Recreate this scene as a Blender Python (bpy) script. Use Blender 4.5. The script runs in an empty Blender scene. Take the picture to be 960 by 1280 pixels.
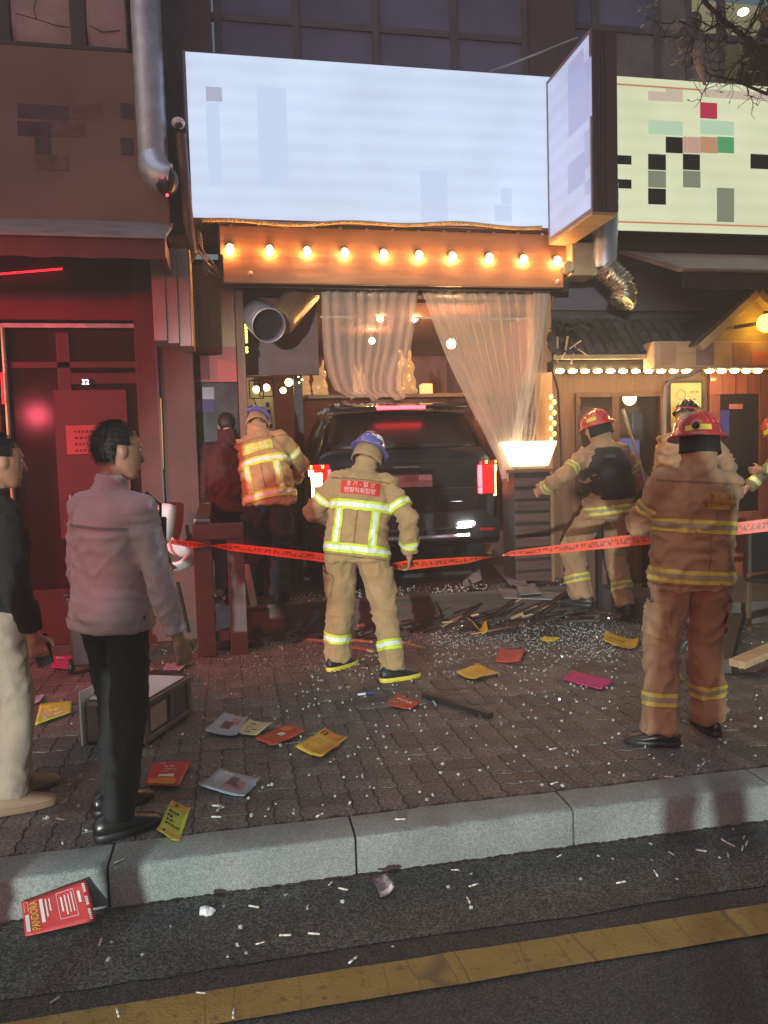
import bpy, bmesh, math, random
from mathutils import Vector as V, Matrix, Euler, noise
from mathutils.bvhtree import BVHTree
R = math.radians
random.seed(7)
SC = bpy.context.scene
COL = SC.collection

# ------------------------------------------------------------------ camera
CAM_H = 1.55
YAW, PITCH, ROLL = R(11), R(3.8), R(1.7)
FPX = 962.0
cam = bpy.data.cameras.new('camera'); camo = bpy.data.objects.new('camera', cam); COL.objects.link(camo)
cam.sensor_fit = 'VERTICAL'; cam.sensor_height = 34.6; cam.lens = FPX * 34.6 / 1280
cam.clip_start = 0.05; cam.clip_end = 300
fw = V((math.sin(YAW) * math.cos(PITCH), math.cos(YAW) * math.cos(PITCH), -math.sin(PITCH)))
r0 = V((math.cos(YAW), -math.sin(YAW), 0)); u0 = r0.cross(fw)
rv = math.cos(ROLL) * r0 - math.sin(ROLL) * u0
uv_ = math.sin(ROLL) * r0 + math.cos(ROLL) * u0
mw = Matrix((rv, uv_, -fw)).transposed().to_4x4(); mw.translation = V((0, 0, CAM_H))
camo.matrix_world = mw
SC.camera = camo

def ray(px, py): return fw + rv * ((px - 480) / FPX) - uv_ * ((py - 640) / FPX)
def G(px, py, z=0.0):                      # point of a horizontal plane seen at a photo position
    d = ray(px, py); return V((0, 0, CAM_H)) + d * ((z - CAM_H) / d.z)
def P(px, py, y):                          # point of a facade-parallel plane seen at a photo position
    d = ray(px, py); return V((0, 0, CAM_H)) + d * (y / d.y)

# ------------------------------------------------------------------ world, sun, lamps of the street
W = bpy.data.worlds.new('World'); SC.world = W; W.use_nodes = True
wn = W.node_tree; bg = wn.nodes['Background']
sky = wn.nodes.new('ShaderNodeTexSky'); sky.sky_type = 'NISHITA'; sky.sun_disc = False
SUN_EL, SUN_AZ = R(60), R(236)
sky.sun_elevation = R(5.0); sky.sun_rotation = SUN_AZ
wn.links.new(sky.outputs['Color'], bg.inputs['Color'])
bg.inputs['Strength'].default_value = 0.10
sun = bpy.data.lights.new('sun', 'SUN'); sun.energy = 0.62; sun.angle = R(50); sun.color = (0.90, 0.94, 1.0)
suno = bpy.data.objects.new('sun', sun); COL.objects.link(suno)
sd = V((math.sin(SUN_AZ) * math.cos(SUN_EL), math.cos(SUN_AZ) * math.cos(SUN_EL), math.sin(SUN_EL)))
suno.rotation_euler = sd.to_track_quat('Z', 'Y').to_euler()

def spot(name, loc, target, energy, color, size, cone, blend=0.4):
    l = bpy.data.lights.new(name, 'SPOT'); l.energy = energy; l.color = color; l.shadow_soft_size = size
    l.spot_size = R(cone); l.spot_blend = blend
    o = bpy.data.objects.new(name, l); COL.objects.link(o); o.location = loc
    o.rotation_euler = (V(loc) - V(target)).to_track_quat('Z', 'Y').to_euler(); return o
# vehicle behind the photographer, on the road to the left: headlamp and red beacon
spot('vehicle_headlamp', (-9.8, -22.0, 1.5), (1.24, 5.0, 0.75), 42000, (0.86, 1.0, 0.94), 0.2, 11.4, 0.25)
spot('vehicle_beacon', (-5.8, 2.5, 3.2), (-1.7, 7.2, 0.9), 1900, (1.0, 0.022, 0.055), 0.14, 52, 0.7)
spot('vehicle_beacon', (-4.6, -5.6, 2.9), (0.6, 5.5, 1.2), 780, (1.0, 0.10, 0.16), 0.2, 70)
SC.view_settings.view_transform = 'Standard'; SC.view_settings.look = 'None'
SC.view_settings.exposure = 0.15; SC.view_settings.gamma = 1.0
SC.cycles.use_denoising = True
SC.cycles.max_bounces = 8; SC.cycles.sample_clamp_indirect = 4.0

# ------------------------------------------------------------------ materials
def M(name, rgb, rough=0.6, metal=0.0, var=0.18, scale=6.0, bump=0.0, bscale=60.0, coat=0.0, rnd=0.0, rgb2=None, stretch=None, spec=0.5, sheen=0.0):
    m = bpy.data.materials.new(name); m.use_nodes = True; n = m.node_tree.nodes; l = m.node_tree.links
    b = n['Principled BSDF']; b.inputs['Roughness'].default_value = rough; b.inputs['Metallic'].default_value = metal
    b.inputs['Coat Weight'].default_value = coat; b.inputs['Specular IOR Level'].default_value = spec
    if sheen: b.inputs['Sheen Weight'].default_value = sheen
    tc = n.new('ShaderNodeTexCoord'); mp = n.new('ShaderNodeMapping'); l.new(tc.outputs['Object'], mp.inputs[0])
    if stretch: mp.inputs['Scale'].default_value = stretch
    nz = n.new('ShaderNodeTexNoise'); nz.inputs['Scale'].default_value = scale; nz.inputs['Detail'].default_value = 6
    l.new(mp.outputs[0], nz.inputs['Vector'])
    mx = n.new('ShaderNodeMix'); mx.data_type = 'RGBA'
    c2 = rgb2 or tuple(min(1, c * (1 + var)) for c in rgb); c1 = rgb if rgb2 else tuple(c * (1 - var) for c in rgb)
    mx.inputs['A'].default_value = (*c1, 1); mx.inputs['B'].default_value = (*c2, 1)
    cr = n.new('ShaderNodeMapRange'); cr.inputs['From Min'].default_value = 0.32; cr.inputs['From Max'].default_value = 0.68
    l.new(nz.outputs['Fac'], cr.inputs['Value']); l.new(cr.outputs[0], mx.inputs['Factor'])
    out = mx.outputs['Result']
    if rnd:
        oi = n.new('ShaderNodeObjectInfo'); ge = n.new('ShaderNodeNewGeometry')
        ad = n.new('ShaderNodeMath'); ad.operation = 'ADD'; l.new(oi.outputs['Random'], ad.inputs[0]); l.new(ge.outputs['Random Per Island'], ad.inputs[1])
        fr = n.new('ShaderNodeMath'); fr.operation = 'FRACT'; l.new(ad.outputs[0], fr.inputs[0])
        mr = n.new('ShaderNodeMapRange'); mr.inputs['To Min'].default_value = 1 - rnd; mr.inputs['To Max'].default_value = 1 + rnd
        l.new(fr.outputs[0], mr.inputs['Value'])
        hs = n.new('ShaderNodeHueSaturation'); l.new(out, hs.inputs['Color']); l.new(mr.outputs[0], hs.inputs['Value']); out = hs.outputs[0]
    l.new(out, b.inputs['Base Color'])
    rr = n.new('ShaderNodeMapRange'); rr.inputs['To Min'].default_value = max(0, rough - 0.08); rr.inputs['To Max'].default_value = min(1, rough + 0.1)
    l.new(nz.outputs['Fac'], rr.inputs['Value']); l.new(rr.outputs[0], b.inputs['Roughness'])
    if bump:
        n2 = n.new('ShaderNodeTexNoise'); n2.inputs['Scale'].default_value = bscale; n2.inputs['Detail'].default_value = 4
        l.new(mp.outputs[0], n2.inputs['Vector'])
        bp = n.new('ShaderNodeBump'); bp.inputs['Strength'].default_value = bump; bp.inputs['Distance'].default_value = 0.01
        l.new(n2.outputs['Fac'], bp.inputs['Height']); l.new(bp.outputs[0], b.inputs['Normal'])
    return m

def E(name, rgb, s):
    m = bpy.data.materials.new(name); m.use_nodes = True; b = m.node_tree.nodes['Principled BSDF']
    b.inputs['Base Color'].default_value = (*[min(1, c) * 0.12 for c in rgb], 1); b.inputs['Roughness'].default_value = 0.35
    b.inputs['Emission Color'].default_value = (*rgb, 1); b.inputs['Emission Strength'].default_value = s
    return m

def lit_panel(name, rgb, s, amount=0.14):            # light box face: tubes behind translucent acrylic
    m = E(name, rgb, s); n = m.node_tree.nodes; l = m.node_tree.links; b = n['Principled BSDF']
    tc = n.new('ShaderNodeTexCoord')
    wv = n.new('ShaderNodeTexWave'); wv.bands_direction = 'Z'; wv.inputs['Scale'].default_value = 2.0; wv.inputs['Distortion'].default_value = 1.2; wv.inputs['Detail'].default_value = 1
    nz = n.new('ShaderNodeTexNoise'); nz.inputs['Scale'].default_value = 1.3; nz.inputs['Detail'].default_value = 2
    l.new(tc.outputs['Object'], wv.inputs['Vector']); l.new(tc.outputs['Object'], nz.inputs['Vector'])
    a = n.new('ShaderNodeMath'); a.operation = 'MULTIPLY_ADD'; a.inputs[1].default_value = amount * 0.35; l.new(wv.outputs['Fac'], a.inputs[0])
    c = n.new('ShaderNodeMath'); c.operation = 'MULTIPLY_ADD'; c.inputs[1].default_value = amount * 2.2; c.inputs[2].default_value = 1 - amount * 1.3
    l.new(nz.outputs['Fac'], c.inputs[0]); l.new(c.outputs[0], a.inputs[2])
    d = n.new('ShaderNodeMath'); d.operation = 'MULTIPLY'; d.inputs[1].default_value = s; l.new(a.outputs[0], d.inputs[0])
    l.new(d.outputs[0], b.inputs['Emission Strength']); return m

def glassy(name, rgb, alpha, rough=0.05, spec=0.5):            # thin window pane: mirror-like film plus see-through
    m = bpy.data.materials.new(name); m.use_nodes = True; n = m.node_tree.nodes; l = m.node_tree.links
    b = n['Principled BSDF']; b.inputs['Base Color'].default_value = (*rgb, 1); b.inputs['Roughness'].default_value = rough
    b.inputs['Alpha'].default_value = alpha; b.inputs['Specular IOR Level'].default_value = spec; return m

def sheer(name):
    m = bpy.data.materials.new(name); m.use_nodes = True; n = m.node_tree.nodes; l = m.node_tree.links
    n.remove(n['Principled BSDF']); out = n['Material Output']
    d = n.new('ShaderNodeBsdfDiffuse'); d.inputs[0].default_value = (0.86, 0.80, 0.72, 1)
    t = n.new('ShaderNodeBsdfTranslucent'); t.inputs[0].default_value = (0.86, 0.78, 0.66, 1)
    a = n.new('ShaderNodeMixShader'); a.inputs[0].default_value = 0.5; l.new(d.outputs[0], a.inputs[1]); l.new(t.outputs[0], a.inputs[2])
    tr = n.new('ShaderNodeBsdfTransparent'); mx = n.new('ShaderNodeMixShader')
    lw = n.new('ShaderNodeLayerWeight'); lw.inputs['Blend'].default_value = 0.35
    mr = n.new('ShaderNodeMapRange'); mr.inputs['To Min'].default_value = 0.33; mr.inputs['To Max'].default_value = 0.78
    l.new(lw.outputs['Facing'], mr.inputs['Value']); l.new(mr.outputs[0], mx.inputs[0])
    l.new(tr.outputs[0], mx.inputs[1]); l.new(a.outputs[0], mx.inputs[2]); l.new(mx.outputs[0], out.inputs[0]); return m

def speckled(name, base, dark, light, scale, rough=0.8, bump=0.4, big=2.0, bigamt=0.35, coord='Object'):
    m = bpy.data.materials.new(name); m.use_nodes = True; n = m.node_tree.nodes; l = m.node_tree.links
    b = n['Principled BSDF']; b.inputs['Roughness'].default_value = rough
    tc = n.new('ShaderNodeTexCoord')
    nz = n.new('ShaderNodeTexNoise'); nz.inputs['Scale'].default_value = scale; nz.inputs['Detail'].default_value = 3
    vo = n.new('ShaderNodeTexVoronoi'); vo.inputs['Scale'].default_value = scale * 0.8
    bgz = n.new('ShaderNodeTexNoise'); bgz.inputs['Scale'].default_value = big; bgz.inputs['Detail'].default_value = 7
    for t in (nz, vo, bgz): l.new(tc.outputs[coord], t.inputs['Vector'])
    rp = n.new('ShaderNodeValToRGB'); e = rp.color_ramp.elements
    e[0].position = 0.33; e[0].color = (*dark, 1); e[1].position = 0.72; e[1].color = (*light, 1)
    k = rp.color_ramp.elements.new(0.52); k.color = (*base, 1)
    sm = n.new('ShaderNodeMix'); sm.inputs['Factor'].default_value = 0.45
    sep = n.new('ShaderNodeSeparateColor'); l.new(vo.outputs['Color'], sep.inputs[0])
    l.new(nz.outputs['Fac'], sm.inputs['A']); l.new(sep.outputs[0], sm.inputs['B']); l.new(sm.outputs['Result'], rp.inputs[0])
    mr = n.new('ShaderNodeMapRange'); mr.inputs['From Min'].default_value = 0.3; mr.inputs['From Max'].default_value = 0.7
    mr.inputs['To Min'].default_value = 1 - bigamt; mr.inputs['To Max'].default_value = 1 + bigamt
    l.new(bgz.outputs['Fac'], mr.inputs['Value'])
    hs = n.new('ShaderNodeHueSaturation'); l.new(rp.outputs[0], hs.inputs['Color']); l.new(mr.outputs[0], hs.inputs['Value'])
    l.new(hs.outputs[0], b.inputs['Base Color'])
    rr = n.new('ShaderNodeMapRange'); rr.inputs['To Min'].default_value = rough - 0.2; rr.inputs['To Max'].default_value = min(1, rough + 0.15)
    l.new(bgz.outputs['Fac'], rr.inputs['Value']); l.new(rr.outputs[0], b.inputs['Roughness'])
    bp = n.new('ShaderNodeBump'); bp.inputs['Strength'].default_value = bump; bp.inputs['Distance'].default_value = 0.006
    l.new(sm.outputs['Result'], bp.inputs['Height']); l.new(bp.outputs[0], b.inputs['Normal'])
    return m

def wood(name, a, c, rough=0.5, scale=3.0, direction='X', gloss=0.0):
    st = {'X': (1, 9, 9), 'Y': (9, 1, 9), 'Z': (9, 9, 1)}[direction]
    return M(name, a, rough, rgb2=c, scale=scale, stretch=st, bump=0.25, bscale=12, rnd=0.15, coat=gloss)

asphalt = speckled('asphalt', (0.050, 0.052, 0.053), (0.020, 0.021, 0.022), (0.11, 0.11, 0.105), 240, 0.75, 0.9, 1.6, 0.3)
gutterm = speckled('worn_asphalt', (0.066, 0.068, 0.062), (0.022, 0.022, 0.020), (0.17, 0.17, 0.155), 190, 0.8, 1.0, 2.2, 0.45)
granite = speckled('granite', (0.20, 0.215, 0.21), (0.13, 0.14, 0.137), (0.27, 0.285, 0.28), 330, 0.7, 0.35, 3.0, 0.22)
paverm = speckled('paver_concrete', (0.118, 0.108, 0.100), (0.060, 0.055, 0.052), (0.19, 0.175, 0.165), 140, 0.72, 0.5, 3.5, 0.28)
grout = M('joint_sand', (0.035, 0.032, 0.03), 0.9)

def paver_random(m):
    n = m.node_tree.nodes; l = m.node_tree.links; b = n['Principled BSDF']
    src = b.inputs['Base Color'].links[0].from_socket
    oi = n.new('ShaderNodeObjectInfo'); ge = n.new('ShaderNodeNewGeometry')
    ad = n.new('ShaderNodeMath'); ad.operation = 'ADD'; l.new(oi.outputs['Random'], ad.inputs[0]); l.new(ge.outputs['Random Per Island'], ad.inputs[1])
    fr = n.new('ShaderNodeMath'); fr.operation = 'FRACT'; l.new(ad.outputs[0], fr.inputs[0])
    mr = n.new('ShaderNodeMapRange'); mr.inputs['To Min'].default_value = 0.78; mr.inputs['To Max'].default_value = 1.2; l.new(fr.outputs[0], mr.inputs['Value'])
    hs = n.new('ShaderNodeHueSaturation'); l.new(src, hs.inputs['Color']); l.new(mr.outputs[0], hs.inputs['Value']); l.new(hs.outputs[0], b.inputs['Base Color'])
paver_random(paverm)

def line_paint():
    m = M('yellow_road_paint', (0.27, 0.175, 0.042), 0.7, rgb2=(0.36, 0.24, 0.062), scale=7, bump=0.5, bscale=120)
    n = m.node_tree.nodes; l = m.node_tree.links; b = n['Principled BSDF']
    src = b.inputs['Base Color'].links[0].from_socket; tc = n.new('ShaderNodeTexCoord')
    mp = n.new('ShaderNodeMapping'); mp.inputs['Scale'].default_value = (5.5, 0.55, 1); l.new(tc.outputs['Object'], mp.inputs[0])
    nn = n.new('ShaderNodeTexNoise'); nn.inputs['Scale'].default_value = 4; l.new(tc.outputs['Object'], nn.inputs['Vector'])
    av = n.new('ShaderNodeVectorMath'); av.operation = 'MULTIPLY_ADD'; av.inputs[1].default_value = (0.22, 0.05, 0); l.new(nn.outputs['Color'], av.inputs[0]); l.new(mp.outputs[0], av.inputs[2])
    vo = n.new('ShaderNodeTexVoronoi'); vo.feature = 'DISTANCE_TO_EDGE'; vo.inputs['Scale'].default_value = 1.0; vo.inputs['Randomness'].default_value = 0.75; l.new(av.outputs[0], vo.inputs['Vector'])
    lt = n.new('ShaderNodeMapRange'); lt.inputs['From Min'].default_value = 0.002; lt.inputs['From Max'].default_value = 0.011; l.new(vo.outputs['Distance'], lt.inputs['Value'])
    wr = n.new('ShaderNodeTexNoise'); wr.inputs['Scale'].default_value = 30; wr.inputs['Detail'].default_value = 8; l.new(tc.outputs['Object'], wr.inputs['Vector'])
    wq = n.new('ShaderNodeMapRange'); wq.inputs['From Min'].default_value = 0.30; wq.inputs['From Max'].default_value = 0.42; l.new(wr.outputs['Fac'], wq.inputs['Value'])
    ml = n.new('ShaderNodeMath'); ml.operation = 'MULTIPLY'; l.new(lt.outputs[0], ml.inputs[0]); l.new(wq.outputs[0], ml.inputs[1])
    mx = n.new('ShaderNodeMix'); mx.data_type = 'RGBA'; mx.inputs['A'].default_value = (0.16, 0.115, 0.05, 1)
    l.new(ml.outputs[0], mx.inputs['Factor']); l.new(src, mx.inputs['B']); l.new(mx.outputs['Result'], b.inputs['Base Color']); return m
yellowm = line_paint()

skin = M('skin', (0.38, 0.19, 0.12), 0.52, var=0.14, scale=18, bump=0.25, bscale=170)
hairm = M('hair', (0.012, 0.010, 0.010), 0.55, bump=0.6, bscale=150, stretch=(1, 1, 0.2))
tan = M('turnout_cloth', (0.40, 0.255, 0.115), 0.85, var=0.12, scale=9, bump=0.35, bscale=220, sheen=0.15)
tan_dim = M('turnout_cloth_worn', (0.33, 0.19, 0.10), 0.85, var=0.16, scale=7, bump=0.35, bscale=220, sheen=0.1)
limestripe = M('lime_trim', (0.62, 0.78, 0.03), 0.55, var=0.06)
silverstripe = M('silver_trim', (0.82, 0.84, 0.76), 0.4, var=0.12, scale=30)
dullstripe = M('yellow_trim', (0.58, 0.50, 0.08), 0.6, var=0.1)
greytrim = M('grey_trim', (0.30, 0.24, 0.16), 0.6)
navy = M('navy_cloth', (0.012, 0.013, 0.024), 0.85, bump=0.3, bscale=150)
blackcloth = M('black_cloth', (0.010, 0.009, 0.011), 0.85, bump=0.3, bscale=120, var=0.3)
knit = M('black_knit', (0.012, 0.010, 0.012), 0.95, bump=0.9, bscale=170, var=0.3)
denim = M('grey_denim', (0.50, 0.365, 0.395), 0.9, var=0.13, scale=5, bump=0.5, bscale=180)
cream = M('cream_twill', (0.31, 0.265, 0.20), 0.85, var=0.1, bump=0.3, bscale=160)
darkred = M('dark_red_cloth', (0.05, 0.010, 0.012), 0.9, bump=0.3)
brownhelm = M('tan_leather', (0.30, 0.20, 0.11), 0.6, var=0.15)
bluehelm = M('blue_helmet_paint', (0.13, 0.13, 0.40), 0.22, coat=0.6, var=0.1)
redhelm = M('red_helmet_paint', (0.40, 0.035, 0.033), 0.27, coat=0.6, var=0.1)
blackhelm = M('black_helmet_paint', (0.012, 0.012, 0.013), 0.25, coat=0.5)
blackrub = M('black_rubber', (0.013, 0.013, 0.014), 0.45)
yellowrub = M('yellow_rubber', (0.78, 0.60, 0.06), 0.45, var=0.08)
leather = M('black_leather', (0.012, 0.010, 0.010), 0.28, var=0.2)
carpaint = M('black_car_paint', (0.006, 0.0065, 0.008), 0.22, coat=.7, var=0.1)
carglass = M('dark_car_glass', (0.004, 0.004, 0.005), 0.34, var=0.0, spec=0.7)
plasticblk = M('black_plastic', (0.015, 0.015, 0.016), 0.5)
chrome = M('chrome', (0.62, 0.62, 0.63), 0.15, 1.0, var=0.05)
steel = M('brushed_steel', (0.42, 0.43, 0.46), 0.32, 1.0, var=0.15, scale=5, stretch=(1, 1, 6))
ductm = M('galvanised_duct', (0.52, 0.55, 0.66), 0.42, 0.65, var=0.2, scale=7, bump=0.12, bscale=20)
foil = M('foil_hose', (0.66, 0.60, 0.52), 0.28, 1.0, var=0.2, scale=20, bump=0.4, bscale=60)
copper = M('brown_pipe_paint', (0.10, 0.050, 0.035), 0.35, var=0.2)
whitepl = M('white_plastic', (0.68, 0.68, 0.70), 0.35, var=0.05)
paperw = M('white_paper', (0.62, 0.61, 0.58), 0.8, var=0.08, scale=9)
greypaint = M('grey_paint', (0.16, 0.15, 0.155), 0.55, var=0.2)
darkmetal = M('dark_metal', (0.035, 0.030, 0.034), 0.45, var=0.2)
purplemetal = M('purple_brown_sheet', (0.075, 0.048, 0.056), 0.45, var=0.15, scale=3, stretch=(8, 1, 0.3))
bwall = M('upper_wall_render', (0.085, 0.068, 0.090), 0.85, var=0.25, scale=2, bump=0.4, bscale=40)
boardbrown = M('brown_sign_board', (0.20, 0.118, 0.115), 0.75, var=0.2, scale=1.6, bump=0.15, bscale=90)
pinkplaster = M('cracked_plaster', (0.38, 0.29, 0.335), 0.85, var=0.2, scale=3, bump=0.6, bscale=25)
orangewood = wood('stained_fascia_wood', (0.25, 0.105, 0.045), (0.36, 0.165, 0.075), 0.42, 2.5, 'X', 0.15)
brownwood = wood('brown_wood', (0.10, 0.050, 0.028), (0.17, 0.090, 0.050), 0.55, 3, 'Z')
palewood = wood('pale_wood', (0.34, 0.22, 0.12), (0.46, 0.32, 0.18), 0.6, 3, 'X')
plywood = wood('plywood', (0.26, 0.165, 0.10), (0.36, 0.24, 0.15), 0.65, 2, 'Z')
redwood = wood('red_door_wood', (0.20, 0.045, 0.025), (0.28, 0.075, 0.04), 0.5, 3, 'Z', 0.2)
blackwood = wood('dark_timber', (0.018, 0.013, 0.012), (0.034, 0.024, 0.020), 0.5, 3, 'X')
maroon = M('maroon_panel', (0.11, 0.024, 0.032), 0.5, var=0.2, scale=3)
tilem = M('roof_tile_clay', (0.045, 0.038, 0.036), 0.7, var=0.35, scale=5, bump=0.6, bscale=40, rnd=0.3)
intwall = M('interior_wall', (0.26, 0.11, 0.10), 0.8, var=0.2)
decm = wood('deck_wood', (0.050, 0.034, 0.028), (0.085, 0.058, 0.046), 0.5, 3, 'X')
glassbit = M('broken_glass', (0.38, 0.41, 0.405), 0.12, var=0.3, scale=40, spec=1.0)
curtainm = sheer('sheer_curtain')
bulbm = E('warm_bulb', (1.0, 0.46, 0.14), 140)
bulbcore = E('warm_bulb_small', (1.0, 0.50, 0.20), 420)
brakem = E('brake_lamp_red', (1.0, 0.018, 0.026), 20)
redlens = E('red_lens_glow', (1.0, 0.01, 0.012), 1.6)
whitelamp = E('white_lamp', (0.95, 1.0, 1.0), 45)
amber = E('amber_lamp', (1.0, 0.42, 0.10), 5)
hotyellow = E('yellow_white_lamp', (1.0, 0.72, 0.26), 12)
ledm = E('warm_led', (1.0, 0.70, 0.28), 110)
greenled = E('yellow_green_led', (0.95, 0.80, 0.10), 4)
lampshade = E('lit_lamp_shade', (1.0, 0.80, 0.46), 3.2)
rabbitm = E('lit_rabbit_silicone', (1.0, 0.50, 0.18), 0.45)
lantern = E('yellow_lantern', (1.0, 0.60, 0.03), 16)
mainpanel = lit_panel('lit_sign_face', (0.60, 0.70, 0.90), 0.95, 0.17)
sidepanel = lit_panel('lit_side_face', (0.52, 0.56, 0.80), 0.85, 0.25)
rightpanel = lit_panel('lit_cream_face', (0.68, 0.72, 0.47), 0.92, 0.16)
roomglow = E('glowing_room_wall', (0.34, 0.31, 0.17), 0.85)
bluepane = M('blue_window_film', (0.14, 0.155, 0.29), 0.12, var=0.2, scale=2)
greypane = M('grey_window_film', (0.19, 0.19, 0.215), 0.15, var=0.2)
clearpane = glassy('clear_pane', (0.05, 0.05, 0.05), 0.18)
darkpane = glassy('dark_pane', (0.03, 0.012, 0.014), 0.6, .10, .12)

# ------------------------------------------------------------------ object helpers
def tag(o, label=None, cat=None, group=None, kind=None):
    if label: o['label'] = label
    if cat: o['category'] = cat
    if group: o['group'] = group
    if kind: o['kind'] = kind
    return o
def empty(name, loc=(0, 0, 0), label=None, cat=None, group=None, rz=0.0):
    o = bpy.data.objects.new(name, None); COL.objects.link(o); o.location = loc; o.rotation_euler = (0, 0, rz)
    o.empty_display_size = 0.1
    return tag(o, label, cat, group)
def origin_of(p):
    q = V((0, 0, 0))
    while p is not None: q += V(p.location); p = p.parent
    return q

class B:
    """collects shapes; build() links them as one mesh object. World coordinates unless local=True."""
    def __init__(s): s.v = []; s.f = []; s.m = []; s.mi = 0
    def mat(s, i): s.mi = i; return s
    def add(s, vs, fs):
        o = len(s.v); s.v += [V(x) for x in vs]; s.f += [tuple(i + o for i in f) for f in fs]; s.m += [s.mi] * len(fs); return s
    def box(s, a, b):
        (x0, y0, z0), (x1, y1, z1) = a, b
        return s.add([(x0, y0, z0), (x1, y0, z0), (x1, y1, z0), (x0, y1, z0), (x0, y0, z1), (x1, y0, z1), (x1, y1, z1), (x0, y1, z1)],
                     [(0, 3, 2, 1), (4, 5, 6, 7), (0, 1, 5, 4), (1, 2, 6, 5), (2, 3, 7, 6), (3, 0, 4, 7)])
    def obox(s, c, size, mat3=None):
        hx, hy, hz = size[0] / 2, size[1] / 2, size[2] / 2; c = V(c)
        pts = [V(p) for p in ((-hx, -hy, -hz), (hx, -hy, -hz), (hx, hy, -hz), (-hx, hy, -hz), (-hx, -hy, hz), (hx, -hy, hz), (hx, hy, hz), (-hx, hy, hz))]
        if mat3 is not None: pts = [mat3 @ p for p in pts]
        return s.add([p + c for p in pts], [(0, 3, 2, 1), (4, 5, 6, 7), (0, 1, 5, 4), (1, 2, 6, 5), (2, 3, 7, 6), (3, 0, 4, 7)])
    def bar(s, a, b, w, h=None):           # box beam from a to b
        a, b = V(a), V(b); h = h or w; d = b - a
        return s.obox((a + b) / 2, (w, h, d.length), d.to_track_quat('Z', 'Y').to_matrix())
    def quad(s, a, b, c, d): return s.add([a, b, c, d], [(0, 1, 2, 3)])
    def loft(s, rings, cap=True, closed=False):
        n = len(rings[0]); o = []
        for r in rings: o += list(r)
        fs = []
        k = len(rings)
        for i in range(k - 1 + (1 if closed else 0)):
            i2 = (i + 1) % k
            for j in range(n): fs.append((i * n + j, i * n + (j + 1) % n, i2 * n + (j + 1) % n, i2 * n + j))
        if cap and not closed:
            fs.append(tuple(range(n - 1, -1, -1))); fs.append(tuple((k - 1) * n + j for j in range(n)))
        return s.add(o, fs)
    def tube(s, pts, r, n=8, cap=True):
        pts = [V(p) for p in pts]; rs = r if isinstance(r, (list, tuple)) else [r] * len(pts)
        rings = []; up = None
        for i, p in enumerate(pts):
            d = (pts[min(i + 1, len(pts) - 1)] - pts[max(i - 1, 0)]).normalized()
            if up is None: up = V((0, 0, 1)) if abs(d.z) < 0.9 else V((0, 1, 0))
            x = d.cross(up); x.normalize(); up = x.cross(d).normalized()
            rings.append([p + (x * math.cos(2 * math.pi * k / n) + up * math.sin(2 * math.pi * k / n)) * rs[i] for k in range(n)])
        return s.loft(rings, cap)
    def limb(s, a, b, ra, rb, n=12):       # rounded tapered capsule
        a, b = V(a), V(b); d = (b - a); L = d.length; d.normalize()
        return s.tube([a - d * ra * .96, a - d * ra * .7, a - d * ra * .3, a, a + d * L * .35, a + d * L * .7, b, b + d * rb * .3, b + d * rb * .7, b + d * rb * .96],
                      [ra * .28, ra * .714, ra * .954, ra, ra + (rb - ra) * .3, ra + (rb - ra) * .68, rb, rb * .954, rb * .714, rb * .28], n)
    def ball(s, c, r, n=12, m=8, mat3=None):
        r = (r, r, r) if isinstance(r, (int, float)) else r; c = V(c)
        rings = []
        for i in range(m + 1):
            t = math.pi * (0.02 + 0.96 * i / m)
            ring = [V((r[0] * math.sin(t) * math.cos(2 * math.pi * k / n), r[1] * math.sin(t) * math.sin(2 * math.pi * k / n), -r[2] * math.cos(t))) for k in range(n)]
            rings.append([c + (mat3 @ p if mat3 is not None else p) for p in ring])
        return s.loft(rings)
    def lathe(s, c, prof, n=20, sx=1, sy=1):   # prof: (radius, z)
        c = V(c)
        return s.loft([[c + V((r * sx * math.cos(2 * math.pi * k / n), r * sy * math.sin(2 * math.pi * k / n), z)) for k in range(n)] for r, z in prof])
    def mesh(s, name, off=V((0, 0, 0)), mats=()):
        me = bpy.data.meshes.new(name); me.from_pydata([tuple(p - off) for p in s.v], [], s.f); me.update()
        for m in mats: me.materials.append(m)
        for p, i in zip(me.polygons, s.m): p.material_index = i
        bm = bmesh.new(); bm.from_mesh(me); bmesh.ops.recalc_face_normals(bm, faces=bm.faces); bm.to_mesh(me); bm.free()
        return me
    def build(s, name, mats, parent=None, smooth=False, bevel=0.0, local=False, seg=2, loc=None):
        mats = mats if isinstance(mats, (list, tuple)) else [mats]
        off = V((0, 0, 0)) if local else origin_of(parent)
        if loc is not None: off = V(loc)
        me = s.mesh(name, off, mats)
        o = bpy.data.objects.new(name, me); COL.objects.link(o); o.parent = parent
        if loc is not None: o.location = V(loc) - (V((0, 0, 0)) if parent is None else origin_of(parent))
        finish(o, smooth, bevel, seg); return o
def finish(o, smooth, bevel=0, seg=2):
    if smooth:
        for p in o.data.polygons: p.use_smooth = True
        if smooth != 'all': o.data.set_sharp_from_angle(angle=R(38))
    if bevel:
        b = o.modifiers.new('bevel', 'BEVEL'); b.width = bevel; b.segments = seg; b.limit_method = 'ANGLE'; b.angle_limit = R(40)
def box(name, a, b, m, parent=None, bevel=0.004): return B().box(a, b).build(name, m, parent, bevel=bevel)
def link(name, me, parent=None):
    o = bpy.data.objects.new(name, me); COL.objects.link(o); o.parent = parent; return o

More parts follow.
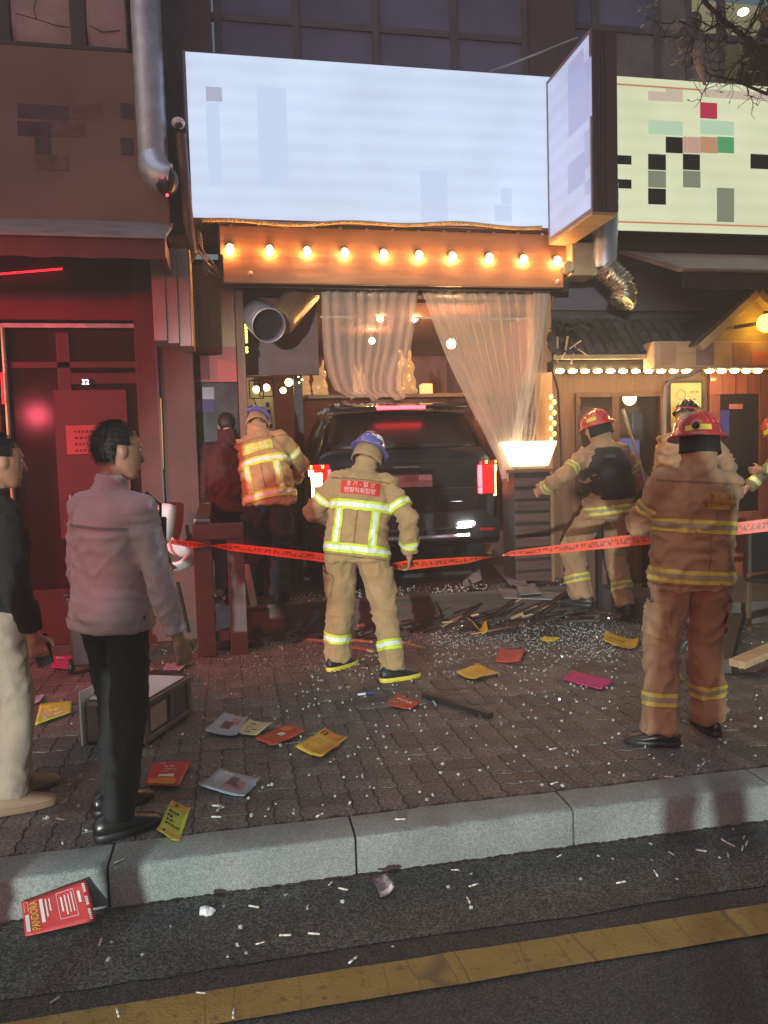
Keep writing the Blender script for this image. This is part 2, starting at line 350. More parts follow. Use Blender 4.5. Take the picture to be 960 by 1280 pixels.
def text_mesh(s, size, align='CENTER', extrude=0.0):
    c = bpy.data.curves.new('lettering', 'FONT'); c.body = s; c.size = size; c.align_x = align; c.align_y = 'CENTER'; c.extrude = extrude
    c.resolution_u = 3
    o = bpy.data.objects.new('lettering', c); COL.objects.link(o)
    dg = bpy.context.evaluated_depsgraph_get(); dg.update()
    me = bpy.data.meshes.new_from_object(o.evaluated_get(dg)); bpy.data.objects.remove(o); bpy.data.curves.remove(c); return me
def put_text(name, s, size, m, o, right, up, parent, sx=1.0, extr=0.0):
    me = text_mesh(s, size, extrude=extr); right = V(right).normalized(); up = V(up).normalized(); nrm = right.cross(up); off = origin_of(parent)
    for v in me.vertices: v.co = V(o) + right * (v.co.x * sx) + up * v.co.y + nrm * v.co.z - off
    me.materials.clear(); me.materials.append(m); return link(name, me, parent)

# ================================================================== GROUND
RZ = -0.17                                       # road level; pavement top is z = 0
g = B(); NX, NY = 60, 40
def struct(o): o['kind'] = 'structure'; return o
struct(B().quad((-60, -60, RZ), (60, -60, RZ), (60, 3.1, RZ), (-60, 3.1, RZ)).build('road', asphalt))
gb = B(); xs = [-4 + 0.12 * i for i in range(110)]
for i in range(len(xs) - 1):                     # worn strip between the line and the kerb, ragged front edge
    e0 = 2.60 + 0.03 * noise.noise(V((xs[i] * 1.3, 3, 0))) + 0.012 * noise.noise(V((xs[i] * 9, 3, 0)))
    e1 = 2.60 + 0.03 * noise.noise(V((xs[i + 1] * 1.3, 3, 0))) + 0.012 * noise.noise(V((xs[i + 1] * 9, 3, 0)))
    gb.quad((xs[i], e0, RZ + .004), (xs[i + 1], e1, RZ + .004), (xs[i + 1], 3.1, RZ + .004), (xs[i], 3.1, RZ + .004))
struct(gb.build('gutter_strip', gutterm))
lb = B()
for i in range(len(xs) - 1):
    w = [0.006 * noise.noise(V((x * 14, k, 0))) for x in xs[i:i + 2] for k in (1, 5)]
    lb.quad((xs[i], 2.325 + w[0], RZ + .008), (xs[i + 1], 2.325 + w[2], RZ + .008), (xs[i + 1], 2.485 + w[3], RZ + .008), (xs[i], 2.485 + w[1], RZ + .008))
struct(lb.build('yellow_line', yellowm))

# kerb: granite stones, each a piece of the kerb
kerb = struct(empty('kerb', (0, 3.07, 0)))
kx = [-6.6, -5.55, -4.5, -3.5, -2.5, -1.52, -0.545, 0.437, 1.405, 2.39, 3.37, 4.36, 5.35, 6.35, 7.35, 8.4]
for a, b in zip(kx[:-1], kx[1:]):
    k = B(); nx = 30
    prof = [(3.07, RZ - .05), (3.072, -0.022), (3.077, -0.008), (3.09, 0.0), (3.258, 0.002), (3.262, RZ - .05)]
    rings = []
    for i in range(nx + 1):
        x = a + .004 + (b - a - .008) * i / nx
        j = 0.0035 + (.012 if noise.noise(V((x * 3.1, 7, 2))) > .42 else 0)
        rings.append([V((x, y + j * noise.noise(V((x * 6, z * 9, 1))), z + (j * noise.noise(V((x * 7, y * 30, 5))) if z > -.1 else 0))) for y, z in prof])
    k.loft(rings).build('kerbstone', granite, kerb, smooth=True, bevel=0.004)
mosses = B()                                     # dark dirt packed in the seam between kerb and road
for i in range(150):
    x = -1.4 + i * 0.028 + random.uniform(-.01, .01); r = random.uniform(.006, .016)
    mosses.ball((x, 3.062 - random.uniform(0, .02), RZ + .004), (r * 1.6, r, r * .5), 6, 4)
tag(mosses.build('gutter_dirt', M('dirt', (0.03, 0.028, 0.018), 0.95), smooth=True), kind='stuff')

pav = struct(empty('pavement', (0, 3.27, 0)))
B().quad((-30, 3.262, -.012), (30, 3.262, -.012), (30, 30, -.012), (-30, 30, -.012)).build('bedding_sand', grout, pav)
PM = 0.236                                       # basket-weave module: pairs of wavy blocks laid across and along
def warp(x, y): return V((x + .0065 * math.sin(2 * math.pi * y / (PM / 2) + .6), y + .0085 * math.sin(2 * math.pi * x / (PM / 2)), 0))
def paver_rings(kind):
    x0, y0, x1, y1 = ((0, 0, PM, PM / 2), (0, PM / 2, PM, PM), (0, 0, PM / 2, PM), (PM / 2, 0, PM, PM))[kind]
    nx, ny = (8, 4) if kind < 2 else (4, 8); out = []
    for inset, z in ((.0012, -.012), (.0016, -.004), (.0055, 0)):
        a, b, c, d = x0 + inset, y0 + inset, x1 - inset, y1 - inset
        pts = [(a + (c - a) * i / nx, b) for i in range(nx)] + [(c, b + (d - b) * i / ny) for i in range(ny)] + [(c - (c - a) * i / nx, d) for i in range(nx)] + [(a, d - (d - b) * i / ny) for i in range(ny)]
        out.append([warp(x, y) + V((-PM / 2, -PM / 2, z)) for x, y in pts])
    return out
base = [paver_rings(k) for k in range(4)]
pmesh = [B().loft(r_).mesh('paver', mats=[paverm]) for r_ in base]
spots = []
for r in range(22):
    for c in range(-14, 42):
        x, y = c * PM + PM / 2, 3.274 + PM / 2 + r * PM
        for k in ((0, 1) if (r + c) % 2 else (2, 3)): spots.append((x, y, k))
def in_view(x, y):
    v = V((x, y, 0)) - V((0, 0, CAM_H)); d = v.dot(fw)
    return d > 0 and abs(v.dot(rv) / d * FPX) < 500
spots.sort(key=lambda s: (not in_view(s[0], s[1]), s[0] ** 2 + s[1] ** 2))
rest = B()
for i, (x, y, k) in enumerate(spots):
    tx, ty = random.gauss(0, .007), random.gauss(0, .009); dz = random.uniform(-.003, .0015)
    sag = -0.007 * max(0, noise.noise(V((x * .9, y * .9, 4))))
    if i < 300:
        o = link('paver', pmesh[k], pav); o.location = (x, y - 3.27, dz + sag); o.rotation_euler = (tx, ty, random.gauss(0, .004))
    else:
        rest.loft([[V((x + p.x, y + p.y, p.z + dz + sag + p.x * ty + p.y * tx)) for p in ring] for ring in base[k]])
tag(rest.build('paver_field', paverm, pav), kind='stuff')

# raised timber deck of the wrecked shop front and the floor behind it
DK = 0.30
deck = struct(empty('shop_deck', (0, 6.9, 0)))
for i in range(5):
    y0 = 6.88 + i * .15
    box('deck_board', (0.02 + .01 * (i % 2), y0, DK - .03), (3.35, y0 + .143, DK), decm, deck, .003)
box('deck_riser', (0.02, 6.93, -.02), (3.33, 6.96, DK - .03), decm, deck, .003)
struct(box('shop_floor', (-0.25, 7.63, -.05), (3.4, 12.0, DK - .004), M('shop_floor_tile', (0.05, 0.035, 0.035), .35), None, 0))

# ================================================================== UPPER BUILDING
YW = 7.3
bld = empty('concrete_building', (2.5, YW, 0), 'dark rendered two storey building with blue upper windows behind the signs', 'building')
wb = B()
wb.box((-6, YW, 3.55), (-.02, YW + .3, 9))                       # left
wb.box((-.02, YW, 3.15), (3.2, YW + .3, 5.15)).box((3.2, YW, 3.0), (11, YW + .3, 5.15))
wb.box((-.02, YW, 7.4), (11, YW + .3, 9)).box((3.02, YW - .03, 5.15), (3.45, YW + .3, 7.4))
wb.box((-6, YW + .3, 3.4), (11, 12.2, 3.5)).box((-6, YW + .3, -.1), (-.27, 12.2, 3.4))
wb.build('wall', bwall, bld)
def window(x0, x1, z0, z1, nx, zs, panes, deep=.12):
    y = YW + deep; f = B(); t = .035
    f.box((x0, y - .03, z0), (x1, y + .03, z0 + t)).box((x0, y - .03, z1 - t), (x1, y + .03, z1))
    for x in nx: f.box((x - .03, y - .035, z0 + t), (x + .03, y + .035, z1 - t))
    for z in zs: f.box((x0, y - .025, z - .03), (x1, y + .025, z + .03))
    fr = f.build('window_frame', M('window_frame_paint', (0.10, 0.095, 0.13), .5), bld)
    for (a, b, c, d), m in panes: box('pane', (a, y - .006, c), (b, y + .006, d), m, fr, 0)
lx = [0.03, 0.74, 1.49, 2.26, 2.98]
window(-.02, 3.02, 5.15, 7.4, lx, [5.62, 6.6], [((a + .03, b - .03, c, d), bluepane) for a, b in zip(lx[:-1], lx[1:]) for c, d in ((5.19, 5.59), (5.65, 6.57))])
q = lambda px, py: P(px, py, YW + .12)
zr = q(850, 44).z
rx = [3.48, q(740, 70).x + .02, q(820, 70).x, q(859, 40).x, q(901, 40).x, q(985, 40).x, q(1060, 40).x]
mats_hi = [bluepane, bluepane, greypane, clearpane, clearpane, clearpane]; mats_lo = [bluepane, greypane, greypane, greypane, darkpane, darkpane]
window(3.45, rx[-1] + .05, 5.15, 7.4, rx, [zr], [((a + .03, b - .03, zr + .03, 7.36), m) for a, b, m in zip(rx[:-1], rx[1:], mats_hi)] + [((a + .03, b - .03, 5.19, zr - .03), m) for a, b, m in zip(rx[:-1], rx[1:], mats_lo)])
B().box((4.3, 9.4, 5.0), (9, 9.45, 7.4)).build('room_wall', roomglow, bld)  # back wall itself emits, standing in for the room's lighting
B().box((3.45, 7.7, 4.2), (9.0, 9.4, 4.25)).build('room_floor', intwall, bld)
cl = P(929, 15, 8.7)
B().ball(cl, (.065, .065, .035)).build('ceiling_lamp', E('cool_ceiling_lamp', (0.9, 1.0, 0.95), 9), bld, smooth=True)

# left parapet above the brown board: dark posts with pink cracked panels
par = empty('parapet_wall', (-2.5, 6.95, 4.99), 'parapet with pink cracked plaster panels between dark posts at top left', 'wall')
px_edges = [(-60, -5), (18, 86), (110, 166)]
box('coping', (-4.2, 6.88, 4.985), (-.72, 7.25, 5.02), darkmetal, par)
for k, (a, b) in enumerate([(-3.0, -1.72), (P(15, 40, 6.95).x, P(88, 40, 6.95).x), (P(109, 40, 6.95).x, P(160, 40, 6.95).x)]):
    p = B(); n = 10; rings = []
    for i in range(n + 1):                         # slightly bellied panel with rounded lower corners
        x = a + (b - a) * i / n; e = abs(2 * i / n - 1) ** 6 * .03
        rings.append([V((x, 6.98 + .015 * e, 5.022 + e * .8)), V((x, 6.955 - .01 * (1 - e), 5.2)), V((x, 6.95, 6.2)), V((x, 7.2, 6.2)), V((x, 7.2, 5.022))])
    p.loft(rings).build('plaster_panel', pinkplaster, par, smooth=True)
for a, b in ((-1.72, P(15, 40, 6.95).x), (P(88, 40, 6.95).x, P(109, 40, 6.95).x), (P(160, 40, 6.95).x, -.72)):
    B().box((a + .004, 6.93, 5.022), (b - .004, 7.2, 6.25)).build('post', darkmetal, par, bevel=.01)
ck = B()
for pts in ([(20, 17), (46, 24), (70, 32), (86, 34)], [(46, 24), (42, 12), (45, 0)], [(112, 32), (128, 40), (150, 38)]):
    ck.tube([P(x, y, 6.945) for x, y in pts], .004, 5)
ck.build('crack', M('crack_dark', (0.05, 0.03, 0.04), .9), par)  # thin dark lines along the plaster cracks

# ------------------------------------------------------------------ left shop
sb = empty('shop_sign_board', (-2.2, 6.9, 3.6), 'brown unlit sign board with faded dark lettering above the left shop', 'sign')
box('board', (-4.2, 6.88, 3.58), (-.44, 7.0, 4.985), boardbrown, sb, .008)
inkdark = M('faded_sign_ink', (0.075, 0.046, 0.075), .8, var=.4, scale=9); inkmid = M('worn_sign_ink', (0.155, 0.092, 0.10), .8, var=.3, scale=9)
for (a, b, c, d), m in [((21, 128, 86, 150), 0), ((21, 150, 64, 171), 0), ((43, 171, 64, 192), 0), ((150, 128, 168, 149), 0), ((150, 171, 168, 194), 0), ((86, 128, 128, 150), 1), ((43, 192, 86, 213), 1), ((64, 150, 107, 171), 1)]:
    z1 = P(a, b, 6.87).z; z0 = P(c, d, 6.87).z
    box('sign_lettering', (P(a, b, 6.87).x, 6.8765, z0 + .001), (P(c, d, 6.87).x - .002, 6.8792, z1 - .001), (inkdark, inkmid)[m], sb, 0)

shop = empty('left_shop_front', (-1.6, 7.2, 0), 'dark maroon shop front with glazed door lit red at the left', 'shop front')
YS = 7.2
box('wall', (-4.2, YS + .02, 2.86), (-.80, YS + .1, 3.58), maroon, shop)
box('soffit', (-4.2, 6.6, 3.38), (-.42, YS + .02, 3.41), maroon, shop)
box('wainscot', (-4.2, YS + .02, 0), (-1.95, YS + .1, 2.86), M('shop_brown_panel', (0.060, 0.026, 0.026), .5, var=.2), shop)
fx0, fx1, fz = -1.88, -.72, 2.80
frame = B()
frame.tube([(fx0, YS - .03, 0), (fx0, YS - .03, fz)], .022).tube([(fx1, YS - .03, 0), (fx1, YS - .03, fz)], .022).box((fx0 - .02, YS - .05, fz - .018), (fx1 + .02, YS - .01, fz + .018))
frame.build('door_frame', M('scratched_aluminium', (0.50, 0.42, 0.43), .25, .9, var=.2), shop, smooth=True)
box('door_jamb', (fx1 + .03, YS - .02, 0), (-.80 + .14, YS + .05, 3.4), M('jamb_red_brown', (0.07, 0.022, 0.025), .45), shop)
doorm = M('door_leaf_brown', (0.065, 0.020, 0.020), .42, var=.25, scale=3)
xm = P(78, 440, YS).x
dl = B()
dl.box((fx0 + .03, YS + .0, 2.44), (fx1 - .03, YS + .03, 2.50)).box((xm - .05, YS, .0), (xm + .06, YS + .03, 2.75)).box((xm + .06, YS + .002, 2.30), (fx1 - .03, YS + .028, 2.40))
dl.box((fx0 + .03, YS + .002, 0), (xm - .05, YS + .028, .5)).box((xm + .06, YS + .002, 0), (fx1 - .03, YS + .028, .9))
dl.build('door_leaf', doorm, shop, bevel=.006)
box('door_pane', (fx0 + .03, YS + .034, .5), (xm - .05, YS + .04, 2.44), darkpane, shop, 0)
box('door_pane', (xm + .06, YS + .034, .9), (fx1 - .03, YS + .04, 2.30), darkpane, shop, 0)
box('transom_pane', (fx0 + .03, YS + .034, 2.5), (fx1 - .03, YS + .04, 2.78), darkpane, shop, 0)
box('back_wall', (-4.2, 8.6, 0), (-.3, 8.7, 3.4), M('shop_inside_dark', (0.05, 0.018, 0.02), .8), shop, 0)
a, b = P(66, 488, YS - .01), P(163, 600, YS - .01)
box('door_poster', (a.x, YS - .012, b.z - .5), (b.x, YS - .004, a.z), M('door_poster_grey', (0.105, 0.040, 0.043), .45, var=.15), shop, 0)
a, b = P(82, 532, YS - .03), P(128, 567, YS - .03)
notice = tag(B().box((a.x, YS - .032, b.z), (b.x, YS - .028, a.z)).build('paper_notice', M('pink_paper', (0.50, 0.20, 0.21), .8, var=.12)), 'pink handwritten paper notice taped to the left shop door', 'notice')
nbm = M('marker_ink', (0.16, 0.04, 0.05), .8)
for r in range(4):
    x = a.x + .07; nb = B()
    while x < b.x - .06:
        w = random.uniform(.012, .028); z = a.z - .05 - r * .055; nb.box((x, YS - .034, z - .016), (x + w, YS - .0325, z + .006)); x += w + .014
    nb.build('handwriting', nbm, notice)

p = P(107, 478, YS - .02)
num = tag(B().box((p.x - .05, YS - .03, p.z - .03), (p.x + .05, YS - .005, p.z + .03)).build('number_display', plasticblk, bevel=.004), 'small lit white number 32 on the left shop door', 'number display')
put_text('digits', '32', .062, E('white_digits', (0.9, 0.95, 1.0), 7), (p.x, YS - .034, p.z), (1, 0, 0), (0, 0, 1), num)
p = P(58, 508, 7.9)  # glowing ball in place of the red reflection on the door glass
tag(B().ball(p, (.05, .05, .08)).build('red_reflection_ball', E('red_blob_glow', (1, .02, .03), 1.5), smooth=True), 'glowing red ball added as the reflection in the left shop door glass', 'lamp')

red_glint = E('red_reflection_glow', (1, .015, .03), 2.4)  # glowing strips drawn where the door frame catches red reflections
for pts_, lab in (([(2, 466), (4, 505)], 'glowing strip added as a red reflection at the far left door edge'), ([(181, 486), (183, 530)], 'glowing strip added as a red reflection on the right jamb of the left shop door'), ([(-30, 345), (78, 336)], 'long glowing strip added as a red reflection above the left shop door')):
    tag(B().tube([P(x, y, YS - .07) for x, y in pts_], .009, 8).build('red_reflection_strip', red_glint, smooth=True), lab, 'glowing reflection')
B().tube([(xm + .01, YS - .05, .95), (xm + .01, YS - .07, 1.0), (xm + .01, YS - .07, 1.28), (xm + .01, YS - .05, 1.33)], .012, 8).build('door_handle', steel, shop, smooth=True)
for k in range(4): box('wall_panel', (-4.15 + k * .55, YS + .006, .06), (-3.62 + k * .55, YS + .019, 2.84), maroon, shop, .006)
aw = empty('left_awning', (-2.3, 6.0, 3.1), 'grey metal awning with maroon fascia over the left shop', 'awning')
B().loft([[V((x, 5.96, 3.225)), V((x, 5.95, 3.245)), V((x, 6.0, 3.27)), V((x, 6.875, 3.615)), V((x, 6.875, 3.575))] for x in (-4.2, -.41)]).build('metal_roof', M('weathered_zinc', (0.24, 0.20, 0.22), .6, .1, var=.3, scale=5), aw, bevel=.004)
box('gutter_edge', (-4.2, 5.935, 3.215), (-.405, 5.949, 3.238), M('awning_trim', (0.30, 0.26, 0.27), .4), aw)
fb = B(); rings = []
for i in range(60):
    x = -4.2 + 3.78 * i / 59; rings.append([V((x, 5.965, 3.222)), V((x, 5.965 + .006 * math.sin(i * 1.3), 3.07 + .012 * abs(math.sin(i * .55)))), V((x, 5.975 + .006 * math.sin(i * 1.3), 3.07 + .012 * abs(math.sin(i * .55)))), V((x, 5.975, 3.222))])
fb.loft(rings).build('fascia', M('maroon_valance', (0.13, 0.022, 0.035), .55, var=.15), aw, smooth=True)
box('bracket', (-.46, 6.0, 3.10), (-.42, 6.9, 3.25), maroon, aw)

# vertical duct, its elbow, pipe with dome camera
def ribbed(pts, r, n, pitch, depth=.012):
    pts = [V(p) for p in pts]; out = []; rs = []
    for a, b in zip(pts[:-1], pts[1:]):
        L = (b - a).length; k = max(2, int(L / pitch) * 2)
        for i in range(k): out.append(a.lerp(b, i / k)); rs.append(r + (depth if len(out) % 2 else 0))
    out.append(pts[-1]); rs.append(r); return out, rs
vd = empty('vent_duct', (-.53, 6.75, 4.0), 'tall silver spiral duct rising left of the white sign', 'duct')
pts, rs = ribbed([(-.535, 6.74, 4.06), (-.545, 6.74, 7.5)], .118, 2, .16, .003)
B().tube(pts, rs, 24).build('pipe', ductm, vd, smooth=True)
el = [V((-.535, 6.74, 4.06)) + V((.14 * (1 - math.cos(t)), -.02 - .10 * math.sin(t), -.20 * math.sin(t) * .9)) for t in [i * math.pi / 2 / 7 for i in range(8)]]
B().tube(el, [.122, .124, .126, .126, .126, .126, .126, .124], 20).build('elbow', ductm, vd, smooth=True)
B().ball((-.43, 6.60, 3.86), (.10, .10, .12)).build('cowl', M('dark_cowl', (0.05, 0.045, 0.05), .3, .6), vd, smooth=True)
rl = P(209, 244, 6.48)
tag(B().ball(rl, .012).build('indicator_light', E('red_indicator', (1, .04, .05), 6), smooth=True), 'tiny red indicator light glowing on the silver duct elbow', 'light')
dp = empty('drain_pipe', (-.3, 6.7, 3.3), 'shiny brown pipe curving in at its foot beside the white sign', 'pipe')
pts = [P(x, y, 6.72) for x, y in ((226, 168), (230, 215), (234, 260), (238, 300), (241, 316))] + [P(236, 324, 6.76), P(228, 322, 6.85)]
B().tube(pts, [.042] * 5 + [.04, .036], 16).build('pipe', copper, dp, smooth=True)
c = P(223, 157, 6.68)
dc = empty('dome_camera', c, 'small white dome camera on top of the brown pipe', 'camera')
B().ball(c + V((0, 0, .02)), (.055, .055, .045)).build('housing', whitepl, dc, smooth=True)
B().ball(c + V((0.005, -.02, -.01)), (.036, .036, .036)).build('dome', M('smoked_dome', (.01, .01, .01), .08), dc, smooth=True)

# pillar between the shops, box sign, niche with posters
pil = empty('pillar', (-.5, 7.1, 0), 'brown plastered pillar between the left shop and the wrecked shop', 'pillar')
box('shaft', (-.80 + .01, 7.02, 0), (-.30, 7.28, 3.56), M('pillar_brown', (0.085, 0.042, 0.034), .7, var=.25, scale=4, bump=.3), pil, .01)
box('conduit', (-.615, 6.985, .4), (-.595, 7.018, 3.3), darkmetal, pil)
p0, p1 = P(201, 498, 7.0), P(204, 586, 7.0)
tag(B().bar(p0, p1, .026, .012).build('yellow_strip', M('yellow_plastic', (0.55, 0.33, 0.04), .5)), 'thin yellow strip fixed upright on the brown pillar', 'strip')
bs = empty('box_sign', (-.41, 6.65, 2.55), 'cream box sign made of three upright boards on the pillar', 'sign')
bw = M('cream_board', (0.34, 0.27, 0.27), .6, var=.1)
ex = [P(190, 370, 6.5).x, P(207, 370, 6.5).x, P(222, 370, 6.5).x, P(237, 370, 6.5).x]
for i in range(3):
    box('sign_board', (ex[i] + .0015, 6.5 + .014 * i, 2.57 - .02 * i), (ex[i + 1] - .0015, 6.86, 3.30 + .004 * i), bw, bs, .006)
box('side_panel', (ex[3] + .001, 6.53, 2.53), (ex[3] + .014, 6.86, 3.31), palewood, bs, .004)
ni = empty('niche_wall', (-.1, 7.2, 0), 'narrow plywood wall with red and dark panels beside the wrecked opening', 'wall')
box('plywood_panel', (-.30, 7.20, 2.42), (.075, 7.26, 3.35), plywood, ni)
zA, zB = P(250, 442, YS).z, P(250, 478, YS).z
redp = M('faded_red_panel', (0.33, 0.075, 0.065), .6, var=.1); redq = M('deep_red_panel', (0.13, 0.012, 0.016), .6)
box('red_panel', (-.298, 7.19, zB), (.073, 7.25, zA + .06), redp, ni)
a, b = P(233, 442, 7.18), P(262, 474, 7.18)
box('deep_red_print', (a.x, 7.184, b.z), (b.x, 7.1895, a.z), redq, ni, 0)
box('dark_panel', (-.298, 7.205, 0), (.073, 7.26, zB - .003), M('dark_glossy_panel', (0.028, 0.018, 0.026), .25, var=.25), ni)
pb = B(); cols = [M('poster_mauve', (0.055, 0.02, 0.04), .7), M('poster_pale', (0.36, 0.29, 0.34), .7), M('poster_lilac', (0.17, 0.12, 0.18), .7), M('poster_indigo', (0.07, 0.045, 0.13), .7)]
for k, (a, b) in enumerate([((236, 484), (252, 499)), ((252.5, 484), (268, 499)), ((236, 500), (252, 515)), ((252.5, 500), (268, 515))]):
    A, C_ = P(*a, 7.2), P(*b, 7.2); pb.mat(k).box((A.x, 7.196, C_.z), (C_.x, 7.204, A.z))
tag(pb.build('poster', cols), 'small poster of pale and indigo squares on the dark panel', 'poster')
po = box('side_post', (.08, 7.12, 0), (.155, 7.28, 3.2), brownwood, ni, .006)
ls = empty('led_strip', P(297, 420, 7.15), 'short upright string of yellow lights by the left opening post', 'light strip')
for i in range(9):
    z = P(297, 406 + i * 4.2, 7.16).z
    if i != 6: B().ball((.17, 7.15, z), (.012, .012, .016), 8, 6).build('led', greenled, ls, smooth=True)
# loose cables beside the pipe
cb = B(); rnd = random.Random(3)
for k in range(7):
    p0 = P(243 + rnd.uniform(-3, 6), 284 + k * 3, 6.8); p3 = P(262 + k * 5, 338 + rnd.uniform(-4, 14), 6.9)
    pts = []
    for i in range(9):
        t = i / 8; q_ = p0.lerp(p3, t); q_ += V((.02 * math.sin(t * 5 + k), 0, -.10 * math.sin(math.pi * t) * rnd.uniform(.6, 1.1))); pts.append(q_)
    cb.tube(pts, .005 + .002 * (k % 3), 6)
cb.tube([P(232, 352, 6.95) + V((.18 * i / 8, 0, -.10 * math.sin(math.pi * i / 8))) for i in range(9)], .006, 6)
tag(cb.build('cable_bundle', M('dusty_cable', (0.16, 0.12, 0.08), .6), smooth=True), 'tangle of loose cables hanging at the left end of the wooden fascia', 'cables')

# ------------------------------------------------------------------ main lit sign
ms = empty('main_sign', (1.36, 6.9, 3.63), 'large blank white lit sign over the wrecked shop', 'sign')
MX0, MX1, MZ0, MZ1 = -.262, 2.985, 3.635, 4.985
box('cabinet', (MX0 - .012, 6.80, MZ0 - .012), (MX1 + .012, 7.1, MZ1 + .012), purplemetal, ms)
box('lit_face', (MX0 + .006, 6.785, MZ0 + .006), (MX1 - .006, 6.799, MZ1 - .006), mainpanel, ms, 0)
te = B(); te.box((MX0, 6.775, MZ0), (MX0 + .02, 6.783, MZ1)); te.build('edge_trim', M('edge_trim', (0.22, 0.22, 0.28), .4), ms)
fpm = [E('faint_mauve_print', (0.42, 0.44, 0.58), .9), E('faint_pale_print', (0.56, 0.66, 0.88), .93)]
for k, ((a, b), (c, d)) in enumerate([((257, 108), (278, 127)), ((257, 127), (278, 234)), ((525, 213), (560, 277)), ((626, 235), (640, 256)), ((618, 256), (640, 277)), ((320, 108), (362, 234))]):
    A, C_ = P(a, b, 6.78), P(c, d, 6.78); box('faint_print', (A.x, 6.7815, max(C_.z, MZ0 + .02)), (C_.x, 6.784, A.z), fpm[0 if k == 0 else 1], ms, 0)
st = B(); st.box((MX1 + .03, 6.83, MZ0 + .02), (3.07, 6.86, MZ1 - .02)); st.build('end_strip', E('lit_end_strip', (0.55, 0.62, 0.78), .55), ms)
cd = B(); pts = []; rs = []
for i in range(280):
    t = i / 279; x = -.17 + 3.02 * t
    z = P(250 + 440 * t, 275 + 9 * t, 6.74).z + .012 * math.sin(t * 19) - .01 * math.sin(t * 7)
    pts.append(V((x, 6.745, z))); rs.append(.020 if i % 2 else .015)
cd.tube(pts, rs, 8); cd.tube([P(690, 286, 6.73), P(700, 282, 6.7), P(712, 287, 6.72)], .018, 8)
tag(cd.build('corrugated_conduit', M('cream_conduit', (0.42, 0.30, 0.14), .55), smooth=True), 'wavy cream corrugated conduit running under the white sign', 'conduit')
tag(B().tube([P(607, 92, 6.85), P(722, 47, 6.3)], .007, 6).build('stay_wire', steel), 'taut stay wire from the white sign up to the side sign', 'wire')

# wooden fascia with ten bulbs
wf = empty('wooden_fascia', (1.5, 6.85, 3.1), 'orange stained wooden fascia with a row of round bulbs', 'fascia')
up = B(); x0, x1 = P(274, 284, 6.82).x, P(714, 298, 6.82).x
up.loft([[V((x, 6.80 + o, z)) for o, z in ((0.0, 3.34), (.05, 3.60), (.09, 3.60), (.05, 3.34))] for x in (x0 - .0, x0 + 1.05, x0 + 2.1, x1)]); up.build('upper_board', orangewood, wf, bevel=.004)
lo_z0, lo_z1 = P(490, 357, 6.80).z, 3.335
box('lower_board', (P(279, 335, 6.78).x, 6.775, lo_z0), (P(704, 345, 6.78).x, 6.83, lo_z1), orangewood, wf, .005)
box('top_batten', (x0 - .02, 6.835, 3.605), (x1 + .02, 6.93, 3.628), blackwood, wf)
box('back_board', (-.05, 6.935, 3.1), (3.2, 6.96, 3.6), blackwood, wf)
cl_ = B()
for i in range(14): cl_.obox((x0 + .1 + i * .235, 6.832, 3.592), (.03, .01, .02))
cl_.build('clip', steel, wf)
for i, px in enumerate((287, 337, 384, 431, 480, 524, 566, 612, 655, 697)):
    p = P(px, 310 + 15 * i / 9, 6.74); bl = empty('bulb_lamp', (p.x, 6.8, p.z), 'lit round bulb on the wooden fascia, %s from the left' % 'first second third fourth fifth sixth seventh eighth ninth tenth'.split()[i], 'bulb', 'bulbs along the wooden fascia')
    B().tube([(p.x, 6.815, p.z + .034), (p.x, 6.785, p.z + .03), (p.x, 6.765, p.z + .02)], [.034, .03, .024], 12).build('socket', M('brass_socket', (0.20, 0.10, 0.04), .4, .6), bl, smooth=True)
    B().ball((p.x, 6.742, p.z - .008), (.031, .031, .037)).build('glass_globe', bulbm, bl, smooth=True)
for px, py in ((313, 342), (697, 352)):
    p = P(px, py, 6.76); tag(B().ball(p, .022).build('unlit_bulb', M('milky_glass', (.55, .42, .30), .3), smooth=True), 'unlit round bulb near the %s end of the lower fascia board' % ('left' if px < 400 else 'right'), 'bulb')

# ------------------------------------------------------------------ projecting sign
ps = empty('projecting_sign', (3.06, 6.3, 3.5), 'tall side sign with lit white face and purple brown edge', 'sign')
psx0, psx1 = P(741, 150, 5.9).x, P(772, 150, 5.9).x
zt, zb = P(757, 37, 5.9).z, P(757, 264, 5.9).z
box('cabinet', (psx0, 5.9, zb), (psx1, 6.78, zt), purplemetal, ps, .006)
box('lit_face', (psx0 - .010, 5.93, zb + .03), (psx0 - .001, 6.75, zt - .03), sidepanel, ps, 0)
fr = B(); f0 = psx0 - .013
fr.box((f0, 5.9, zb), (psx0 - .001, 5.926, zt)).box((f0, 6.755, zb), (psx0 - .001, 6.78, zt)).box((f0, 5.927, zt - .028), (psx0 - .001, 6.754, zt)).box((f0, 5.927, zb), (psx0 - .001, 6.754, zb + .028))
fr.build('face_frame', M('frame_mauve', (0.20, 0.16, 0.22), .4), ps)
B().box((psx0 - .01, 5.91, zb - .03), (psx1 - .01, 6.78, zb - .002)).build('under_board', palewood, ps)
se = B()
for i in range(1, 4): se.box((psx0 + .033 * i, 5.894, zb + .01), (psx0 + .033 * i + .004, 5.8995, zt - .01))
se.build('seam', M('seam_dark', (0.035, 0.022, 0.03), .5), ps)
pp = B()
def face_x(px, py):
    d = ray(px, py); c0 = V((0, 0, CAM_H)); return c0 + d * ((psx0 - .012) / d.x)
for a, b, c, d in ((710, 82, 730, 103), (710, 103, 740, 144), (710, 207, 731, 227), (731, 166, 738, 207), (731, 228, 738, 240)):
    A, D_ = face_x(a, b), face_x(c, d); pp.box((psx0 - .0135, D_.y, D_.z), (psx0 - .0115, A.y, A.z))
pp.build('faded_print', E('faint_lilac_print', (0.40, 0.42, 0.66), .85), ps)

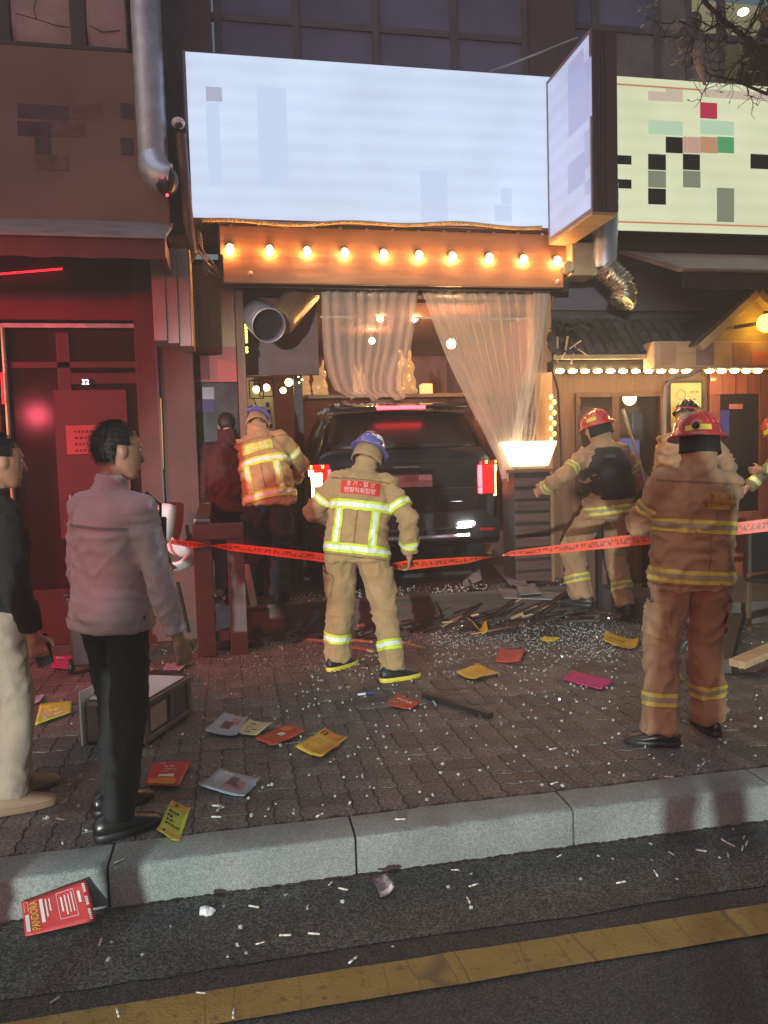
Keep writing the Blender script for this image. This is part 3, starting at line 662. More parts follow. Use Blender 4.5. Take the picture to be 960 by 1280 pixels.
# ------------------------------------------------------------------ right neighbour sign
rs_ = empty('cream_sign', (5.6, 6.9, 3.6), 'pale cream lit sign with black, red and green print at the right', 'sign')
YR = 6.9
rz1, rz0 = 5.09, P(860, 290, YR).z
box('cabinet', (3.2, YR + .015, rz0 - .01), (10.2, YR + .3, rz1 + .01), darkmetal, rs_)
box('lit_face', (3.215, YR, rz0), (10.19, YR + .014, rz1), rightpanel, rs_, 0)
ink = [M('sign_black', (.018, .016, .018), .6), E('sign_red', (.48, .03, .07), .8), E('sign_green', (.10, .40, .16), .7), E('sign_orange', (.55, .29, .16), .8), E('sign_pink', (.60, .36, .28), .8),
       M('sign_grey', (.17, .18, .155), .6), E('sign_tint_pink', (.62, .52, .40), .8), E('sign_tint_green', (.48, .66, .46), .85), E('red_line', (.60, .20, .10), .8), E('sign_grey_green', (.22, .25, .17), .8)]
blocks = [((875, 128, 896, 149), 1), ((832, 171, 853, 192), 0), ((853.5, 171, 874.5, 192), 4), ((875, 171, 896, 192), 3), ((896.5, 171, 917, 192), 2), ((810, 192.5, 832, 213), 0), ((853.5, 192.5, 874.5, 213), 0),
          ((938, 192.5, 985, 213), 0), ((810, 213.5, 832, 235), 9), ((853.5, 213.5, 875, 235), 9), ((810, 235.5, 832, 256), 0), ((896, 235, 917, 278), 9), ((770, 194, 789, 206), 0), ((770, 224, 789, 236), 0),
          ((832, 111, 853, 128), 6), ((810, 114, 832, 127), 6), ((875, 111, 960, 127), 6), ((875, 150, 917, 170), 7), ((810, 150, 853, 170), 7)]
rb = B()
for (a, b, c, d), m in blocks:
    A, C_ = P(a, b, YR), P(c, d, YR); rb.mat(m).box((A.x, YR - .006 - .0002 * m, C_.z), (C_.x, YR - .001, min(A.z, rz1 - .01)))
A = P(775, 114, YR).z
for z in (rz1 - .075, rz0 + .075): rb.mat(8).box((3.215, YR - .004, z - .007), (10.19, YR - .0008, z + .007))
rb.build('sign_print', ink, rs_)

box_r = empty('right_awning', (6, 6.4, 3.2), 'pale grey fabric awning rolled out under the cream sign', 'awning')
B().loft([[V((x, 6.42, 3.185)), V((x, 6.40, 3.20)), V((x, YR + .1, 3.50)), V((x, YR + .1, 3.48))] for x in (P(852, 330, 6.4).x, 10)]).build('fabric', M('awning_fabric', (0.30, 0.25, 0.23), .7, var=.15, scale=3), box_r)
ax = P(852, 330, 6.4).x
B().add([(ax, 6.4, 3.2), (ax, 6.43, 3.17), (3.75, YR + .1, 3.48), (3.75, YR + .1, 3.51)], [(0, 1, 2, 3)]).add([(ax, 6.4, 3.205), (3.75, YR + .1, 3.515), (ax + .02, YR + .1, 3.505)], [(0, 1, 2)]).build('side_flap', M('awning_side', (0.22, 0.17, 0.15), .7), box_r)
B().tube([(ax, 6.40, 3.19), (10, 6.40, 3.19)], .022, 10).build('front_bar', M('awning_bar', (.36, .30, .26), .4, .5), box_r, smooth=True)
vl = B(); vl.loft([[V((x, 6.41, 3.17)), V((x, 6.41 + .004 * math.sin(x * 30), 3.03)), V((x, 6.416 + .004 * math.sin(x * 30), 3.03)), V((x, 6.416, 3.17))] for x in [ax + .02 + i * .06 for i in range(98)]])
vl.build('valance', M('awning_valance_dark', (0.045, 0.030, 0.028), .8), box_r, smooth=True)

# ------------------------------------------------------------------ ducts under the side sign
sd_ = empty('silver_duct', (3.46, 6.7, 3.5), 'shiny silver duct dropping below the side sign', 'duct')
pts, rs = ribbed([P(757, 232, 6.72), P(757, 262, 6.7), P(755, 336, 6.7)], .112, 2, .09, .004)
B().tube(pts, rs, 24).build('pipe', ductm, sd_, smooth=True)
hp = [P(x, y, yy) for x, y, yy in ((755, 334, 6.7), (762, 341, 6.68), (772, 349, 6.66), (780, 359, 6.65), (781, 370, 6.64), (776, 380, 6.63))]
sm = []
for i in range(len(hp) - 1):
    for k in range(6): sm.append(hp[i].lerp(hp[i + 1], k / 6))
B().tube(sm, [.108 + (.014 if i % 2 else -.004) for i in range(len(sm))], 20).build('flexible_hose', foil, sd_, smooth=True)
vb = empty('fan_box', (3.2, 6.7, 3.3), 'cream fan housing with round boss beside the silver duct', 'fan')
a, b = P(713, 303, 6.72), P(742, 345, 6.72)
B().box((a.x, 6.70, b.z), (b.x + .04, 6.98, a.z)).build('housing', M('aged_cream_metal', (.34, .24, .14), .5, var=.25), vb, bevel=.015)
c = P(712, 333, 6.62); B().tube([c + V((0, .09, 0)), c + V((0, .02, 0)), c], [.055, .058, .045], 16).build('boss', M('boss_cream', (.50, .36, .20), .4), vb, smooth=True)

# ------------------------------------------------------------------ right neighbour: tiled eave, gable, shop front
nb_ = empty('right_restaurant', (5, 7.3, 0), 'timber restaurant front with tiled eave and red door at the right', 'restaurant')
YN = 7.35
box('upper_wall', (3.2, YN, 2.5), (10, YN + .1, 3.62), M('dark_brown_render', (0.060, 0.030, 0.026), .8, var=.25), nb_)
wl = B()
wA, wB_ = P(752, 490, YN), P(824, 605, YN)
dA = P(884, 462, YN).x; dB = P(952, 462, YN).x
wl.box((3.15, YN, 2.18), (10, YN + .12, 2.5)).box((3.15, YN, 0), (wA.x - .30, YN + .12, 2.18)).box((wB_.x + .05, YN, 0), (dA, YN + .12, 2.18)).box((wA.x - .3, YN, 0), (wB_.x + .05, YN + .12, wB_.z - .05)).box((dB + .1, YN, 0), (10, YN + .12, 2.18))
wl.build('wall', wood('shop_timber', (0.11, 0.048, 0.028), (0.17, 0.078, 0.045), .55, 3, 'Z'), nb_)
wf_ = B(); x0, x1, z0, z1 = wA.x - .30, wB_.x + .05, wB_.z - .05, 2.18
wf_.box((x0, YN - .04, z1 - .05), (x1, YN - .004, z1)).box((x0, YN - .04, z0), (x1, YN - .004, z0 + .06)).box((x0, YN - .04, z0 + .06), (x0 + .05, YN - .004, z1 - .05)).box((x1 - .05, YN - .04, z0 + .06), (x1, YN - .004, z1 - .05))
xmid = P(768, 520, YN).x; wf_.box((xmid - .04, YN - .04, z0 + .06), (xmid + .04, YN - .004, z1 - .05))
win = wf_.build('window_frame', wood('window_timber', (.09, .035, .022), (.13, .055, .035), .45, 3, 'Z'), nb_, bevel=.004)
box('pane', (x0 + .05, YN + .01, z0 + .06), (xmid - .04, YN + .016, z1 - .05), clearpane, win, 0)
box('pane', (xmid + .04, YN + .01, z0 + .06), (x1 - .05, YN + .016, z1 - .05), clearpane, win, 0)
box('inner_wall', (3.1, 9.6, 0), (8, 9.7, 2.6), M('inner_wall_warm', (0.30, 0.15, 0.09), .8, var=.3, scale=2), nb_, 0)
box('inner_ceiling', (3.45, YN + .12, 2.52), (8, 9.6, 2.55), intwall, nb_, 0)
box('inner_floor', (3.45, YN + .12, -.02), (8, 9.6, .02), intwall, nb_, 0)
c = P(787, 497, 8.2)
tag(B().ball(c, (.075, .075, .085)).build('pendant_lamp', E('pendant_glow', (1, .62, .2), 45), smooth=True), 'glowing pendant lamp inside the right restaurant window', 'lamp')
scr = E('blue_screen', (0.20, 0.20, 0.55), .7)
a, b = P(775, 548, 9.0), P(800, 590, 9.0)
tag(B().box((a.x, 9.0, b.z), (b.x, 9.05, a.z)).build('blue_screen', scr, bevel=.01), 'lit blue screen low inside the right restaurant window', 'screen')
a, b = P(790, 515, 9.0), P(806, 552, 9.0)
tag(B().box((a.x, 9.0, b.z), (b.x, 9.06, a.z)).build('refrigerator', M('fridge_grey', (.12, .13, .18), .4), bevel=.02), 'dark grey cooler standing inside the right restaurant window', 'cooler')
# red door
dr = B(); dr.box((dA, YN - .05, 0), (dB + .1, YN - .01, .9)).box((dA, YN - .05, 2.14), (dB + .1, YN - .01, 2.4))
pA, pB = P(899, 487, YN - .03), P(948, 600, YN - .03)
dr.box((dA, YN - .05, .9), (pA.x, YN - .01, 2.14)).box((pB.x, YN - .05, .9), (dB + .1, YN - .01, 2.14))
door = dr.build('door', redwood, nb_, bevel=.006)
box('pane', (pA.x, YN - .03, .9), (pB.x, YN - .025, 2.14), glassy('door_pane_dark', (.03, .02, .02), .55), door, 0)
gr = B()
for i in range(1, 5):
    x = dA + (dB - dA + .1) * i / 5
    gr.box((x - .003, YN - .053, 2.141), (x + .003, YN - .0505, 2.399))
gr.build('groove', blackwood, door)
a, b = P(902, 513, 8.6), P(912, 548, 8.6)
tag(B().box((a.x - .05, 8.6, b.z), (b.x, 8.62, a.z)).build('violet_light', E('violet_lamp', (.28, .20, .72), .9), bevel=.006), 'violet light panel glowing behind the red door pane', 'light')
a, b = P(912, 505, YN - .04), P(929, 511, YN - .04)
box('door_sticker', (a.x, YN - .033, b.z), (b.x, YN - .0305, a.z), M('sticker_pink', (.42, .12, .10), .6), door, 0)
# menu board
a, b = P(839, 479, YN - .06), P(877, 560, YN - .06)
mb = empty('menu_board', (a.x, YN - .05, b.z), 'cream menu board with printed lines beside the red door', 'menu board')
box('frame', (a.x - .03, YN - .05, b.z - .03), (b.x + .03, YN - .005, a.z + .03), blackwood, mb)
box('sheet', (a.x, YN - .056, b.z), (b.x, YN - .051, a.z), M('cream_menu_sheet', (.55, .38, .16), .7, var=.1), mb, 0)
ml = B(); cc = V(((a.x + b.x) / 2 - .06, YN - .0575, a.z - .12))
ml.loft([[cc + V((r * math.cos(t * math.pi / 10), -.001 * (k in (1, 2)), r * math.sin(t * math.pi / 10))) for t in range(20)] for k, r in enumerate((.055, .055, .046, .046))], cap=False, closed=True)
rnd = random.Random(5)
for r in range(7):
    x = a.x + .05
    while x < b.x - .06:
        w = rnd.uniform(.015, .05)
        if not (r < 2 and x < cc.x + .08): ml.box((x, YN - .0585, a.z - .10 - r * .075), (x + w, YN - .0565, a.z - .085 - r * .075))
        x += w + .014
ml.build('print_block', M('brown_ink', (.20, .12, .05), .7), mb)
box('entrance_step', (3.62, 6.05, -.01), (10, YN - .055, .2), M('step_concrete', (.10, .085, .075), .8, bump=.3), nb_, .015)
# eave
ev = empty('tiled_eave', (4, 7.0, 2.5), 'low eave of dark curved clay tiles with splintered left end', 'roof')
ex0, ex1 = P(694, 440, 6.9).x, 6.6
B().add([(ex0, 6.9, 2.47), (ex1, 6.9, 2.47), (ex1, YN, 2.92), (ex0, YN, 2.92), (ex0, 6.9, 2.50), (ex1, 6.9, 2.50), (ex1, YN, 2.95), (ex0, YN, 2.95)], [(0, 3, 2, 1), (4, 5, 6, 7), (0, 1, 5, 4), (1, 2, 6, 5), (2, 3, 7, 6), (3, 0, 4, 7)]).build('sheathing', blackwood, ev)
box('eave_board', (ex0 - .02, 6.865, 2.455), (ex1, 6.895, 2.50), palewood, ev)
tb = B(); rings = []
for k, (y, s) in enumerate(((0, 1.0), (.05, 1.0), (.17, .9))):
    n = 7
    o_ = [V((.052 * s * math.cos(math.pi * i / (n - 1)), y, .045 * s * math.sin(math.pi * i / (n - 1)))) for i in range(n)]
    i_ = [V((.040 * s * math.cos(math.pi * i / (n - 1)), y, .032 * s * math.sin(math.pi * i / (n - 1)))) for i in range(n - 1, -1, -1)]
    rings.append(o_ + i_)
tme = tb.loft(rings).mesh('tile', mats=[tilem]); slope = math.atan2(.45, YN - 6.9); rnd = random.Random(9)
for c in range(int((ex1 - ex0) / .108)):
    for r in range(4):
        x = ex0 + .06 + c * .108; y = 6.88 + r * .118
        if x > 4.35 and r < 4 and x > 4.5: continue
        o = link('tile', tme, ev); broke = c < 5 and rnd.random() < .5
        o.location = V((x + (rnd.uniform(-.03, .03) if broke else rnd.uniform(-.004, .004)), y, 2.505 + (y - 6.9) * math.tan(slope) + (rnd.uniform(0, .04) if broke else 0))) - V((4, 7.0, 2.5))
        o.rotation_euler = (slope + (rnd.uniform(-.4, .2) if broke else rnd.uniform(-.03, .03)), rnd.uniform(-.4, .4) if broke else 0, rnd.uniform(-.5, .5) if broke else rnd.uniform(-.03, .03))
rg = B(); rg.tube([(ex0, YN - .06, 2.93), (ex1, YN - .06, 2.93)], .06, 10); rg.build('ridge_tile', tilem, ev, smooth=True)
bm_ = box('eave_beam', (ex0, 6.95, 2.36), (ex1, 7.1, 2.455), blackwood, ev)
sp = B(); rnd = random.Random(12)
for i in range(7):
    p = P(692 + i * 5, 445 + rnd.uniform(-10, 10), 6.86); d = V((rnd.uniform(-.12, .12), rnd.uniform(-.1, .02), rnd.uniform(-.10, .14))); sp.bar(p, p + d, .018, .010)
sp.build('splinter', palewood, ev)
# gable with lantern
ga = empty('small_gable', (5.2, 6.75, 2.6), 'small timber gable lit yellow by a round lantern', 'gable')
pk = P(940, 372, 6.75); lf = P(878, 428, 6.75); rt = V((2 * pk.x - lf.x, 6.75, lf.z))
B().add([lf, rt, pk, lf + V((0, .5, 0)), rt + V((0, .5, 0)), pk + V((0, .5, 0))], [(0, 1, 2), (3, 5, 4), (0, 3, 4, 1), (0, 2, 5, 3), (1, 4, 5, 2)]).build('gable_wall', wood('gable_boards', (.30, .19, .09), (.40, .26, .13), .6, 3, 'X'), ga)
B().bar(lf + V((-.08, -.06, -.06)), pk + V((.0, -.06, .03)), .10, .075).build('barge_board', palewood, ga, bevel=.006)
B().bar(rt + V((.08, -.06, -.06)), pk + V((.0, -.065, .03)), .10, .075).build('barge_board', palewood, ga, bevel=.006)
B().add([lf + V((-.16, -.1, -.02)), pk + V((0, -.1, .10)), pk + V((0, .6, .10)), lf + V((-.16, .6, -.02)), lf + V((-.16, -.1, -.05)), pk + V((0, -.1, .06)), pk + V((0, .6, .06)), lf + V((-.16, .6, -.05))], [(0, 1, 2, 3), (7, 6, 5, 4), (0, 4, 5, 1), (1, 5, 6, 2), (2, 6, 7, 3), (3, 7, 4, 0)]).build('roof_slab', tilem, ga)
B().bar(P(918, 409, 6.72), P(955, 403, 6.60), .035, .03).build('bracket_arm', blackwood, ga)
lp_ = P(958, 404, 6.56); la = empty('round_lantern', lp_, 'glowing yellow round lantern hanging from the small gable', 'lantern')
B().ball(lp_, .085, 16, 12).build('globe', lantern, la, smooth='all')
B().tube([lp_ + V((0, 0, .08)), lp_ + V((0, 0, .11))], .03, 10).build('cap', plasticblk, la)
fin = B(); fp = P(931, 374, 6.66)
for k in range(6): fin.tube([fp, fp + V((.05 * math.cos(k), -.02, .03 + .03 * math.sin(k * 2)))], [.014, .006], 6)
fin.build('finial', blackwood, ga, smooth=True)
# boxed sign under the gable
a, b = P(818, 426, 6.72), P(985, 460, 6.72)
bx = empty('eave_sign', (a.x, 6.75, b.z), 'long peach boxed sign below the small gable', 'sign')
box('box', (a.x, 6.73, b.z + .008), (b.x + 1.2, 6.93, a.z), M('peach_sign_box', (.42, .24, .14), .6, var=.08), bx, .012)
pc = [(.34, .17, .10), (.36, .20, .10), (.18, .10, .085), (.42, .22, .07), (.36, .16, .075), (.62, .16, .055), (.36, .22, .04)]
for i, px in enumerate((826, 848, 871, 893, 917, 940, 962)):
    A, C_ = P(px, 428.5, 6.72), P(px + (20 if i in (0, 3) else 22), 458, 6.72); box('print', (A.x, 6.7255 - .0003 * i, C_.z + .012), (C_.x, 6.7292, (A.z if i % 2 == 0 else (A.z + C_.z) / 2 + .03)), M('eave_sign_ink', pc[i], .7), bx, 0)
# LED row: each lamp a thing
lme = None
for i, px in enumerate([700 + 15.8 * k for k in range(11)] + [887, 902, 918, 933, 947]):
    p = P(px, 464, 6.93)
    nm = link('led_lamp', lme) if lme else B().loft([[V((.040 * k * math.cos(t), y, .017 * k * math.sin(t))) for t in [2 * math.pi * j / 12 for j in range(12)]] for k, y in ((.5, -.022), (.9, -.016), (1, -.004), (1, .012))]).build('led_lamp', ledm, smooth=True, local=True)
    lme = nm.data; nm.location = p; tag(nm, 'oval warm white lamp under the tiled eave, %s from the left' % 'first second third fourth fifth sixth seventh eighth ninth tenth eleventh twelfth thirteenth fourteenth fifteenth sixteenth'.split()[i], 'lamp', 'oval lamps under the tiled eave')
tag(box('lamp_rail', (ex0, 6.925, 2.3495), (5.9, 6.949, 2.359), blackwood), 'dark timber rail that carries the oval lamps', 'rail')
# posts and light string right of the opening
ph = empty('opening_post', (3.05, 7.1, 0), 'split timber post with brick infill right of the wrecked opening', 'post')
x_a, x_b, x_c = P(657, 450, 7.1).x, P(668, 450, 7.1).x, P(690, 450, 7.1).x
box('timber', (x_b, 7.1, .0), (x_c, 7.28, 3.15), wood('post_timber', (.22, .10, .05), (.32, .16, .08), .55, 3, 'Z'), ph, .006)
brm = M('scorched_brick', (.17, .085, .055), .8, var=.2, rnd=.3, bump=.5)
bme = B().box((-.055, -.05, -.024), (.055, .05, .024)).mesh('brick', mats=[brm])
for i in range(34):
    o = link('brick', bme, ph); o.location = V(((x_a + x_b) / 2 - .004, 7.17 + random.uniform(-.008, .008), .33 + i * .056)) - V((3.05, 7.1, 0)); finish(o, False, .004, 1)
box('mortar', (x_a - .03, 7.15, .3), (x_b - .002, 7.2, 2.25), grout, ph, 0)
st_ = empty('led_strip', P(690, 530, 7.06), 'upright string of yellow lights right of the sheer curtain', 'light strip'); wym = E('warm_yellow_led', (1.0, .60, .10), 9)
for i in range(11):
    p = P(690 + (3 if i % 2 else -1), 496 + i * 6.6, 7.06); B().ball(p, (.018, .016, .024), 8, 6).build('led', wym, st_, smooth=True)
tag(B().tube([P(x, y, 6.9) for x, y in ((688, 455), (693, 470), (698, 490), (700, 540), (702, 600))], .010, 6).build('hanging_cable', blackrub, smooth=True), 'black cable hanging from the left end of the tiled eave', 'cable')
cbp = [P(x, y, 6.6) for x, y in ((876, 460), (862, 468), (843, 472), (833, 482), (831, 520), (831, 560), (829, 590), (815, 610))]
tag(B().tube(cbp, .022, 8).build('curved_hose', M('beige_hose', (.26, .16, .11), .5), smooth=True), 'beige hose curving down from the lamp rail beside the menu board', 'hose')
tag(B().tube([P(779, 512, 6.9), P(806, 600, 6.4), P(812, 622, 6.3)], .016, 8).build('leaning_pole', M('grey_pole', (.14, .11, .10), .4), smooth=True), 'thin pole leaning behind the firefighter in the dark vest', 'pole')

# ------------------------------------------------------------------ inside the wrecked shop
rm = empty('shop_interior', (1.5, 9, 0.3), 'dim red interior walls behind the curtains of the wrecked shop', 'room')
box('back_wall', (-.27, 11.5, .3), (3.4, 11.6, 3.4), intwall, rm, 0)
box('side_wall', (3.28, 7.62, .3), (3.38, 11.5, 3.4), intwall, rm, 0)
box('side_wall', (-.26, 7.62, .3), (-.2, 11.5, 3.4), intwall, rm, 0)
box('ceiling_panel', (-.2, 7.62, 3.12), (3.28, 11.5, 3.16), M('interior_ceiling', (.16, .07, .06), .8), rm, 0)
box('hanging_panel', (.16, 7.5, 2.40), (.86, 7.56, 3.14), M('hood_maroon', (.10, .04, .043), .5, var=.3), rm)
hd = empty('exhaust_duct', P(340, 400, 7.1), 'broken tan and silver exhaust duct open toward the street', 'duct')
pts, rs = ribbed([P(383, 364, 7.45), P(368, 380, 7.25), P(350, 402, 7.05)], .135, 2, .05, .003)
B().tube(pts, rs, 20).build('tan_pipe', M('tan_foil', (.42, .28, .16), .38, .7, var=.2, scale=9), hd, smooth=True)
a_, b_ = P(326, 398, 7.1), P(336, 407, 6.86); d = (b_ - a_)
oe = B().tube([a_ - d * .5, a_, b_, b_ + d * .02], [.145, .148, .152, .150], 22, cap=False).build('open_end', ductm, hd, smooth=True); so = oe.modifiers.new('t', 'SOLIDIFY'); so.thickness = .008
B().tube([b_ - d * .22, b_ - d * .30], .138, 22).build('duct_dark_disc', blackrub, hd)  # black disc set in the mouth as the darkness of the pipe
sh = tag(box('wall_shelf', (P(378, 496, 8.6).x, 8.45, P(400, 495, 8.6).z - .04), (3.2, 8.75, P(400, 495, 8.6).z), brownwood), 'long wooden shelf carrying the glowing rabbit lamps', 'shelf')
SHZ = P(400, 495, 8.6).z
def rabbit(px, h, y, lab):
    x = P(px, 490, y).x; r = empty('rabbit_lamp', (x, y, SHZ), lab, 'lamp', 'rabbit lamps on the shelf')
    b = B(); k = h / .42
    b.ball((x, y, SHZ + .10 * k), (.095 * k, .08 * k, .105 * k)).ball((x, y - .01, SHZ + .235 * k), (.085 * k, .075 * k, .072 * k))
    for s in (-1, 1): b.limb((x + s * .030 * k, y, SHZ + .28 * k), (x + s * .045 * k, y, SHZ + .385 * k), .022 * k, .020 * k, 10)
    for s in (-1, 1): b.ball((x + s * .06 * k, y - .06 * k, SHZ + .03 * k), (.035 * k, .04 * k, .03 * k))
    me = b.mesh('figure', V((0, 0, 0)))
    bm = bmesh.new(); bm.from_mesh(me); o_ = remesh(bm, .016 * k, 3); bm.free()
    o = link('figure', o_, r); o_.materials.append(rabbitm); off = V((x, y, SHZ))
    for v in o_.vertices: v.co -= off
    for p in o_.polygons: p.use_smooth = True
def remesh(bm, vox, smooth=4):
    me = bpy.data.meshes.new('tmp'); bm.to_mesh(me); o = bpy.data.objects.new('tmp', me); COL.objects.link(o)
    md = o.modifiers.new('r', 'REMESH'); md.mode = 'VOXEL'; md.voxel_size = vox
    dg = bpy.context.evaluated_depsgraph_get(); dg.update()
    out = bpy.data.meshes.new_from_object(o.evaluated_get(dg)); bpy.data.objects.remove(o); bpy.data.meshes.remove(me)
    b2 = bmesh.new(); b2.from_mesh(out)
    for _ in range(smooth): bmesh.ops.smooth_vert(b2, verts=b2.verts, factor=.5, use_axis_x=True, use_axis_y=True, use_axis_z=True)
    b2.to_mesh(out); b2.free(); out.materials.clear(); return out
rabbit(380, .36, 8.62, 'leftmost glowing rabbit lamp half hidden by the duct panel post')
rabbit(400, .42, 8.6, 'glowing rabbit lamp second from the left on the shelf')
rabbit(449, .36, 8.62, 'glowing rabbit lamp behind the middle of the left curtain')
rabbit(508, .54, 8.6, 'tallest glowing rabbit lamp between the two curtains')
a, b = P(526, 480, 8.6), P(540, 496, 8.6)
tag(B().box((a.x, 8.55, SHZ + .001), (b.x, 8.68, a.z)).build('cube_lamp', E('cube_lamp_glow', (1, .55, .18), 1.4), bevel=.01), 'small glowing cube lamp right of the tallest rabbit lamp', 'lamp')
tag(box('room_post', (P(371, 480, 8.3).x - .04, 8.2, .3), (P(371, 480, 8.3).x + .05, 8.3, 3.1), blackwood), 'dark post inside the room left of the rabbit lamps', 'post')
for px, py, y, r, lab in ((475, 398, 8.4, .035, 'bare bulb high behind the left curtain'), (518, 399, 8.4, .028, 'bare bulb high in the gap between the curtains'), (465, 426, 9.2, .034, 'dim bulb lower behind the left curtain'), (564, 430, 8.0, .046, 'bright bulb shining through the right curtain')):
    tag(B().ball(P(px, py, y), r).build('ceiling_bulb', bulbcore, smooth=True), lab, 'bulb')
for px, py, r, lab in ((361, 478, .042, 'round cream lamp hanging left of the rabbit shelf, upper of two'), (354, 488, .034, 'round cream lamp hanging left of the rabbit shelf, lower of two')):
    c = P(px, py, 8.4); L_ = empty('globe_lamp', c, lab, 'lamp'); B().ball(c, r).build('globe', hotyellow, L_, smooth=True); B().tube([c + V((0, 0, r)), V((c.x, c.y, 3.1))], .003, 5).build('cord', blackrub, L_)
for px, py, lab in ((320.5, 487, 'left of two framed lamps above the bowed firefighter'), (333, 484.5, 'right of two framed lamps above the bowed firefighter')):
    c = P(px, py, 8.0); L_ = empty('framed_lamp', c, lab, 'lamp'); B().ball(c, .036, 10, 8).build('globe', hotyellow, L_, smooth=True); f = B(); w = .07
    for s in (-1, 1): f.box((c.x + s * w - .006, 7.98, c.z - .09), (c.x + s * w + .006, 7.995, c.z + .09)).box((c.x - w, 7.981, c.z + s * .09 - .006), (c.x + w, 7.994, c.z + s * .09 + .006))
    f.build('frame', blackwood, L_)
rnd = random.Random(4)
for px, py, lab in ((350, 452, 'left sprig of tiny hanging lights inside the room'), (373, 464, 'right sprig of tiny hanging lights inside the room')):
    f = B(); c = P(px, py, 8.2)
    for i in range(9): f.ball(c + V((rnd.uniform(-.04, .04), 0, .12 - .03 * i)), .007 + .004 * rnd.random(), 6, 4)
    tag(f.build('fairy_lights', hotyellow), lab, 'fairy lights')
a, b = P(298, 472, 8.25), P(313, 530, 8.25)
tag(B().box((a.x, 8.25, b.z), (b.x + .05, 8.262, a.z)).build('wall_poster', paperw), 'pale poster on the inside wall left of the framed lamps', 'poster')
a, b = P(316, 492, 8.22), P(342, 545, 8.22)
ban = tag(B().add([(a.x, 8.22, a.z), (b.x, 8.20, a.z + .04), (b.x + .03, 8.23, b.z), (a.x + .13, 8.2, b.z), (a.x, 8.228, a.z), (b.x, 8.208, a.z + .04), (b.x + .03, 8.238, b.z), (a.x + .13, 8.208, b.z)], [(0, 3, 2, 1), (4, 5, 6, 7), (0, 1, 5, 4), (1, 2, 6, 5), (2, 3, 7, 6), (3, 0, 4, 7)]).build('cloth_banner', paperw), 'pale tilted banner with an upright line of print inside the room', 'banner')
for i in range(6): B().box((a.x + .13 + .008 * i, 8.196, a.z - .14 - i * .075), (a.x + .165 + .008 * i, 8.1985, a.z - .095 - i * .075)).build('print', plasticblk, ban)

# ------------------------------------------------------------------ curtains
def curtain(rows, nfold, amp, lab, cat='curtain', seed=0, y=7.12):
    """rows: (z, x_left, x_right) from top to hem; folds gather with the width."""
    rnd = random.Random(seed); n = nfold * 8; ph = [rnd.uniform(0, 6.28) for _ in range(4)]; b = B(); NR = 46
    rings = []
    for r in range(NR + 1):
        t = r / NR * (len(rows) - 1); i = min(int(t), len(rows) - 2); f = t - i; f = f * f * (3 - 2 * f) * .4 + f * .6
        z, xl, xr = [rows[i][k] + (rows[i + 1][k] - rows[i][k]) * f for k in range(3)]; tt = r / NR; row = []
        for j in range(n + 1):
            u = j / n; uu = u + .012 * math.sin(u * 23 + ph[0]) + .02 * tt * math.sin(u * 9 + ph[1])
            a = amp * (.55 + .8 * abs(math.sin(u * 7 + ph[2]))) * (.7 + .5 * tt)
            yy = y + a * math.sin(2 * math.pi * nfold * u + 1.2 * math.sin(tt * 3 + u * 5 + ph[3]))
            zz = z + (0.03 * math.sin(u * 14 + ph[1]) * tt if r == NR else 0)
            row.append(V((xl + (xr - xl) * uu, yy, zz)))
        rings.append(row)
    vs = [p for r in rings for p in r]; fs = []
    for r in range(NR):
        for j in range(n): k = r * (n + 1) + j; fs.append((k, k + 1, k + n + 2, k + n + 1))
    return tag(b.add(vs, fs).build('sheer_curtain', curtainm, smooth='all'), lab, cat)
def cx(px, py): return P(px, py, 7.12)
def crow(py, l, r): a, b = cx(l, py), cx(r, py); return ((a.z + b.z) / 2, a.x, b.x)
curtain([crow(358, 401, 524), crow(400, 402, 521), crow(440, 404, 514), crow(470, 410, 504), crow(488, 418, 502), crow(497, 438, 508)], 9, .030, 'sheer white curtain on the left, its hem caught on the car roof', seed=1)
curtain([crow(358, 526, 682), crow(400, 541, 681), crow(450, 561, 679), crow(500, 585, 676), crow(545, 608, 668), crow(575, 622, 660), crow(600, 628, 652)], 12, .030, 'sheer white curtain on the right, swept down past the tail lamp', seed=2)
curtain([crow(358, 662, 684), crow(420, 660, 676), crow(500, 645, 660), crow(570, 632, 642)], 2, .012, 'narrow twisted curtain edge hanging in front of the right curtain', seed=3, y=7.04)
rod = B(); rod.tube([P(400, 396, 7.2), P(684, 399, 7.2)], .010, 8); tag(rod.build('curtain_rod', M('pale_rod', (.5, .38, .28), .4), smooth=True), 'thin curtain rod crossing behind both sheer curtains', 'rod')
B_ = box('head_rail', (.80, 7.16, 3.10), (3.05, 7.24, 3.16), blackwood, None); tag(B_, 'dark head rail under the wooden fascia that holds the curtains', 'rail')

# ------------------------------------------------------------------ lit lamp box on slatted cabinet
lbx = empty('lamp_box', P(666, 584, 7.0), 'bright white tapered light box on the dark slatted cabinet', 'lamp')
tl, tr_, bl_, br_ = P(635, 552, 6.92), P(697, 551, 6.92), P(646, 583, 6.95), P(686, 582, 6.95)
B().add([tl, tr_, br_, bl_, tl + V((0, .26, 0)), tr_ + V((0, .26, 0)), br_ + V((0, .2, 0)), bl_ + V((0, .2, 0))], [(0, 3, 2, 1), (4, 5, 6, 7), (0, 1, 5, 4), (1, 2, 6, 5), (2, 3, 7, 6), (3, 0, 4, 7)]).build('shade', lampshade, lbx, bevel=.008)
box('base', (bl_.x + .02, 6.97, bl_.z - .03), (br_.x - .02, 7.13, bl_.z - .002), palewood, lbx)
cb_ = empty('slatted_cabinet', (2.85, 7.0, .3), 'dark slatted cabinet standing below the bright light box', 'cabinet')
xa, xb = P(642, 600, 6.95).x, P(690, 600, 6.95).x; ctop = bl_.z - .032
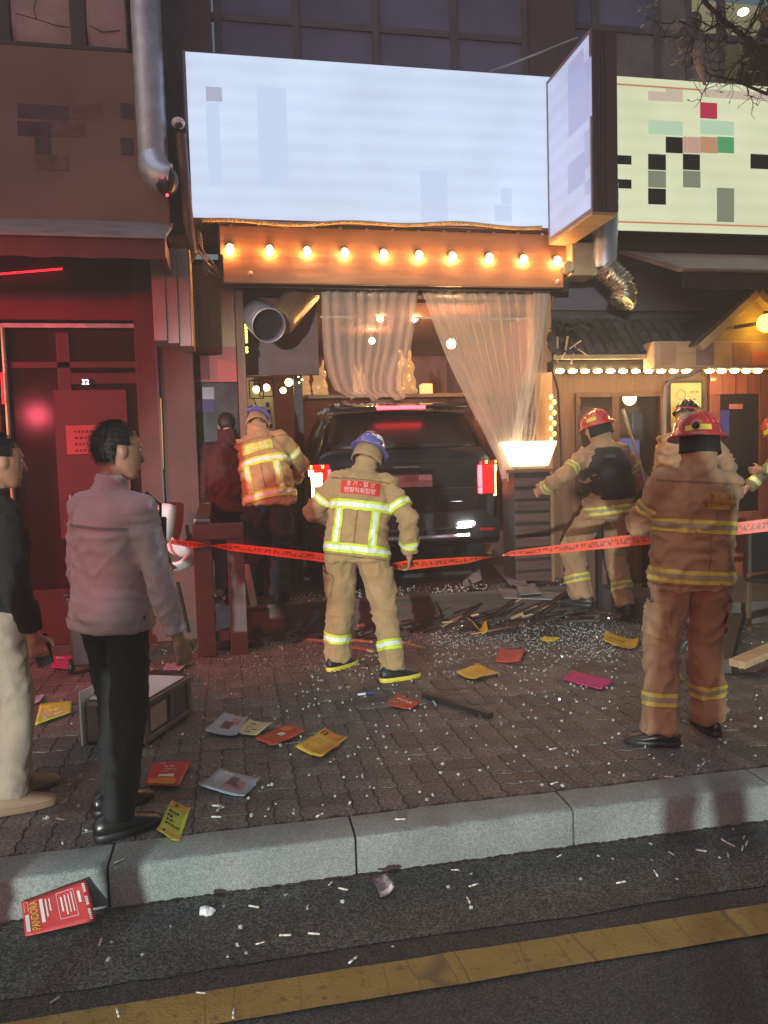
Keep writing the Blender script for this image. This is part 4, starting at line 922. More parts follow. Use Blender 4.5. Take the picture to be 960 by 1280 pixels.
box('carcass', (xa + .012, 6.97, DK), (xb - .012, 7.3, ctop - .03), blackwood, cb_)
box('top', (xa - .015, 6.93, ctop - .03), (xb + .015, 7.3, ctop), brownwood, cb_)
slm = wood('cabinet_slat_wood', (.060, .034, .028), (.095, .055, .042), .5, 3, 'X')
for i in range(9):
    z = DK + .05 + i * (ctop - DK - .1) / 9; box('slat', (xa + .02, 6.945, z), (xb - .02, 6.97, z + .085), slm, cb_, .003)

# ------------------------------------------------------------------ left clutter: overturned table, white chair shells, box sign, bin
tbk = empty('overturned_table', (-.15, 6.4, 0), 'dark timber table frame standing on end at the left of the deck', 'table')
ta = P(240, 656, 6.35); tb2 = P(304, 658, 6.35); zt_ = ta.z; zl = zt_ - .13
tm = M('dark_table_wood', (.085, .055, .052), .45, var=.25, scale=3, stretch=(1, 1, 5))
box('rail', (ta.x, 6.33, zl), (tb2.x, 6.40, zt_), tm, tbk, .006)
box('leg', (ta.x, 6.335, 0), (ta.x + .15, 6.40, zl - .002), tm, tbk, .006)
box('leg', (tb2.x - .14, 6.335, 0), (tb2.x, 6.40, zl - .002), tm, tbk, .006)
B().bar(V((ta.x + .07, 6.40, zt_ - .02)), P(258, 632, 7.05), .11, .08).build('side_beam', tm, tbk, bevel=.005)
B().box((ta.x + .01, 6.345, zt_ + .001), (ta.x + .145, 6.46, zt_ + .05)).build('metal_plate', chrome, tbk, bevel=.02)
B().tube([P(252, 631, 6.98), P(262, 629, 6.96), P(263, 637, 6.95)], .010, 8).build('metal_loop', chrome, tbk, smooth=True)
box('back_panel', (ta.x + .16, 6.44, zl - .42), (tb2.x - .15, 6.47, zl + .09), tm, tbk)
box('foot', (ta.x + .155, 6.36, .12), (tb2.x - .145, 6.40, .2), tm, tbk)
cs = empty('white_chairs', P(226, 690, 6.6), 'toppled white plastic chair shells nested behind the dark table', 'chair')
def shell(c, w, h, d, name, tilt):
    b = B(); n = 12; mt = Euler(tilt).to_matrix(); rings = []
    for i in range(9):
        u = i / 8; row = []
        for j in range(n): v = j / (n - 1) * 2 - 1; row.append(V(c) + mt @ V((v * w * (1 - .25 * u * u), d * (v * v * .8 + (u - .4) ** 2 * .9), h * (u - .5) * (1 - .12 * v * v))))
        rings.append(row)
    vs = [p for r in rings for p in r]; fs = [(r * n + j, r * n + j + 1, (r + 1) * n + j + 1, (r + 1) * n + j) for r in range(8) for j in range(n - 1)]
    o = b.add(vs, fs).build(name, whitepl, cs, smooth='all'); s = o.modifiers.new('thick', 'SOLIDIFY'); s.thickness = .02
shell(P(208, 655, 6.75), .10, .34, .10, 'seat_shell', (0.1, .25, .3))
shell(P(228, 692, 6.62), .14, .16, .09, 'seat_shell', (0.9, .2, .2))
shell(P(226, 712, 6.55), .16, .22, .10, 'seat_shell', (1.25, -.2, -.1))
lg = B(); lg.tube([P(205, 662, 6.55), P(207, 690, 6.5), P(216, 712, 6.45)], .016, 8).tube([P(222, 728, 6.5), P(236, 790, 6.6)], .016, 8); lg.build('leg', plasticblk, cs, smooth=True)
rag = B(); pts = [P(305, 705, 6.7), P(312, 706, 6.7), P(322, 757, 6.75), P(314, 760, 6.7), P(306, 720, 6.72)]
rag.add(pts + [p + V((.0, .03, 0)) for p in pts], [(0, 1, 2, 3, 4), (9, 8, 7, 6, 5), (0, 5, 6, 1), (1, 6, 7, 2), (2, 7, 8, 3), (3, 8, 9, 4), (4, 9, 5, 0)])
tag(rag.build('cream_cloth', M('cream_rag', (.42, .36, .26), .85), bevel=.01), 'torn cream board leaning beside the dark table', 'board')
bx_ = empty('light_box', (-.7, 4.6, 0), 'toppled grey framed light box lying behind the man in the jacket', 'light box')
A0, A1, A2 = G(112, 938), G(172, 938), G(204, 908)
xl, xr = A0.x + .0, A1.x + .02
lgm = M('dusty_grey_metal', (.13, .11, .115), .45, .3, var=.2)
def ringbox(x0, x1, y0, y1, z0, z1): return B().box((x0, y0, z0), (x1, y1, z1))
ringbox(-.86, -.50, 4.42, 4.98, .012, .25).build('carcass', lgm, bx_, bevel=.02)
ringbox(-.85, -.51, 4.45, 4.95, .252, .258).build('white_top', whitepl, bx_, bevel=.003)
B().box((-.875, 4.40, .0), (-.862, 4.98, .31)).build('side_panel', whitepl, bx_, bevel=.004)
fr = B(); x = -.498
fr.box((x, 4.42, .02), (x + .012, 4.98, .05)).box((x, 4.42, .22), (x + .012, 4.98, .25)).box((x, 4.42, .05), (x + .012, 4.46, .22)).box((x, 4.72, .05), (x + .012, 4.76, .22)).box((x, 4.94, .05), (x + .012, 4.98, .22))
fr.build('side_frame', M('grey_trim_metal', (.2, .17, .175), .4, .4), bx_, bevel=.004)
B().box((x - .001, 4.50, .07), (x + .005, 4.68, .20)).build('sticker', M('pale_pink_label', (.48, .33, .30), .7), bx_)
bx_.rotation_euler = (0, 0, R(-24)); bx_.location.x += .04
bn = empty('wheeled_bin', (-.95, 5.6, 0), 'black wheeled bin standing behind the man in the jacket', 'bin')
c = G(112, 838); c = V((c.x, c.y, 0))
B().loft([[c + V((s * a_, t * b_, z)) for a_, b_ in ((-1, -1), (1, -1), (1, 1), (-1, 1))] for s, t, z in ((.10, .12, .06), (.12, .15, .58), (.125, .155, .60))]).build('body', plasticblk, bn, bevel=.02)
B().box((c.x - .13, c.y - .16, .602), (c.x + .13, c.y + .16, .63)).build('lid', plasticblk, bn, bevel=.02)
for s in (-1, 1): B().tube([c + V((s * .10, -.08, .06)), c + V((s * .13, -.08, .06))], .06, 16).build('wheel', blackrub, bn, bevel=.005)
bg_ = empty('black_bag', G(205, 862), 'slumped black bag with wire handle on the pavement', 'bag')
c = G(203, 862); bgb = B(); bgb.ball(c + V((0, .05, .05)), (.17, .12, .07), 14, 10)
o = bgb.build('sack', plasticblk, bg_, smooth='all')
for v in o.data.vertices: v.co += V((0, 0, .02 * noise.noise(v.co * 14)))
B().tube([G(190, 868, .02), G(205, 872, .02), G(222, 862, .03), G(228, 853, .08), G(229, 848, .04)], .006, 6).build('handle', M('pale_wire', (.45, .40, .34), .4, .6), bg_, smooth=True)

# ------------------------------------------------------------------ right clutter
def chair(c, rz, lab):
    t = empty('black_chair', c, lab, 'chair', None, rz)
    B().box((-.21, -.21, .43), (.21, .21, .47)).build('seat', plasticblk, t, bevel=.01, local=True)
    B().box((-.20, .17, .50), (.20, .20, .86)).build('backrest', plasticblk, t, bevel=.01, local=True)
    for x in (-.18, .18):
        for y in (-.18, .18): B().bar((x, y, 0), (x, y, .428 if y < 0 else .86), .028).build('leg', M('chair_leg_wood', (.12, .075, .045), .5), t, local=True)
c = G(958, 790); chair((c.x + .12, min(c.y, 5.7), 0), R(20), 'black chair standing at the right edge behind the planks')
c = G(930, 720, .2); chair((c.x + .3, 6.75, .2), R(-30), 'second dark chair farther back near the red door')
a, b = P(790, 600, 6.5), P(850, 600, 6.5)
ct = empty('side_table', (a.x, 6.5, 0), 'red edged table with white papers in front of the restaurant window', 'table')
box('table_top', (a.x - .1, 6.5, a.z - .05), (b.x, 7.1, a.z), M('red_table_top', (.30, .06, .04), .4), ct)
for x in (a.x - .06, b.x - .05):
    for y in (6.54, 7.05): B().bar((x, y, 0), (x, y, a.z - .05), .045).build('leg', blackwood, ct)
tag(B().box((a.x - .02, 6.55, a.z + .002), (b.x - .2, 6.8, a.z + .012)).build('paper_stack', paperw), 'white papers lying on the red edged table', 'papers')
a, b = P(668, 740, 6.6), P(760, 735, 7.0)

# street tree: trunk outside the frame on the right, bare twigs reaching in over the upper windows
tree = empty('street_tree', (4.9, 4.2, 0), 'nearly bare street tree reaching twigs in front of the upper right windows', 'tree')
bark = M('dark_bark', (.030, .024, .020), .9, bump=.8, bscale=40); leafm = M('dry_leaf', (.30, .29, .18), .8, var=.3)
tk = B(); tk.tube([(4.9, 4.2, 0), (4.88, 4.2, 1.2), (4.95, 4.25, 2.6), (4.9, 4.3, 4.0), (4.8, 4.4, 5.4), (4.75, 4.5, 7.0)], [.12, .10, .09, .075, .05, .02], 12); tk.build('trunk', bark, tree, smooth=True)
br = B(); lf_ = B(); rnd = random.Random(21)
def twig(a, b, r0_, r1_, n=5, jit=.05):
    pts = [a.lerp(b, i / n) + V((rnd.gauss(0, jit), rnd.gauss(0, jit), rnd.gauss(0, jit))) * (0 if i in (0,) else 1) for i in range(n + 1)]
    br.tube(pts, [r0_ + (r1_ - r0_) * i / n for i in range(n + 1)], 5, cap=False); return pts
def leaf(p, s):
    d = V((rnd.gauss(0, 1), rnd.gauss(0, 1), rnd.gauss(0, 1) - .5)).normalized(); x = d.orthogonal().normalized()
    lf_.add([p, p + d * s * .5 + x * s * .25 + V((0, 0, .004)), p + d * s, p + d * s * .5 - x * s * .25], [(0, 1, 2), (0, 2, 3)])
mains = [[P(870, -30, 5.0), P(880, 2, 5.0), P(905, 26, 5.0), P(938, 52, 4.95), P(985, 92, 4.8)], [P(985, 92, 4.8), P(1060, 140, 4.5), V((4.85, 4.35, 4.3))],
         [P(960, 118, 5.1), P(922, 102, 5.15), P(890, 94, 5.2), P(862, 78, 5.2)], [P(930, 45, 5), P(948, 20, 5.1), P(958, -20, 5.1)], [P(905, 26, 5), P(880, 40, 5.1), P(858, 30, 5.1)]]
for k, mpts in enumerate(mains):
    r = .022 if k < 2 else .012
    br.tube(mpts, [r * (.55 + .45 * i / (len(mpts) - 1)) if k < 2 else r * (1 - .8 * i / (len(mpts) - 1)) for i in range(len(mpts))], 7)
    for a, b in zip(mpts[:-1], mpts[1:]):
        for _ in range(3):
            p = a.lerp(b, rnd.random()); e = p + V((rnd.gauss(0, .16), rnd.gauss(0, .12), rnd.gauss(-.03, .16))); tp = twig(p, e, .006, .002, 5, .012)
            for q_ in tp[2:]:
                for _ in range(2):
                    e2 = q_ + V((rnd.gauss(0, .07), rnd.gauss(0, .06), rnd.gauss(-.02, .07))); t2 = twig(q_, e2, .003, .0012, 3, .008)
                    if rnd.random() < .8: leaf(t2[-1], rnd.uniform(.02, .05))
br.build('branches', bark, tree, smooth='all')
for cpx, cpy, n in ((850, 40, 26), (856, 72, 22), (876, 62, 14), (915, 70, 26), (870, 92, 12), (935, 85, 24), (812, 6, 16), (950, 108, 20)):
    for _ in range(n): leaf(P(cpx + rnd.gauss(0, 7), cpy + rnd.gauss(0, 8), 5.15 + rnd.gauss(0, .05)), rnd.uniform(.03, .07))
tag(lf_.build('leaves', leafm, tree), kind='stuff')
ply = B(); ply.tube([P(870, 62, 5.2), P(872, 78, 5.2), P(877, 92, 5.2), P(881, 106, 5.2)], [.024, .028, .022, .010], 7); tag(ply.build('plastic_scrap', M('pale_scrap', (.42, .40, .30), .6), smooth=True), 'pale scrap of plastic snagged in the bare twigs', 'litter')

# ================================================================== CAR
def ring(y, zb, zw, zt, wb, ww, wt, n=7):
    """cross-section: bottom, waist, roof heights and half widths; closed loop with rounded shoulders"""
    half = [(wb * .55, zb), (wb * .9, zb + .01), (wb, zb + .07), (wb + (ww - wb) * .7, zb + (zw - zb) * .4), (ww, zb + (zw - zb) * .75), (ww, zw - .03), (ww - .015, zw + .02),
            (wt + (ww - wt) * .45, zw + (zt - zw) * .55), (wt + (ww - wt) * .12, zw + (zt - zw) * .86), (wt - .05, zt - .012), (wt * .6, zt + .012)]
    return [V((x, y, z)) for x, z in half] + [V((-x, y, z)) for x, z in reversed(half)]
car = empty('crashed_suv', (1.66, 7.35, .33), 'large black suv driven into the shop front seen from behind', 'car', None, R(-3))
prof = [  # y, bottom, waist, top, half widths
    (.03, .42, 1.0, 1.22, .84, .90, .84), (.06, .36, 1.10, 1.30, .90, .945, .84), (.14, .34, 1.12, 1.42, .94, .965, .80), (.26, .33, 1.13, 1.58, .95, .972, .76), (.38, .33, 1.13, 1.70, .955, .975, .735), (.55, .33, 1.13, 1.735, .96, .98, .735),
    (1.2, .33, 1.12, 1.76, .965, .985, .74), (2.2, .33, 1.10, 1.76, .965, .985, .74), (3.0, .33, 1.07, 1.68, .965, .98, .72), (3.5, .33, 1.05, 1.40, .96, .975, .74), (3.9, .34, 1.0, 1.12, .95, .97, .8), (4.5, .36, .92, 1.02, .93, .94, .8), (4.85, .40, .85, .92, .86, .86, .74), (4.95, .45, .78, .84, .75, .76, .66)]
cbm = B().loft([ring(*p) for p in prof]); bo = cbm.build('body', carpaint, car, smooth='all', local=True)
s = bo.modifiers.new('sub', 'SUBSURF'); s.levels = 2; s.render_levels = 2
def lerp_ring(y):
    for a, b in zip(prof[:-1], prof[1:]):
        if a[0] <= y <= b[0]: f = (y - a[0]) / (b[0] - a[0]); return [a[i] + (b[i] - a[i]) * f for i in range(7)]
# rear window: slab just proud of the hatch slope
rw = B(); rings = []
for i in range(8):
    y = .075 + .27 * i / 7; p = lerp_ring(y); z = p[3] + .020 + .01 * math.sin(math.pi * i / 7); w = p[6] - .055 - .01 * i / 7
    rings.append([V((w * (j / 8 * 2 - 1), y - .012 + .03 * (j / 8 * 2 - 1) ** 2, z)) for j in range(9)])
vs = [q_ for r in rings for q_ in r]; rw.add(vs, [(r * 9 + j, r * 9 + j + 1, (r + 1) * 9 + j + 1, (r + 1) * 9 + j) for r in range(7) for j in range(8)])
o = rw.build('rear_window', carglass, car, smooth='all', local=True); so = o.modifiers.new('t', 'SOLIDIFY'); so.thickness = .012
wp = B(); wp.tube([(.02, .075, 1.345), (-.18, .10, 1.40), (-.40, .145, 1.455)], [.012, .010, .006], 8); wp.build('rear_wiper', plasticblk, car, smooth=True, local=True)
# spoiler with high brake lamp
spb = B(); spb.loft([[V((x, .20 + .06 * (x / .7) ** 2, 1.735)), V((x, .19 + .06 * (x / .7) ** 2, 1.760)), V((x, .34, 1.795)), V((x, .62, 1.785)), V((x, .5, 1.73))] for x in (-.70, -.5, -.25, 0, .25, .5, .70)])
spo = spb.build('spoiler', carpaint, car, smooth=True, local=True, bevel=.006)
B().box((-.245, .174, 1.728), (.245, .205, 1.762)).build('high_brake_light', brakem, spo, local=True, bevel=.003)
for sx in (-1, 1):
    r = B(); r.tube([(sx * .66, .55, 1.775), (sx * .68, .7, 1.815), (sx * .69, 2.6, 1.81), (sx * .67, 2.8, 1.75)], .018, 8); r.build('roof_rail', chrome, car, smooth=True, local=True)
# side glass
for sx in (-1, 1):
    sg = B()
    for y0, y1 in ((.62, 1.35), (1.42, 2.25), (2.32, 3.0)):
        a_, b_ = lerp_ring(y0), lerp_ring(y1)
        def pt(p, y, t): return V((sx * (p[5] - .005 + (p[6] + .02 - p[5]) * t + .012), y, p[2] + .06 + (p[3] - p[2] - .14) * t))
        sg.add([pt(a_, y0, 0), pt(b_, y1, 0), pt(b_, y1, 1), pt(a_, y0, 1)], [(0, 1, 2, 3)])
    o = sg.build('side_window', carglass, car, local=True); so = o.modifiers.new('t', 'SOLIDIFY'); so.thickness = .012; so.offset = 0
# bumper, trim, plate, lamps
bu = B(); bu.loft([[V((x, .02 + .10 * abs(x / .97) ** 3, .36)), V((x, -.055 + .14 * abs(x / .97) ** 3, .42)), V((x, -.07 + .15 * abs(x / .97) ** 3, .60)), V((x, -.04 + .14 * abs(x / .97) ** 3, .70)), V((x, .10, .72)), V((x, .12, .36))] for x in [(-.955 + 1.91 * i / 20) for i in range(21)]])
bmp = bu.build('rear_bumper', plasticblk, car, smooth=True, local=True, bevel=.01)
tr = B(); tr.loft([[V((x, -.085 + .15 * abs(x / .97) ** 3, z)) for z in (.445, .455)] + [V((x, -.06 + .15 * abs(x / .97) ** 3, z)) for z in (.485, .435)] for x in [(-.62 + 1.24 * i / 14) for i in range(15)]]); tr.build('skid_trim', chrome, bmp, local=True, smooth=True)
tr = B(); tr.loft([[V((x, -.083 + .15 * abs(x / .97) ** 3, z)) for z in (.532, .538)] + [V((x, -.06 + .15 * abs(x / .97) ** 3, z)) for z in (.556, .520)] for x in [(-.66 + 1.32 * i / 14) for i in range(15)]]); tr.build('chrome_strip', M('smoked_chrome', (.32, .32, .34), .25, 1.0), bmp, local=True, smooth=True)
B().box((.50, -.075, .565), (.66, -.035, .598)).build('reverse_lamp', whitelamp, bmp, local=True, bevel=.008)
B().box((-.66, -.075, .565), (-.50, -.035, .598)).build('reverse_lamp', M('unlit_lamp_lens', (.25, .24, .24), .2), bmp, local=True, bevel=.008)
pl = B().box((-.26, -.004, .955), (.26, .03, 1.075)).build('licence_plate', M('licence_plate_face', (.30, .19, .19), .5), car, local=True, bevel=.006)
B().box((-.02, -.008, 1.012), (.12, -.0045, 1.07)).build('plate_print', M('plate_mauve', (.22, .12, .125), .5), pl, local=True); B().box((.125, -.008, 1.018), (.25, -.0045, 1.07)).build('plate_print', M('plate_pale', (.48, .38, .37), .5), pl, local=True)
B().box((-.30, .0, 1.10), (.30, .035, 1.135)).build('hatch_trim', carpaint, car, local=True, bevel=.01)
for sx in (-1, 1): B().box((sx * .80 - .07, -.045, .50), (sx * .80 + .07, .0, .53)).build('rear_reflector', M('reflector_red', (.25, .01, .012), .15), bmp, local=True, bevel=.006)
B().box((-.13, -.012, 1.142), (.13, .02, 1.162)).build('hatch_handle', chrome, car, local=True, bevel=.006)
for z in (1.19, .80): B().tube([(x, .012 + .06 * (x / .85) ** 2, z) for x in (-.84, -.5, 0, .5, .84)], .006, 6).build('hatch_crease', carpaint, car, local=True, smooth=True)
hl = B(); hl.box((-.80, -.002, .93), (.80, .02, .937)); hl.build('hatch_seam', blackrub, car, local=True)
for sx in (-1, 1):
    b = B()
    def LP(u, y, z): return V((sx * u, y, z))
    b.loft([[LP(.74, .02, z0), LP(.80, .005, z0), LP(.90, .03, z0), LP(.955, .14, z0), LP(.93, .2, z0), LP(.76, .12, z0)] for z0 in (.86, .90, 1.15, 1.20)])
    lamp = b.build('tail_lamp', E('lit_red_lens', (1.0, .012, .015), 1.3 if sx < 0 else .25), car, smooth=True, local=True, bevel=.01)
    B().loft([[LP(.735, .012, z), LP(.765, .006, z), LP(.765, .03, z), LP(.735, .04, z)] for z in (.87, 1.15)]).build('lit_strip', brakem, lamp, local=True)
    B().loft([[LP(.905, .022, z), LP(.945, .095, z), LP(.935, .12, z), LP(.89, .05, z)] for z in (.84, 1.15)]).build('lit_strip', E('tail_hot_strip', (1.0, .30, .12), 7) if sx > 0 else hotyellow, lamp, local=True)
    B().loft([[LP(.80, .0, z), LP(.93, .06, z), LP(.92, .10, z), LP(.80, .04, z)] for z in (1.165, 1.195)]).build('turn_lamp', amber, lamp, local=True)
    if sx < 0: B().loft([[LP(.82, -.002, z), LP(.895, .022, z), LP(.89, .05, z), LP(.82, .03, z)] for z in (.99, 1.12)]).build('hot_core', hotyellow, lamp, local=True)
    B().loft([[LP(.77, .0, z), LP(.885, .02, z), LP(.88, .05, z), LP(.77, .03, z)] for z in (.875, .955 if sx < 0 else 1.15)]).build('red_core', redlens, lamp, local=True)
for sx in (-1, 1):
    for y in (1.02, 3.92):
        wh = B(); wh.tube([(sx * .74, y, .37), (sx * .76, y, .37), (sx * .94, y, .37), (sx * .965, y, .37)], [.33, .37, .37, .33], 28); w = wh.build('wheel', blackrub, car, smooth=True, local=True)
        B().tube([(sx * .93, y, .37), (sx * .972, y, .37)], [.24, .22], 20).build('rim', chrome, w, smooth=True, local=True)
    B().obox((sx * 1.06, 3.1, 1.15), (.16, .10, .17)).build('wing_mirror', carpaint, car, local=True, bevel=.04, seg=3)
box('car_ramp_rubble', (.8, 7.95, DK - .003), (2.5, 8.6, .34), blackwood, None); bpy.data.objects['car_ramp_rubble'].name = 'loose_board'
tag(bpy.data.objects['loose_board'], 'wide dark board trapped under the rear wheels of the black suv', 'board')
gl = B(); rnd = random.Random(8)
for _ in range(420):
    x, y = rnd.uniform(-.68, .68), rnd.uniform(.35, 1.6); r = rnd.uniform(.006, .016)
    z = 1.795 if y < .6 and abs(x) < .66 else 1.775 + .015 * (1 - abs(x))
    gl.obox((1.66 + x, 7.35 + y, .33 + z), (r * 2, r * 1.5, r), Euler((rnd.random(), rnd.random(), rnd.random() * 6)).to_matrix())
tag(gl.build('roof_glass_crumbs', glassbit), kind='stuff')

# ================================================================== PEOPLE
def ik(a, t, l1, l2, pole):
    a, t, pole = V(a), V(t), V(pole); d = t - a; L = min(d.length, (l1 + l2) * .995); d.normalize(); t = a + d * L
    x = (l1 * l1 - l2 * l2 + L * L) / (2 * L); h = math.sqrt(max(0, l1 * l1 - x * x)); pd = pole - d * pole.dot(d); pd.normalize()
    return a + d * x + pd * h, t
class Pose: pass
def make_pose(lean=4, side=0, twist=0, head=(10, 0, 0), lw=(-.27, .05, .82), rw=(.27, .05, .82), la=(-.12, 0, .085), ra=(.12, 0, .085), lpole=(-.4, -1, 0), rpole=(.4, -1, 0),
              lfoot=15, rfoot=-15, hip=(0, 0), drop=.0, s=1.0, lk=(-.1, 1, 0), rk=(.1, 1, 0)):
    p = Pose(); p.s = s; TH, SH = .435, .425; hx, hy = hip
    la, ra = V(la), V(ra)
    hz = 9
    for f, sx in ((la, -1), (ra, 1)):
        dx, dy = f.x - (hx + sx * .095), f.y - hy; hz = min(hz, f.z + math.sqrt(max(.05, (.855 - drop) ** 2 - dx * dx - dy * dy)))
    p.pel = V((hx, hy, hz + .03)); p.Rt = (Euler((0, R(side), 0)).to_matrix() @ Euler((R(-lean), 0, 0)).to_matrix() @ Euler((0, 0, R(twist))).to_matrix())
    T = lambda x, y, z: p.pel + p.Rt @ V((x, y, z))
    p.T = T; p.neck = T(0, -.005, .52); p.sh = {-1: T(-.18, 0, .425), 1: T(.18, 0, .425)}
    p.hipj = {-1: V((hx - .095, hy, hz)), 1: V((hx + .095, hy, hz))}
    p.kn, p.an, p.el, p.wr, p.foot = {}, {}, {}, {}, {-1: lfoot, 1: rfoot}
    p.kn[-1], p.an[-1] = ik(p.hipj[-1], la, TH, SH, lk); p.kn[1], p.an[1] = ik(p.hipj[1], ra, TH, SH, rk)
    p.el[-1], p.wr[-1] = ik(p.sh[-1], lw, .30, .265, lpole); p.el[1], p.wr[1] = ik(p.sh[1], rw, .30, .265, rpole)
    hr = Euler((0, R(side * .6), 0)).to_matrix() @ Euler((R(-lean * .7), 0, 0)).to_matrix() @ Euler((0, 0, R(twist * .6))).to_matrix() @ (Euler((0, 0, R(head[1]))).to_matrix() @ Euler((R(-head[0]), 0, 0)).to_matrix() @ Euler((0, R(head[2]), 0)).to_matrix())
    p.Rh = hr; p.hc = p.neck + (p.Rt @ V((0, .012, .025))) + hr @ V((0, .012, .118))
    return p
def torso_rings(p, table, n=20):
    out = []
    for z, w, d, yo in table:
        f = max(0, min(1, (z + .12) / .32)); f = f * f * (3 - 2 * f)
        q = Matrix.Identity(3).to_quaternion().slerp(p.Rt.to_quaternion(), f).to_matrix(); c = p.pel
        r_ = []
        for k in range(n):
            a = 2 * math.pi * k / n; ca, sa = math.cos(a), math.sin(a); e = .82
            r_.append(c + q @ V((w * abs(ca) ** e * (1 if ca >= 0 else -1), yo + d * abs(sa) ** e * (1 if sa >= 0 else -1), z)))
        out.append(r_)
    return out
def head_shape(b, p, k=1.0):
    H = lambda x, y, z: p.hc + p.Rh @ V((x * k, y * k, z * k))
    tab = [(-.118, .030, .030, .045), (-.105, .045, .052, .036), (-.07, .058, .075, .022), (-.03, .068, .090, .008), (.02, .074, .098, 0), (.06, .073, .098, -.004), (.09, .060, .083, -.008), (.108, .038, .055, -.01), (.116, .012, .02, -.01)]
    b.loft([[H(w * math.cos(a), yo + d * math.sin(a), z) for a in [2 * math.pi * i / 18 for i in range(18)]] for z, w, d, yo in tab])
    b.limb(H(0, .098, .012), H(0, .112, -.028), .011, .016, 8); b.ball(H(0, .092, .036), (.045, .012, .012), 10, 6, p.Rh)
    b.ball(H(0, .092, -.064), (.026, .012, .010), 10, 6, p.Rh); b.ball(H(0, .080, -.100), (.024, .02, .016), 10, 6, p.Rh)
    for s in (-1, 1): b.ball(H(s * .076, -.008, .0), (.010, .020, .033), 8, 6, p.Rh)
def hand(b, w, d, nrm, s, curl=.5):
    """w wrist, d pointing direction, nrm palm normal, s thumb side sign"""
    d = d.normalized(); nrm = (nrm - d * nrm.dot(d)).normalized(); sd_ = d.cross(nrm) * s
    b.limb(w - d * .03, w + d * .02, .027, .028, 10)
    for k in range(4):
        o = sd_ * (.030 - .020 * k); b.limb(w + d * .02 + o * .7, w + d * (.085 - .004 * k) + o, .014, .0125, 8)
    for k in range(4):
        o = sd_ * (.033 - .022 * k); L = (.040, .045, .042, .032)[k]; q0 = w + d * .088 + o; c1 = curl * (1 + .12 * k)
        d1 = d * math.cos(c1) + nrm * math.sin(c1); q1 = q0 + d1 * L; d2 = d * math.cos(c1 * 2.1) + nrm * math.sin(c1 * 2.1); q2 = q1 + d2 * L * .8
        b.limb(q0, q1, .0105, .0098, 8); b.limb(q1, q2, .0098, .0085, 8)
    t0 = w + d * .025 + sd_ * .03; t1 = t0 + (d * .6 + sd_ * .7 + nrm * .3).normalized() * .045; t2 = t1 + (d * .9 + sd_ * .15 + nrm * .35).normalized() * .032
    b.limb(t0, t1, .014, .012, 8); b.limb(t1, t2, .012, .0095, 8)
def to_obj(b, name, vox, mat_, parent, smooth=4, wr=0.0, seed=0, freq=7, stretch=1.7):
    me = b.mesh('tmp'); bm = bmesh.new(); bm.from_mesh(me); out = remesh(bm, vox, smooth); bm.free()
    if wr:
        nr = [v.normal.copy() for v in out.vertices]; sv = V((seed * 3.1, seed * 1.7, seed))
        for v, nn in zip(out.vertices, nr):
            c = V((v.co.x * freq, v.co.y * freq, v.co.z * freq * stretch)) + sv
            c += V((noise.noise(c * .45), noise.noise(c * .45 + V((7, 1, 0))), noise.noise(c * .5 + V((9, 0, 0))))) * 1.3
            f1 = (1 - abs(noise.noise(c)) * 2) ; f1 = f1 * abs(f1); f2 = (1 - abs(noise.noise(c * 2.1 + V((3, 8, 2)))) * 2)
            v.co += nn * wr * (f1 * .62 + f2 * .26 - .45 + noise.noise(c * .4) * .5)
        out.update()
    for q in out.polygons: q.use_smooth = True
    out.materials.append(mat_); return link(name, out, parent)
def body(p, parent, vox=.009, curl=.6, feet=False, hn=None):
    b = B(); b.loft(torso_rings(p, [(-.10, .10, .08, 0), (-.05, .155, .10, 0), (.04, .15, .095, 0), (.16, .135, .088, .005), (.30, .155, .098, .01), (.40, .165, .095, .005), (.47, .12, .075, 0), (.505, .065, .058, 0)]))
    b.limb(p.T(0, -.005, .47), p.hc + p.Rh @ V((0, -.01, -.06)), .058, .052)
    head_shape(b, p)
    for s in (-1, 1):
        b.limb(p.T(s * .10, 0, .44), p.sh[s], .055, .055); b.limb(p.sh[s], p.el[s], .050, .040); b.limb(p.el[s], p.wr[s], .039, .027)
        d = (p.wr[s] - p.el[s]).normalized(); nv = (hn or {}).get(s, V((-s, .15, 0)))
        hand(b, p.wr[s], d, nv, 1 if s > 0 else -1, curl)
        b.limb(p.hipj[s], p.kn[s], .075, .052); b.limb(p.kn[s], p.an[s], .050, .036)
        f = Euler((0, 0, R(p.foot[s]))).to_matrix(); b.limb(p.an[s] + f @ V((0, -.03, -.04)), p.an[s] + f @ V((0, .14, -.055)), .032, .025)
    o = to_obj(b, 'body', vox, skin, parent, 2); return o
eyewhite = M('eye_white', (.34, .31, .29), .4)
def eyes(p, parent):
    for s in (-1, 1):
        c = p.hc + p.Rh @ V((s * .031, .080, .014)); e = B(); e.mat(0).ball(c, .0125, 10, 8); e.mat(1).ball(c + p.Rh @ V((0, .0095, 0)), .0058, 8, 6)
        e.build('eye', [eyewhite, hairm], parent, smooth='all', local=True)
